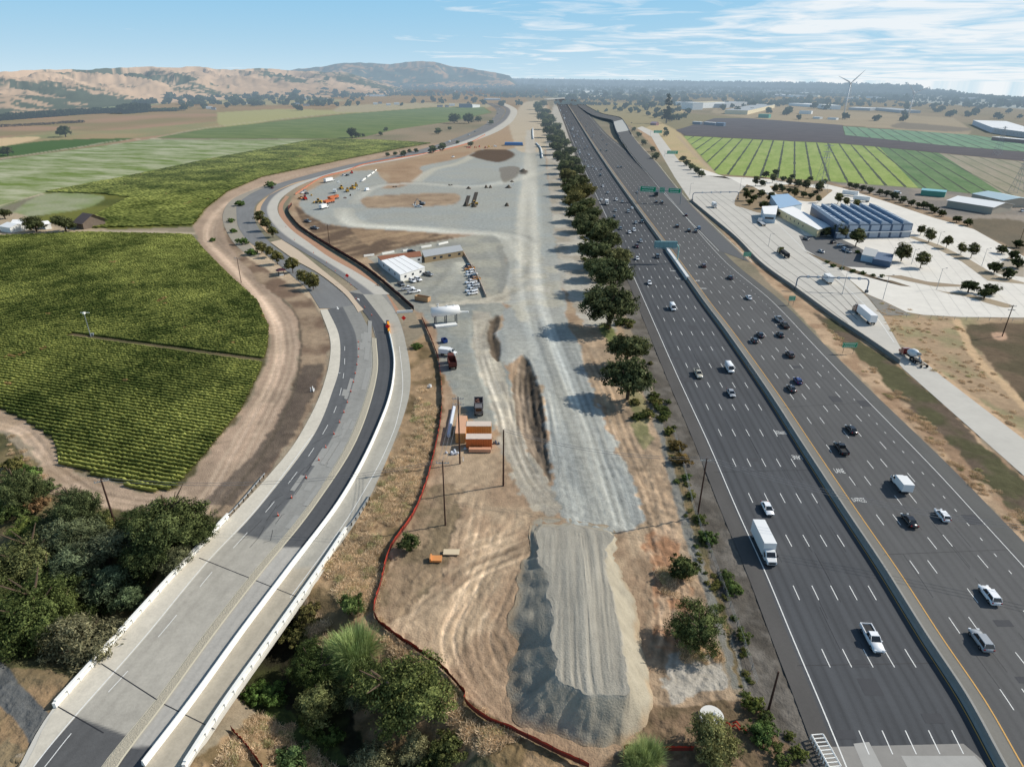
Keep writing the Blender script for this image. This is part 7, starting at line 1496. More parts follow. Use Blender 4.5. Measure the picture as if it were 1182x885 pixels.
def car_mesh_parts(kind):
    L_,W,st,gh=SPEC[kind]; hw=W/2; zb=.28
    m=MB(); m.loft([ringb(y*L_,zt,w*hw,zb if abs(y)<.49 else .36) for y,zt,w in st])
    yrb,yrt,yft,yfb,z0,z1=[gh[0]*L_,gh[1]*L_,gh[2]*L_,gh[3]*L_,gh[4],gh[5]]; a=hw*.86;b=hw*.72
    if kind=='van': m.loft([[(-hw*.93,y,1.1),(-hw*.97,y,1.4),(-hw*.9,y,2.2),(-hw*.8,y,2.35),(hw*.8,y,2.35),(hw*.9,y,2.2),(hw*.97,y,1.4),(hw*.93,y,1.1)] for y in(-.49*L_,-.47*L_,.18*L_,.2*L_)]); a=hw*.9;b=hw*.82
    for s in(-1,1):
        m.tube((s*a,yrb,z0),(s*b,yrt,z1),.06,.05,4); m.tube((s*a,yfb,z0),(s*b,yft,z1),.06,.05,4)
        ym=(yrb+yfb)/2; m.tube((s*a,ym,z0),(s*b,ym,z1),.06,.05,4)
    if kind=='pickup':
        pass
    body=m.mesh('body',PAINT,True)
    r=MB(); r.box(-b*1.03,b*1.03,yrt-.04,yft+.04,z1-.03,z1+.06,tx=.93,ty=.96); roof=r.mesh('roof',PAINT)
    gl=[('windscreen',[(-a,yfb,z0),(a,yfb,z0),(b,yft,z1),(-b,yft,z1)]),('rear_window',[(a,yrb,z0),(-a,yrb,z0),(-b,yrt,z1),(b,yrt,z1)]),('side_window',[(a,yfb,z0),(a,yrb,z0),(b,yrt,z1),(b,yft,z1)]),('side_window',[(-a,yrb,z0),(-a,yfb,z0),(-b,yft,z1),(-b,yrt,z1)])]
    if kind=='van': gl=[g for g in gl if g[0]!='rear_window']
    parts=[('body',body,1),('roof',roof,1)]
    for n,v in gl: q=MB(); q.add(v,[(0,1,2,3)]); parts.append((n,q.mesh(n,GLS),0))
    rw=.34 if kind in('sedan','hatchback') else .4
    for sx in(-1,1):
        for y in(-.31*L_,.31*L_):
            q=MB(); q.tube((sx*(hw-.24),y,rw),(sx*(hw+.01),y,rw),rw,rw,14); parts.append(('wheel',q.mesh('tyre',TYR),0,(sx,y,rw,hw)))
    for sx in(-1,1):
        yf=L_*.5; q=MB(); q.box(sx*hw*.72-.2,sx*hw*.72+.2,yf-.22,yf-.02,.62 if kind=='sedan' else .75,.78 if kind=='sedan' else .95); parts.append(('headlight',q.mesh('headlight',HLT),0))
        q=MB(); q.box(sx*hw*.78-.14,sx*hw*.78+.14,-yf-.02,-yf+.14,.72,.95); parts.append(('taillight',q.mesh('taillight',TLT),0))
        q=MB(); ym=yfb-.25; q.box(sx*(a+.14)-.12,sx*(a+.14)+.12,ym-.1,ym+.08,z0,z0+.17); parts.append(('mirror',q.mesh('mirror',PAINT),1))
    q=MB(); q.box(-hw*.6,hw*.6,L_*.5-.06,L_*.5+.015,.42,.62); parts.append(('grille',q.mesh('grille',BLKP),0))
    if kind=='pickup':
        q=MB(); q.box(-hw*.8,hw*.8,-.47*L_,-.12*L_,1.045,1.065); parts.append(('cargo_bed',q.mesh('cargo_bed',CHS),0))
        for sx in(-1,1): q=MB(); q.box(sx*hw*.9-.07,sx*hw*.9+.07,-.5*L_,-.1*L_,.98,1.25); parts.append(('bed_side',q.mesh('bed_side',PAINT),1))
        q=MB(); q.box(-hw*.85,hw*.85,-.5*L_,-.485*L_,.98,1.24); parts.append(('tailgate',q.mesh('tailgate',PAINT),1))
    # far version: one mesh, paint and glass
    f=MB(); f.loft([ringb(y*L_,zt,w*hw,zb) for y,zt,w in st]); f.cur=1
    if kind=='van': f.cur=0; f.loft([[(-hw*.95,y,1.1),(-hw*.85,y,2.3),(hw*.85,y,2.3),(hw*.95,y,1.1)] for y in(-.49*L_,.2*L_)]); f.cur=1
    f.loft([[(-a,yrb,z0-.05),(a,yrb,z0-.05),(a,yfb,z0-.05),(-a,yfb,z0-.05)],[(-b,yrt,z1),(b,yrt,z1),(b,yft,z1),(-b,yft,z1)]]); f.cur=0; f.box(-b,b,yrt,yft,z1,z1+.05); f.cur=1
    for sx in(-1,1):
        for y in(-.31*L_,.31*L_): f.tube((sx*(hw-.2),y,rw),(sx*hw,y,rw),rw,rw,8)
    return parts,f.mesh('car_far',[PAINT,GLS])
for k in SPEC: VT[k]=car_mesh_parts(k)
CN={'sedan':'sedan','hatchback':'hatchback_car','suv':'suv','pickup':'pickup_truck','van':'cargo_van'}
PROTOV={}
def make_car(kind,x,y,ang,rgbc,label,cat='car',group=None,far=False,z=.07,name=None):
    colr=lin(rgbc)
    if far:
        o=link(name or CN[kind],VT[kind][1],None,None,colr); o.location=(x,y,z); o.rotation_euler=(0,0,ang); tag(o,label,cat,group); return o
    r=empty(name or CN[kind],(x,y,z),ang)
    for p in VT[kind][0]:
        o=link(p[0],p[1],None,r,colr)
        if p[0]=='wheel':
            sx,yy,rw,hw=p[3]; key=('rim',round(rw,2),sx,round(yy,2),round(hw,2))
            if key not in PROTOV: q=MB(); q.tube((sx*(hw+.005),yy,rw),(sx*(hw+.02),yy,rw),rw*.58,rw*.5,10); PROTOV[key]=q.mesh('rim',RIM)
            link('rim',PROTOV[key],None,o)
    tag(r,label,cat,group); return r
def wheels_at(r,pts,rw,w_=.3):
    for (x,y) in pts: m=MB(); s=1 if x>0 else -1; m.tube((x-s*w_,y,rw),(x,y,rw),rw,rw,12); o=m.build('wheel',TYR,r); m=MB(); m.tube((x,y,rw),(x+s*.02,y,rw),rw*.55,rw*.5,8); m.build('rim',RIM,o)
def box_truck(x,y,ang,label,Lb=6.2,hb=3.6,col=(226,227,226),cabc=(226,227,226),far=False,z=.07,wb=2.45):
    r=empty('box_truck',(x,y,z),ang); T=Lb+2.4; y0=-T/2
    m=MB(); m.box(-wb/2,wb/2,y0,y0+Lb,1.0,hb); m.build('cargo_box',PAINTM,r,lin(col))
    m=MB(); m.box(-.5,.5,y0+.2,T/2-.4,.55,.98); m.build('chassis',CHS,r)
    yc=y0+Lb+.12; m=MB(); m.loft([[(-1.05,yc,.6),(-1.05,yc,2.35),(-.85,yc,2.55),(.85,yc,2.55),(1.05,yc,2.35),(1.05,yc,.6)],[(-1.05,yc+.75,.6),(-1.05,yc+.75,2.2),(-.85,yc+.75,2.5),(.85,yc+.75,2.5),(1.05,yc+.75,2.2),(1.05,yc+.75,.6)],[(-1.02,yc+1.35,.6),(-1.02,yc+1.35,1.55),(-.9,yc+1.35,1.6),(.9,yc+1.35,1.6),(1.02,yc+1.35,1.55),(1.02,yc+1.35,.6)],[(-.9,yc+2.3,.6),(-.9,yc+2.3,1.2),(-.8,yc+2.3,1.35),(.8,yc+2.3,1.35),(.9,yc+2.3,1.2),(.9,yc+2.3,.6)]]); m.build('cab',PAINT,r,lin(cabc))
    quad_obj('windscreen',GLS,[(-.85,yc+1.36,1.66),(.85,yc+1.36,1.66),(.8,yc+.79,2.44),(-.8,yc+.79,2.44)],r)
    for s in(-1,1): quad_obj('side_window',GLS,[(s*1.06,yc+.15,1.55),(s*1.06,yc+1.1,1.55),(s*1.06,yc+.75,2.15),(s*1.06,yc+.15,2.2)],r)
    m=MB(); m.box(-.7,.7,yc+2.28,yc+2.33,.75,1.15); m.build('grille',BLKP,r)
    for s in(-1,1): m=MB(); m.box(s*.8-.14,s*.8+.14,yc+2.2,yc+2.33,.8,1.05); m.build('headlight',HLT,r); m=MB(); m.box(s*1.25-.1,s*1.25+.1,yc+1.1,yc+1.2,1.6,2.1); m.build('mirror',BLKP,r)
    if not far or True: wheels_at(r,[(-1.1,y0+1.3),(1.1,y0+1.3),(-1.05,yc+1.6),(1.05,yc+1.6)],.48)
    tag(r,label,'truck'); return r
def semi(x,y,ang,label,col=(226,227,226),cabc=(120,50,40),Lt=15.0,hb=4.0,flat=False,z=.07,load=None):
    """x,y is the middle of the trailer"""
    r=empty('semi_truck',(x,y,z),ang); m=MB(); y0=-Lt/2;y1=Lt/2
    if flat: m.box(-1.25,1.25,y0,y1,1.1,1.35)
    else: m.box(-1.28,1.28,y0,y1,1.15,hb)
    m.build('trailer',PAINTM,r,lin(col)); m=MB(); m.box(-.45,.45,y0+.3,y1+4.6,.7,1.08); m.build('chassis',CHS,r)
    if load: m=MB(); m.box(-1.1,1.1,y0+.3,y1-.5,1.36,hb-.6,tx=.9); m.build('cargo',mat('cargo_'+str(load[0]),load,rough=.8),r)
    yc=y1+1.2; m=MB(); m.loft([[(-1.2,yc,.7),(-1.2,yc,3.3),(-1,yc,3.6),(1,yc,3.6),(1.2,yc,3.3),(1.2,yc,.7)],[(-1.2,yc+1.8,.7),(-1.2,yc+1.8,2.9),(-1,yc+1.8,3.2),(1,yc+1.8,3.2),(1.2,yc+1.8,2.9),(1.2,yc+1.8,.7)],[(-1.15,yc+2.5,.7),(-1.15,yc+2.5,1.9),(-1,yc+2.5,1.95),(1,yc+2.5,1.95),(1.15,yc+2.5,1.9),(1.15,yc+2.5,.7)],[(-.95,yc+4,.7),(-.95,yc+4,1.5),(-.85,yc+4,1.7),(.85,yc+4,1.7),(.95,yc+4,1.5),(.95,yc+4,.7)]]); m.build('cab',PAINT,r,lin(cabc))
    quad_obj('windscreen',GLS,[(-1,yc+2.52,2.0),(1,yc+2.52,2.0),(.95,yc+1.84,3.0),(-.95,yc+1.84,3.0)],r)
    for s in(-1,1): quad_obj('side_window',GLS,[(s*1.21,yc+1.0,2.0),(s*1.21,yc+2.2,2.0),(s*1.21,yc+1.8,2.7),(s*1.21,yc+1.0,2.7)],r); m=MB(); m.tube((s*1.3,yc+2.3,1.9),(s*1.3,yc+2.3,2.6),.1,.1,5); m.build('mirror',BLKP,r)
    wheels_at(r,[(s*1.2,yy) for s in(-1,1) for yy in(y0+1,y0+2.3,y1-.6,y1+.7,yc+2.9)],.5)
    tag(r,label,'truck'); return r
def head(fa,fb,k,y,down):
    f=lambda q:float(fa(q)+(fb(q)-fa(q))*k); a=P(f(y+3),y+3);b=P(f(y-3),y-3); t=(b-a).normalized()*(-1 if down else 1); return math.atan2(-t.x,t.y)
CW={'white':(238,239,240),'silver':(160,164,168),'grey':(104,108,112),'dark grey':(54,57,62),'black':(20,21,24),'dark red':(78,24,26),'blue':(28,44,110),'light blue':(120,150,180),'brown':(74,54,44),'beige':(190,184,166),'dark blue':(26,34,52)}
# southbound traffic (towards the camera) : x,y,kind,colour
SB=[(1007,736,'pickup','white','white pickup with an open loaded bed, nearest vehicle on the southbound side'),(886,586,'sedan','white','white car just ahead of which the white box truck drives'),(844,453,'sedan','silver','silver sedan driving below the tall white van'),(842,425,'van','white','tall white van right of the beige pickup'),(806,431,'pickup','beige','beige pickup truck left of the tall white van'),(776.5,355,'van','white','white van alone in the middle of the southbound lanes'),(749.6,326,'sedan','white','white car just below the teal message sign, near the tree row'),
(759,296,'suv','dark grey',0),(735.6,298,'sedan','white',0),(735,284,'pickup','dark red',0),(739.7,278,'sedan','silver',0),(726.6,268,'sedan','white',0),(732,265.6,'suv','white',0),(716.4,263.6,'sedan','grey',0),(734,257,'sedan','silver',0),(741,256,'suv','dark grey',0),(709,250,'sedan','black',0),(725.4,244,'suv','silver',0),(729.5,240,'sedan','white',0),(710.5,243,'sedan','silver',0),(718.5,232.7,'sedan','silver',0),(711.5,230.7,'suv','white',0),(694,230.7,'sedan','white',0),(701.4,222.5,'sedan','silver',0),(696,214.7,'sedan','white',0),
(693,202.6,'suv','dark grey',0),(688,195.2,'sedan','white',0),(694,195.6,'sedan','black',0),(679,192.2,'suv','white',0),(684,192.6,'sedan','silver',0),(675.7,185.7,'sedan','silver',0),(682.5,182.7,'sedan','white',0),(679.8,178.4,'suv','white',0),(669,175,'van','white',0),(669.3,178,'van','silver',0),(675,172,'sedan','dark grey',0),(669.6,168.5,'sedan','silver',0),(678,169.6,'suv','silver',0),(662.5,168.5,'sedan','black',0),(664.6,164,'sedan','white',0),(673.5,163.5,'sedan','silver',0),(672,160,'suv','white',0),(668,158,'sedan','grey',0),(662.5,157.6,'van','white',0),(666,155,'sedan','white',0),(660,154.5,'sedan','silver',0),(667,151.5,'sedan','white',0),(659.5,147.5,'sedan','grey',0),(656,144,'sedan','silver',0),(662,147,'sedan','white',0),(651,133,'van','white',0),(657,139.5,'sedan','silver',0),(654,129,'sedan','white',0),(650.5,125,'sedan','silver',0),(653,122,'sedan','white',0),(660,143,'suv','black',0),(648,122,'van','white',0)]
NBl=[(982.8,495,'sedan','black','black sedan right of the dashes, ahead of the black pickup'),(971,517,'pickup','black','black pickup truck following the black sedan'),(1050,600,'sedan','black','black sedan left of the white hatchback, behind the small box truck'),(1088,594,'hatchback','white','white hatchback right of the black sedan'),(1142.5,686,'suv','white','white suv near the right edge, above the silver one'),(1132.5,738,'suv','silver','silver suv nearest to the camera on the northbound side'),
(899,368,'pickup','silver','silver pickup side by side with the brown pickup'),(905.8,375,'pickup','brown','brown pickup just behind the silver pickup'),(900.7,385.7,'sedan','black','black sedan below the brown pickup'),(877.7,386,'sedan','dark blue','dark blue grey car, right one of a close pair in the middle lanes'),(870.9,392.5,'hatchback','dark grey','dark grey car, left one of a close pair in the middle lanes'),(911.9,408.7,'suv','brown','brownish suv alone right of the close dark pair'),(921,439,'hatchback','blue','bright blue car beside the dark grey one'),(913.6,447.7,'sedan','dark grey','dark grey sedan beside the bright blue car'),
(864.5,343,'sedan','white','white sedan alone in the northbound lanes near the small green sign'),(843,320,'sedan','dark blue','dark blue sedan above the lone white sedan'),(812,306.5,'suv','dark red','dark red car level with the foot of the teal sign mast'),(795,266,'suv','black',0),(803,266.8,'sedan','dark grey',0),(806.6,263,'suv','light blue',0),(781.4,261,'suv','black',0),(792,248,'sedan','dark red',0),(757.6,233,'sedan','dark grey',0),(764,233.6,'suv','dark grey',0),(735.6,222,'sedan','silver',0),
(713.5,192.7,'sedan','silver',0),(716.8,192.7,'sedan','black',0),(700,174,'suv','black',0),(693.5,173,'sedan','dark grey',0),(700.5,167,'sedan','dark grey',0),(696,161.5,'sedan','black',0),(683.6,158.4,'sedan','black',0),(685.5,155.8,'sedan','white',0),(693.6,156,'sedan','dark grey',0),(684.6,151.6,'suv','grey',0),(676.6,150.5,'sedan','dark grey',0),(683,149,'sedan','silver',0),(676.5,146,'sedan','black',0),(670,139,'sedan','dark grey',0),(664,131,'sedan','grey',0),(678,143,'sedan','silver',0),(672,134,'sedan','dark grey',0)]
used={}
def place(lst,down,fa,fb,nl,side):
    cnt={}
    for (x,y,kd,cn,lab) in lst:
        zz=.8; q=P(x,y,zz); px,py=proj((q.x,q.y,0)); k=(px-float(fa(py)))/(float(fb(py))-float(fa(py))); a=head(fa,fb,min(max(k,0),1),py,down)
        far=q.length>560; kn={'suv':'suv','pickup':'pickup','van':'van','sedan':'car','hatchback':'car'}[kd]
        if not lab:
            lane=int(k*nl) if down else int((1-k)*nl); ln=max(0,min(nl-1,lane)); key=(cn,kn,ln); cnt[key]=cnt.get(key,0)+1
            lab='%s %s in the %s %s lane from the %s, %s such one going up'%(cn,kn,ORD[ln],side,'shoulder' if True else '',ORD[cnt[key]-1])
        make_car(kd,q.x,q.y,a,CW[cn],lab,'car' if kn in('car','suv') else ('van' if kn=='van' else 'pickup'),'freeway traffic',far)
place(SB,True,Lx,Sx,6,'southbound'); place(NBl,False,Nx,Rx,7,'northbound')
def hd(x,y,dx,dy): a=P(x,y);b=P(x+dx,y+dy); t=(b-a).normalized(); return math.atan2(-t.x,t.y)
def at(x,y,z=0): q=P(x,y,z); return q.x,q.y
box_truck(*at(882.5,628,1.6),head(Lx,Sx,.1,628,True),'long white box truck with conventional cab on the outer southbound lane',7.6,3.9)
box_truck(*at(700.5,234,1.5),head(Lx,Sx,.35,234,True),'smaller white box truck far up the southbound lanes',5.5,3.4)
box_truck(*at(1040,558,1.2),head(Nx,Rx,.55,558,False),'small white box truck seen from behind on the northbound side',3.9,2.9)
box_truck(*at(757,224,1.5),head(Nx,Rx,.35,224,False),'dark backed box truck passing under the green gantry',6,3.7,(60,66,74),(200,204,210))
box_truck(*at(661,150,1.6),head(Lx,Sx,.35,150,True),'white truck in dense far traffic, nearest of three distant ones',7,3.8); box_truck(*at(651.7,137,1.6),head(Lx,Sx,.35,137,True),'white truck in dense far traffic, middle of three distant ones',7,3.8); box_truck(*at(647,128,1.6),head(Lx,Sx,.3,128,True),'white truck in dense far traffic, farthest of three distant ones',8,3.8)
# scale lanes
semi(*at(1000,364.5,1.6),hd(1000,365,-14,-12),'long white semi trailer with dark red cab on the scale road',(228,229,230),(92,44,36),13.5)
semi(*at(906,293,1.4),hd(906,293,-13,-10),'dark flatbed semi on the scale lanes in front of the cream building',(48,50,54),(110,108,60),10,3.2,True,load=(40,42,46))
semi(*at(880,257.5,1.3),hd(880,257,-8,-6.5),'white and grey flatbed semi stopped beside the scale office',(168,172,176),(220,222,226),9,3.0,True)
box_truck(*at(955,322,1.4),hd(955,322,-12,-10),'white truck passing beneath the lower arch gantry',6.5,3.6); box_truck(*at(824.5,237.5,1.3),hd(824,238,14,11),'white truck coming down below the upper arch gantry',5.5,3.6)
box_truck(*at(773,176,1.4),hd(773,178,-4,-6),'dark truck half hidden by the green sign on the scale road',5.5,3.3,(40,42,46),(50,52,56))
for k,(x,y,dp,l) in enumerate([(981,226,14,'white parked trailer behind the blue hall, left one'),(994,232.5,12,'white parked trailer behind the blue hall, right one')]):
    q=P(x,y); r=empty('parked_trailer',q,.9); m=MB(); m.box(-1.3,1.3,-6,6,1.1,4.0); m.build('trailer_box',WTR,r); m=MB(); m.box(-.4,.4,-5.5,5.5,.7,1.08); m.build('chassis',CHS,r); wheels_at(r,[(-1.2,-5),(1.2,-5),(-1.2,-3.8),(1.2,-3.8)],.5); tag(r,l,'trailer')
def mixer():
    x,y=at(1050,414); r=empty('cement_mixer',(x,y,.05),hd(1050,415,-14,-9)); m=MB(); m.box(-.5,.5,-5,4.4,.7,1.1); m.build('chassis',CHS,r)
    m=MB(); m.loft([[(-1.2,2.2,.8),(-1.2,2.2,2.9),(1.2,2.2,2.9),(1.2,2.2,.8)],[(-1.2,3.6,.8),(-1.2,3.6,2.7),(1.2,3.6,2.7),(1.2,3.6,.8)],[(-1.1,4.1,.8),(-1.1,4.1,1.8),(1.1,4.1,1.8),(1.1,4.1,.8)],[(-1,5.2,.8),(-1,5.2,1.5),(1,5.2,1.5),(1,5.2,.8)]]); m.build('cab',PAINT,r,lin((120,26,26)))
    quad_obj('windscreen',GLS,[(-1.0,4.12,1.85),(1.0,4.12,1.85),(1,3.64,2.6),(-1,3.64,2.6)],r)
    rg=[]
    for t,rd in((0,.45),(.15,.95),(.45,1.35),(.7,1.25),(1,.5)):
        cy_=1.7-t*5.2; cz=2.1+t*1.0; rg.append([(rd*math.cos(a),cy_+rd*math.sin(a)*.25,cz+rd*math.sin(a)) for a in [i*math.pi/7 for i in range(14)]])
    m=MB(); m.loft(rg); m.build('drum',mat('drum',(214,218,220),rough=.5),r,smooth=True)
    m=MB(); m.box(-.3,.3,-5.4,-3.9,1.6,1.9); m.tube((0,-4.2,2.6),(0,-5.4,1.0),.3,.2,6); m.build('chute',STL,r)
    m=MB(); m.box(-.6,.6,-4.2,-3.2,2.9,3.7,tx=.6); m.build('hopper',STL,r)
    wheels_at(r,[(s*1.15,yy) for s in(-1,1) for yy in(-4.2,-2.9,-1.6,3.9)],.52); m=MB(); m.path([(-.5,-5,1),(-.5,-7.5,1.0),(.5,-7.5,1.0),(.5,-5,1)],.12,5); m.build('tag_axle_arm',CHS,r); wheels_at(r,[(-1.2,-7.5),(1.2,-7.5)],.5)
    tag(r,'cement mixer with dark red cab and white drum at the bottom of the scale road','cement mixer')
mixer()
# parked vehicles at the works yard
xs_p=[(540,306.5,'sedan','dark blue'),(541.5,309.5,'pickup','orange'),(543,313,'suv','white'),(544,316,'pickup','white'),(545.5,319,'suv','dark blue'),(547.5,321.8,'pickup','orange'),(543.5,325,'pickup','white'),(546,328.5,'pickup','white'),(546.5,331.5,'pickup','silver'),(544,334.5,'pickup','white'),(545.5,337.8,'suv','white')]
CW['orange']=(190,130,60)
hdp=hd(545,320,-12,2)
for k,(x,y,kd,cn) in enumerate(xs_p):
    q=P(x,y,.8); make_car(kd,q.x,q.y,hdp,CW[cn],'%s %s parked along the pale wall, %s from the far end'%(cn,{'suv':'suv','pickup':'pickup','sedan':'car'}[kd],ORD[k]),'car','cars parked along the low wall',z=0)
for (x,y,kd,cn,dx,dy,l) in [(476,323.5,'suv','white',8,4,'white suv at the corner of the white site office, left one'),(482.5,322,'suv','white',8,3,'white suv at the corner of the white site office, right one'),(471,332.5,'pickup','white',9,-1,'white pickup behind another white pickup near the wooden bin'),(478,336,'pickup','white',11,-2,'white pickup in front, nearest the wooden bin'),(463,327,'pickup','grey',7,5,'grey vehicle at the shaded corner of the site office'),(494,316,'pickup','grey',8,2,'grey pickup between the two office buildings'),(475,290,'suv','black',9,-1,'black car parked beside the barrier blocks'),
 (349,222,'sedan','white',8,-2,'white car parked at the orange fence of the upper yard'),(352,220,'sedan','silver',8,-2,'silver car parked at the orange fence of the upper yard'),(348,228,'pickup','orange',8,-2,'yellow orange pickup at the orange fence'),(354,223,'sedan','black',8,-2,'black car at the orange fence'),(397,202,'suv','white',8,-2,'white vehicle near the red machine at the upper fence'),(401,202,'suv','black',8,-2,'dark vehicle near the red machine at the upper fence'),(418,208.5,'sedan','white',8,-2,'white car in the upper yard beside the barrier blocks'),(424,219,'van','white',8,-2,'white van standing right of the yellow machines'),
 (355,255,'pickup','grey',8,2,'old grey pickup on the dark bank, upper one'),(363,263,'pickup','grey',8,1,'old grey pickup on the dark bank, lower one'),(473,258,'pickup','white',9,0,'white pickup right of the brown strip'),(523,181,'pickup','white',8,-2,'white pickup pair near the roadside bushes above the yard')]:
    if (x,y)==(473,258): x,y=(483,238)
    q=P(x,y,.8); make_car(kd,q.x,q.y,hd(x,y,dx,dy),CW[cn],l,'car' if kd in('suv','sedan') else ('van' if kd=='van' else 'pickup'),far=q.length>560,z=0)
for (x,y,kd,cn,dx,dy,l) in [(930.5,275.5,'sedan','dark grey',9,3,'dark car by the entrance of the cream building'),(948,290,'sedan','silver',9,3,'silver car in the car park, lower left'),(970,282.5,'sedan','white',9,-1,'white car in the middle of the car park'),(962,279.5,'suv','black',9,-2,'black car behind the white one in the car park'),(979.5,290,'suv','silver',8,4,'silver car under the dark tree in the car park'),(975,288,'suv','light blue',8,4,'pale blue car under the dark tree in the car park'),
 (1176,235.5,'suv','white',6,5,'white vehicle parked at the right frame edge, upper'),(1180,243,'suv','white',6,5,'white vehicle parked at the right frame edge, lower'),(1157,237,'pickup','dark grey',6,2,'dark pickup at the end of the long warehouse'),(1036,222.5,'van','white',8,1,'white van by the farm shed'),(376,214,'suv','dark red',0,0,0),(314.5,216.5,'suv','dark red',9,-6,'dark red car driving on the old road'),(519,163.5,'van','white',8,-4,'white van on the far old road above the yard')]:
    if l==0: continue
    q=P(x,y,.8); make_car(kd,q.x,q.y,hd(x,y,dx,dy),CW[cn],l,'car' if kd in('suv','sedan') else ('van' if kd=='van' else 'pickup'),far=q.length>560,z=.1)
for k,(x,y,cn) in enumerate([(563,141,'white'),(574,131.5,'dark grey'),(569,137,'silver'),(548,152,'grey'),(541,155.5,'white'),(717,143,'black'),(576,126,'white'),(729,141.8,'dark red')]):
    q=P(x,y,.8); make_car('sedan',q.x,q.y,.4,CW[cn],'tiny %s car on a distant side road, %s of its kind'%(cn,ORD[k]),'car','cars on distant side roads',True,z=.2)
# machines
YEL=mat('machine_yellow',(206,160,62),rough=.6,noise=.08); ORG=mat('machine_orange',(186,104,66),rough=.6,noise=.06); BRNR=mat('rust_brown',(92,48,40),rough=.8,noise=.15,nscale=2); REDM=mat('machine_red',(196,50,34),rough=.6)
def loader(x,y,ang,m_,label,cat='loader',s=1.0):
    q=P(x,y,1.0); r=empty('wheel_loader',(q.x,q.y,0),ang); r.scale=(s,s,s); m=MB(); m.box(-1.1,1.1,-3.2,-.6,.9,2.2,tx=.85,ty=.9); m.box(-.9,.9,-.6,1.6,.9,1.5); m.build('body',m_,r); m=MB(); m.box(-.8,.8,-1.0,.5,1.9,3.3,tx=.85,ty=.85); m.build('cab',GLS,r); m=MB(); m.box(-.75,.75,-.95,.45,3.3,3.45); m.build('cab_roof',m_,r)
    m=MB(); 
    for s_ in(-.6,.6): m.tube((s_,1.2,1.6),(s_,3.0,.9),.14,.14,5)
    m.build('lift_arm',m_,r); m=MB(); m.loft([[(-1.4,2.8,.3),(-1.4,3.0,1.3),(-1.4,3.3,.9),(-1.4,3.9,.2)],[(1.4,2.8,.3),(1.4,3.0,1.3),(1.4,3.3,.9),(1.4,3.9,.2)]]); m.build('bucket',m_,r); wheels_at(r,[(s_*1.25,yy) for s_ in(-1,1) for yy in(-2,1.1)],.75,.5); tag(r,label,cat)
def excavator(x,y,ang,m_,label):
    q=P(x,y,1.0); r=empty('excavator',(q.x,q.y,0),ang)
    for s_ in(-1,1): m=MB(); m.box(s_*1.2-.3,s_*1.2+.3,-2,2,0,.9,ty=.85); m.build('track',TYR,r)
    m=MB(); m.box(-1.4,1.4,-2.4,1.3,1.0,2.1,tx=.92,ty=.95); m.build('body',m_,r); m=MB(); m.box(-1.35,-.4,.1,1.5,2.1,3.1,tx=.9); m.build('cab',GLS,r); m=MB(); m.tube((.3,1.2,1.6),(.3,4,4.2),.3,.22,5); m.build('boom',m_,r); m=MB(); m.tube((.3,4,4.2),(.3,6,1.6),.2,.15,5); m.build('stick',m_,r); m=MB(); m.box(-.3,.9,5.4,6.3,.6,1.6,tx=.9); m.build('bucket',m_,r); tag(r,label,'excavator')
for (x,y,a,l) in [(401,220,.3,'yellow wheel loader in the upper yard, nearest of the group'),(407,217,.8,'yellow wheel loader in the upper yard, middle of the group'),(411,214,.2,'yellow wheel loader in the upper yard, right one of the group'),(394,217,.5,'yellow wheel loader in the upper yard, left one of the group'),(367,233,1.5,'small yellow loader left of the orange hauler')]: loader(x,y,a,YEL,l)
loader(352,229,.5,REDM,'red machine at the orange fence, lower left of the upper yard'); loader(406,199,.4,REDM,'small red machine at the upper fence','loader',.8); loader(547,235.5,1.7,YEL,'yellow loader beside the trench patches in the middle yard')
excavator(487,235,1.2,mat('machine_grey',(120,126,132),rough=.6),'grey excavator beside the brown strip in the middle yard')
def hauler(x,y,ang,m_,label,L_=9):
    q=P(x,y,1.2); r=empty('dump_truck',(q.x,q.y,0),ang); m=MB(); m.box(-1.1,1.1,L_/2-2.6,L_/2,1.0,3.0,tx=.9,ty=.9); m.build('cab',m_,r); m=MB(); m.box(-1.3,1.3,-L_/2,L_/2-3,1.3,1.5); 
    for s_ in(-1.25,1.25): m.box(s_-.08,s_+.08,-L_/2,L_/2-3,1.503,2.9)
    m.box(-1.165,1.165,-L_/2,-L_/2+.15,1.503,2.7); m.box(-1.165,1.165,L_/2-3.15,L_/2-3,1.503,3.0); m.build('dump_bed',m_,r); wheels_at(r,[(s_*1.25,yy) for s_ in(-1,1) for yy in(-L_/2+1.2,-L_/2+2.8,L_/2-1.3)],.7,.5); quad_obj('windscreen',GLS,[(-.8,L_/2+.02,1.9),(.8,L_/2+.02,1.9),(.8,L_/2-.1,2.7),(-.8,L_/2-.1,2.7)],r); tag(r,label,'dump truck')
hd1=hd(380,232,12,-3)
for x,y,mm,l in [(380,233,ORG,'orange hauler in the middle of the upper yard, lower of two'),(385,228.5,ORG,'orange hauler in the upper yard, upper of two')]: hauler(x,y,hd1,mm,l,11)
box_truck(*at(374,239,1.2),hd1,'white truck in front of the orange haulers',6,3.4,z=0); box_truck(*at(380,208.5,1.2),hd1,'long white trailer truck by the upper fence',10,3.6,z=0); box_truck(*at(386.5,221,1.2),hd1+.6,'white tank truck between loaders and orange haulers',4,3.0,z=0)
hauler(521.5,418,hd(521,418,-3,-12),BRNR,'rusty brown dump bed truck parked beside the red fence',8); hauler(552.5,470,hd(552,470,0,14),mat('grey_truck',(104,102,104),rough=.7,noise=.1),'grey dump truck loaded with debris above the containers',7.5)
q=P(552.5,466,1.7); m=MB(); g=random.Random(2)
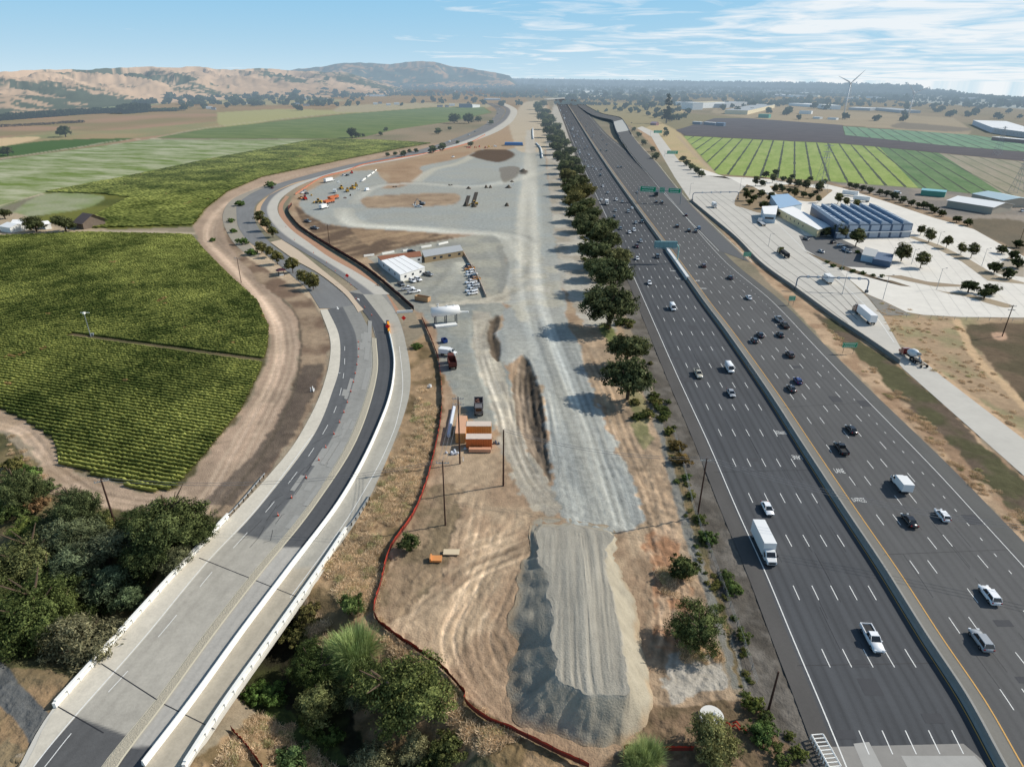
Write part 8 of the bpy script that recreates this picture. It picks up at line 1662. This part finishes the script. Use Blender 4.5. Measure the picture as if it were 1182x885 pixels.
for k in range(26): x=q.x+g.uniform(-.9,.9);y=q.y+g.uniform(-1.2,1.8); m.box(x-.25,x+.25,y-.2,y+.2,1.6,1.9+g.random()*.5)
o=m.build('debris_load',mat('debris',(110,78,70),rough=.9,noise=.3,nscale=3)); tag(o,'heap of broken debris lying in the grey dump truck','debris')
box_truck(*at(517,407,1.0),hd(517,407,8,1),'small white truck crosswise behind the rusty dump truck',3.6,2.6,z=0)
for (x,y,a) in [(505,472,0)]: pass
# dumpster
def bin_(x,y,ang,L_,W_,h,m_,name,label,cat):
    q=P(x,y); r=empty(name,(q.x,q.y,0),ang); m=MB(); m.box(-W_/2,W_/2,-L_/2,L_/2,.1,.25); 
    for s_ in(-1,1): m.box(s_*W_/2-.06,s_*W_/2+.06,-L_/2,L_/2,.253,h); m.box(-W_/2+.063,W_/2-.063,s_*L_/2-.06,s_*L_/2+.06,.253,h)
    m.build('shell',m_,r); m=MB(); m.box(-W_/2+.1,W_/2-.1,-L_/2+.1,L_/2-.1,.26,h*.55); m.build('contents',mat('dark_inside',(70,48,44),rough=.95),r); tag(r,label,cat)
bin_(488,347,hd(488,347,12,2),6.5,2.4,2.0,mat('bin_tan',(186,150,112),rough=.8,noise=.1,nscale=1),'open_bin','open tan bin with dark load in the office yard','bin')
bin_(513,395,.5,2.2,1.6,1.4,mat('bin_blue',(30,62,124),rough=.6),'blue_bin','small blue bin standing near the tank','bin')
# tank
def tank():
    A=P(498,375);B=P(531,371.5); r=empty('water_tank',A); d=(B-A); L_=d.length; d.normalize(); n=Vector((-d.y,d.x,0)); z=5.0; rd=1.9; rg=[]
    for t,k in((0,.25),(.015,.75),(.04,1),(.96,1),(.985,.75),(1,.25)): c=d*L_*t+Vector((0,0,z)); rg.append([c+(n*math.cos(a)+Vector((0,0,math.sin(a))))*rd*k for a in[i*math.pi/10 for i in range(20)]])
    m=MB(); m.loft(rg); m.build('tank_shell',WTR,r,smooth=True)
    for t in(.14,.5,.86):
        for s_ in(-1,1): c=d*L_*t+n*s_*1.3; m=MB(); m.box(c.x-.18,c.x+.18,c.y-.18,c.y+.18,0,z-.9); m.build('leg',DST,r)
    for t in(.25,.55,.8): c=d*L_*t; m=MB(); m.box(c.x-.25,c.x+.25,c.y-.25,c.y+.25,z+rd-.02,z+rd+.35); m.build('hatch',WTR,r)
    m=MB(); c=d*L_*.45-n*2.6; 
    ax=d*4.2; ay=n*1.5
    m.add([c-ax-ay+Vector((0,0,.6)),c+ax-ay+Vector((0,0,.6)),c+ax+ay+Vector((0,0,.6)),c-ax+ay+Vector((0,0,.6)),c-ax-ay,c+ax-ay,c+ax+ay,c-ax+ay],[(0,1,2,3),(4,7,6,5),(0,4,5,1),(1,5,6,2),(2,6,7,3),(3,7,4,0)]); m.build('platform',WHT,r)
    m=MB(); c=d*L_*1.02; m.box(c.x,c.x+3.2,c.y-.4,c.y+.4,3.9,4.3); m.build('outlet',WHT,r)
    tag(r,'white cylindrical water tank on dark legs beside the haul road','tank')
tank()
# containers
def container(x0,y0,x1,y1,W_,h,wall_m,roof_m,label,lift=0):
    A=P(x0,y0);B=P(x1,y1); d=B-A; L_=d.length; r=empty('shipping_container',(A.x,A.y,lift),math.atan2(d.y,d.x)); m=MB(); v=[];n=int(L_/.3)
    prof=[]
    for i in range(n+1): prof.append((i*L_/n,(-.04 if (i//1)%2 else .04)))
    for (x,o) in prof: v+=[(x,o,.05),(x,o,h)]
    m.add(v,[(2*i,2*i+2,2*i+3,2*i+1) for i in range(n)]); m.box(0.02,L_-.02,.08,W_,.05,h-.05); m.build('wall',wall_m,r)
    m=MB(); m.box(-.02,L_+.02,-.06,W_+.02,h+.002,h+.12); m.build('roof',roof_m,r); m=MB(); m.box(L_+.005,L_+.06,.25,W_-.15,.25,h-.2); m.build('door',wall_m,r); tag(r,label,'container','')if False else tag(r,label,'container')
OC=mat('container_orange',(190,104,54),rough=.65,noise=.1,nscale=.8); TC=mat('container_tan',(206,150,92),rough=.7,noise=.08); RP=mat('container_roof_pale',(206,190,176),rough=.8,noise=.12,nscale=1); RO=mat('container_roof_pink',(206,160,128),rough=.8,noise=.08)
container(538,518,567.5,518,2.6,2.9,OC,RP,'orange container with pale rusty roof, front one of the group'); container(538,503,567,503,2.6,2.9,mat('container_yellow',(210,150,84),rough=.7,noise=.1),RP,'tan container with whitish roof behind the orange one'); container(525.8,511.5,537.5,511.5,9.5,2.9,TC,RO,'long tan container standing end-on at the left of the group')
m=MB(); q=P(541.5,519.5); m.box(q.x,q.x+5.6,q.y-1.2,q.y,.1,1.0); o=m.build('storage_crate',mat('crate_pink',(200,150,120),rough=.85,noise=.1)); tag(o,'low pinkish crate in front of the orange container','crate')
# junk
def lump(name,x,y,w_,h,m_,label,cat,n=9,seed=1):
    q=P(x,y); g=random.Random(seed); m=MB()
    for k in range(n):
        a=g.uniform(0,6.28);r=g.uniform(0,w_/2); s=g.uniform(.2,.5)*w_*.5; cx_=q.x+math.cos(a)*r;cy_=q.y+math.sin(a)*r*.6; M=Matrix.Translation((cx_,cy_,0))@Matrix.Rotation(g.uniform(0,3),4,'Z'); m.box(-s/2,s/2,-s/3,s/3,0,h*g.uniform(.4,1),M,tx=.7,ty=.7)
    o=m.build(name,m_); tag(o,label,cat)
PLS=mat('white_plastic',(206,212,220),rough=.4,noise=.2,nscale=3)
lump('plastic_heap',522,523,3.2,.7,PLS,'crumpled white plastic sheets at the foot of the pole','plastic sheets',14,2); lump('plastic_heap',536,518,1.6,.4,PLS,'small bluish plastic sheet beside the container','plastic sheets',6,3); lump('scrap_heap',573,512,1.8,.9,BLU,'scrap and blue barrels at the right end of the containers','scrap',7,4)
lump('white_post',535,532,.5,1.6,WTR,'short white post at the base of the tall pole','post',2,5)
for x,y,w_,h,l in [(496,446,2.8,1.3,'white pump box on the dry grass left of the red fence'),(362,451,2.4,1.6,'white utility cabinet beside the concrete shoulder'),(392,431,1.2,.4,'small white block on the edge of the concrete shoulder')]: lump('utility_box',x,y,w_,h,WTR,l,'box',4,int(x))
m=MB(); w_=[P(x,y,.4) for x,y in[(524,470),(521,485),(519,497),(518,503)]]; m.path(w_,.55,6); o=m.build('pipe_bundle',PLS); tag(o,'white pipes lying along the left of the containers','pipes')
m=MB(); q=P(521,638); m.box(q.x-1.6,q.x+1.6,q.y-.7,q.y+.9,0.05,.25); o=m.build('pallet',mat('pallet',(206,188,158),rough=.9)); tag(o,'pale board lying on the dirt','board'); m=MB(); q=P(504,646); m.box(q.x-1,q.x+1,q.y-.8,q.y+.8,0.05,.5); m.box(q.x-1.3,q.x-1,q.y-.8,q.y+.8,0.05,.9); o=m.build('wooden_crate',mat('pallet_orange',(206,140,84),rough=.9)); tag(o,'orange wooden crate beside the pale board','crate')
q=P(821,829); m=MB(); m.tube((q.x,q.y,0),(q.x,q.y,.7),1.75,1.75,24); o=m.build('tank_lid',mat('lid',(214,212,206),rough=.8,noise=.05)); o2=MB(); o2.box(-.7,.7,-.2,.25,.703,.8,Matrix.Translation((q.x,q.y,0))@Matrix.Rotation(.5,4,'Z')); o2.build('hatch',STL,o); tag(o,'round white concrete lid on the soil near the sparse tree','lid')
for k,(x,y) in enumerate([(836,835),(845,838),(854,841),(846,834)]):
    a=P(x,y,.1);b=P(x+9,y+4,.5); m=MB(); m.path([a,a.lerp(b,.5)+Vector((0,.3,.3)),b],.12,5); o=m.build('red_netting',RED); tag(o,'strip of torn red netting beside the round white lid','netting','torn red netting strips')
# cones, red signs
CO=mat('cone_orange',(226,84,50),rough=.6); 
def cone(x,y,label,s=1.0,grp='traffic cones'):
    q=P(x,y,.12); r=empty('traffic_cone',q); m=MB(); m.tube((0,0,.04),(0,0,1.0*s),.2*s,.05*s,8); m.build('cone_body',CO,r); m=MB(); m.box(-.28*s,.28*s,-.28*s,.28*s,0,.04); m.build('base',BLKP,r); m=MB(); m.tube((0,0,.55*s),(0,0,.72*s),.13*s,.1*s,8); m.build('reflective_band',WTR,r); tag(r,label,'cone',grp)
cp=[(321,595),(336.5,574.5),(353.5,551.5),(368,531),(376,516.5),(385.5,501),(392,487.5),(397,476),(401,464.5),(405,452),(408,441),(410,431),(412,421),(413.5,412),(414,403),(413.5,395)]
for k,(x,y) in enumerate(cp): cone(x,y,'orange traffic cone between the lanes, %s from the bridge'%ORD[k],.85)
for k,(x,y) in enumerate([(429,364),(421,355),(411,345),(405,329),(398,321),(387,313),(377,303),(362,292),(340,277),(330,262)]): cone(x,y,'small orange cone on the pale new road, %s from the crossing'%ORD[k],.8,'cones on the new road')
RS=mat('red_sign',(226,40,34),rough=.5)
for (x,y,yt,l) in [(448,383,376.5,'red diamond sign at the nose of the white barrier'),(466.5,376,367,'red diamond sign right of the crash cushion'),(401.5,327,318,'red diamond sign standing on the upper road')]:
    q=P(x,y); h=max(2.2,hgt(x,y,yt)); r=empty('warning_sign',q); m=MB(); m.tube((0,.05,0),(0,.05,h),.05,.05,5); m.build('sign_post',STL,r); m=MB(); c=h; s=.95; m.add([(0,0,c-s),(s,0,c),(0,0,c+s),(-s,0,c),(0,.05,c-s),(s,.05,c),(0,.05,c+s),(-s,.05,c)],[(0,1,2,3),(7,6,5,4),(0,4,5,1),(1,5,6,2),(2,6,7,3),(3,7,4,0)]); m.build('sign_panel',RS,r); tag(r,l,'sign')
# shade kiosk beside street trees
q=P(325,318); r=empty('bus_shelter',q,.5)
for a in(-1.2,1.2):
    for b in(-.8,.8): m=MB(); m.tube((a,b,0),(a,b,2.6),.08,.08,5); m.build('post',WOOD,r)
m=MB(); m.box(-2.2,2.2,-1.6,1.6,2.6,3.5,tx=.25,ty=.25); m.build('roof',mat('maroon_roof',(70,34,44),rough=.7),r); m=MB(); m.box(-1.1,1.1,-.2,.3,0,.5); m.build('bench',WTR,r); tag(r,'small shelter with dark maroon roof between the street trees','shelter')
# debris and small mounds in the yard
SOIL=mat('dark_soil',(92,84,74),rough=1,noise=.2,nscale=1)
def mound(x,y,wpx,h,label,m_=SOIL):
    q=P(x,y); w_=wpx/ppm(x,y); g=np.random.default_rng(int(x)); V=[];Fq=[];n=14;K=5
    for k in range(K):
        for i in range(n): a=2*math.pi*i/n; r=w_/2*(1-k/(K-.6))*(1+.18*g.normal()); V.append((q.x+math.cos(a)*r,q.y+math.sin(a)*r*.8,h*(k/(K-1))**.8*(1+.1*g.normal())-.05))
    m=MB(); m.add(V,[(k*n+i,k*n+(i+1)%n,(k+1)*n+(i+1)%n,(k+1)*n+i) for k in range(K-1) for i in range(n)]+[tuple(range((K-1)*n,K*n))]); o=m.build('soil_heap',m_,smooth=True); tag(o,label,'soil heap')
for x,y,w_,h,l in [(541,218,6,2,'small dark soil heap in the middle yard, left of the twin heaps'),(561,217,4,2.5,'dark heap, left one of the twin heaps'),(566,217,4,2.5,'dark heap, right one of the twin heaps'),(587,217,7,2.5,'dark heap right of the twin heaps'),(538,238,7,3,'dark heap at the foot of the left trench'),(547,239,7,3,'dark heap at the foot of the right trench'),(585,238,6,2.5,'dark heap alone above the haul road'),(604,198,10,2.5,'dark heap near the light pipe strings'),(591,210,5,1.2,'low pale heap right of the striped soil patch')]: mound(x,y,w_,h,l)
m=MB()
for a,b in (((538,236),(541,226)),((546,236),(550,222))): bar(m,P(*a),P(*b),3,-.2,.10)
o=m.build('trench_strips',mat('trench_dark',(62,56,50),rough=1)); o['kind']='structure'
def tarp():
    q=P(593,168); r=empty('blue_tarp_stack',q); m=MB(); m.box(-13,13,-6,6,0,4.0,tx=.94,ty=.8); m.build('stack_cover',mat('tarp_blue',(38,104,168),rough=.5,noise=.08),r); m=MB(); m.box(-13.4,13.4,-6.3,6.3,-.1,.8); m.build('stack_base',TAN,r); tag(r,'bright blue covered stack at the far end of the works yard','covered stack')
tarp()
for k,(x,y,w_,h,mm,l) in enumerate([(360,226,3,1.5,YEL,'small yellow equipment pile at the lower upper yard fence'),(391,211,3,2,WTR,'white crates behind the long white trailer'),(404,226,3,1.4,SOIL,'dark equipment below the yellow loaders'),(414,220,3,1.6,WTR,'white crate right of the yellow loaders'),(398,229,3,1.6,BRNR,'rust coloured parts right of the orange haulers'),(478,237,4,1.2,WTR,'white blocks beside the grey excavator'),(592,213,3,1,WTR,'white scrap right of the small pale heap'),(455,216,4,1,SOIL,'dark scrap on the open gravel'),(520,214,5,1,SOIL,'row of dark scrap above the striped soil strip'),(436,330,2,.8,SOIL,'dark debris behind the black fence'),(505,352,2,.7,WTR,'white debris near the water tank'),(526,376,2,.6,TAN,'tan debris beneath the water tank')]): lump('equipment_pile',x,y,w_,h,mm,l,'equipment',6,k+60)
for k,(x,y,c) in enumerate([(560,171,ORG),(553,170,REDM),(548,171,ORG),(566,170,YEL),(572,169.5,WTR),(541,171,REDM)]): lump('site_equipment',x,y,6,2.4,c,'small bright piece of equipment near the blue stack, %s listed from the crossing'%ORD[k],'equipment',6,k+30)
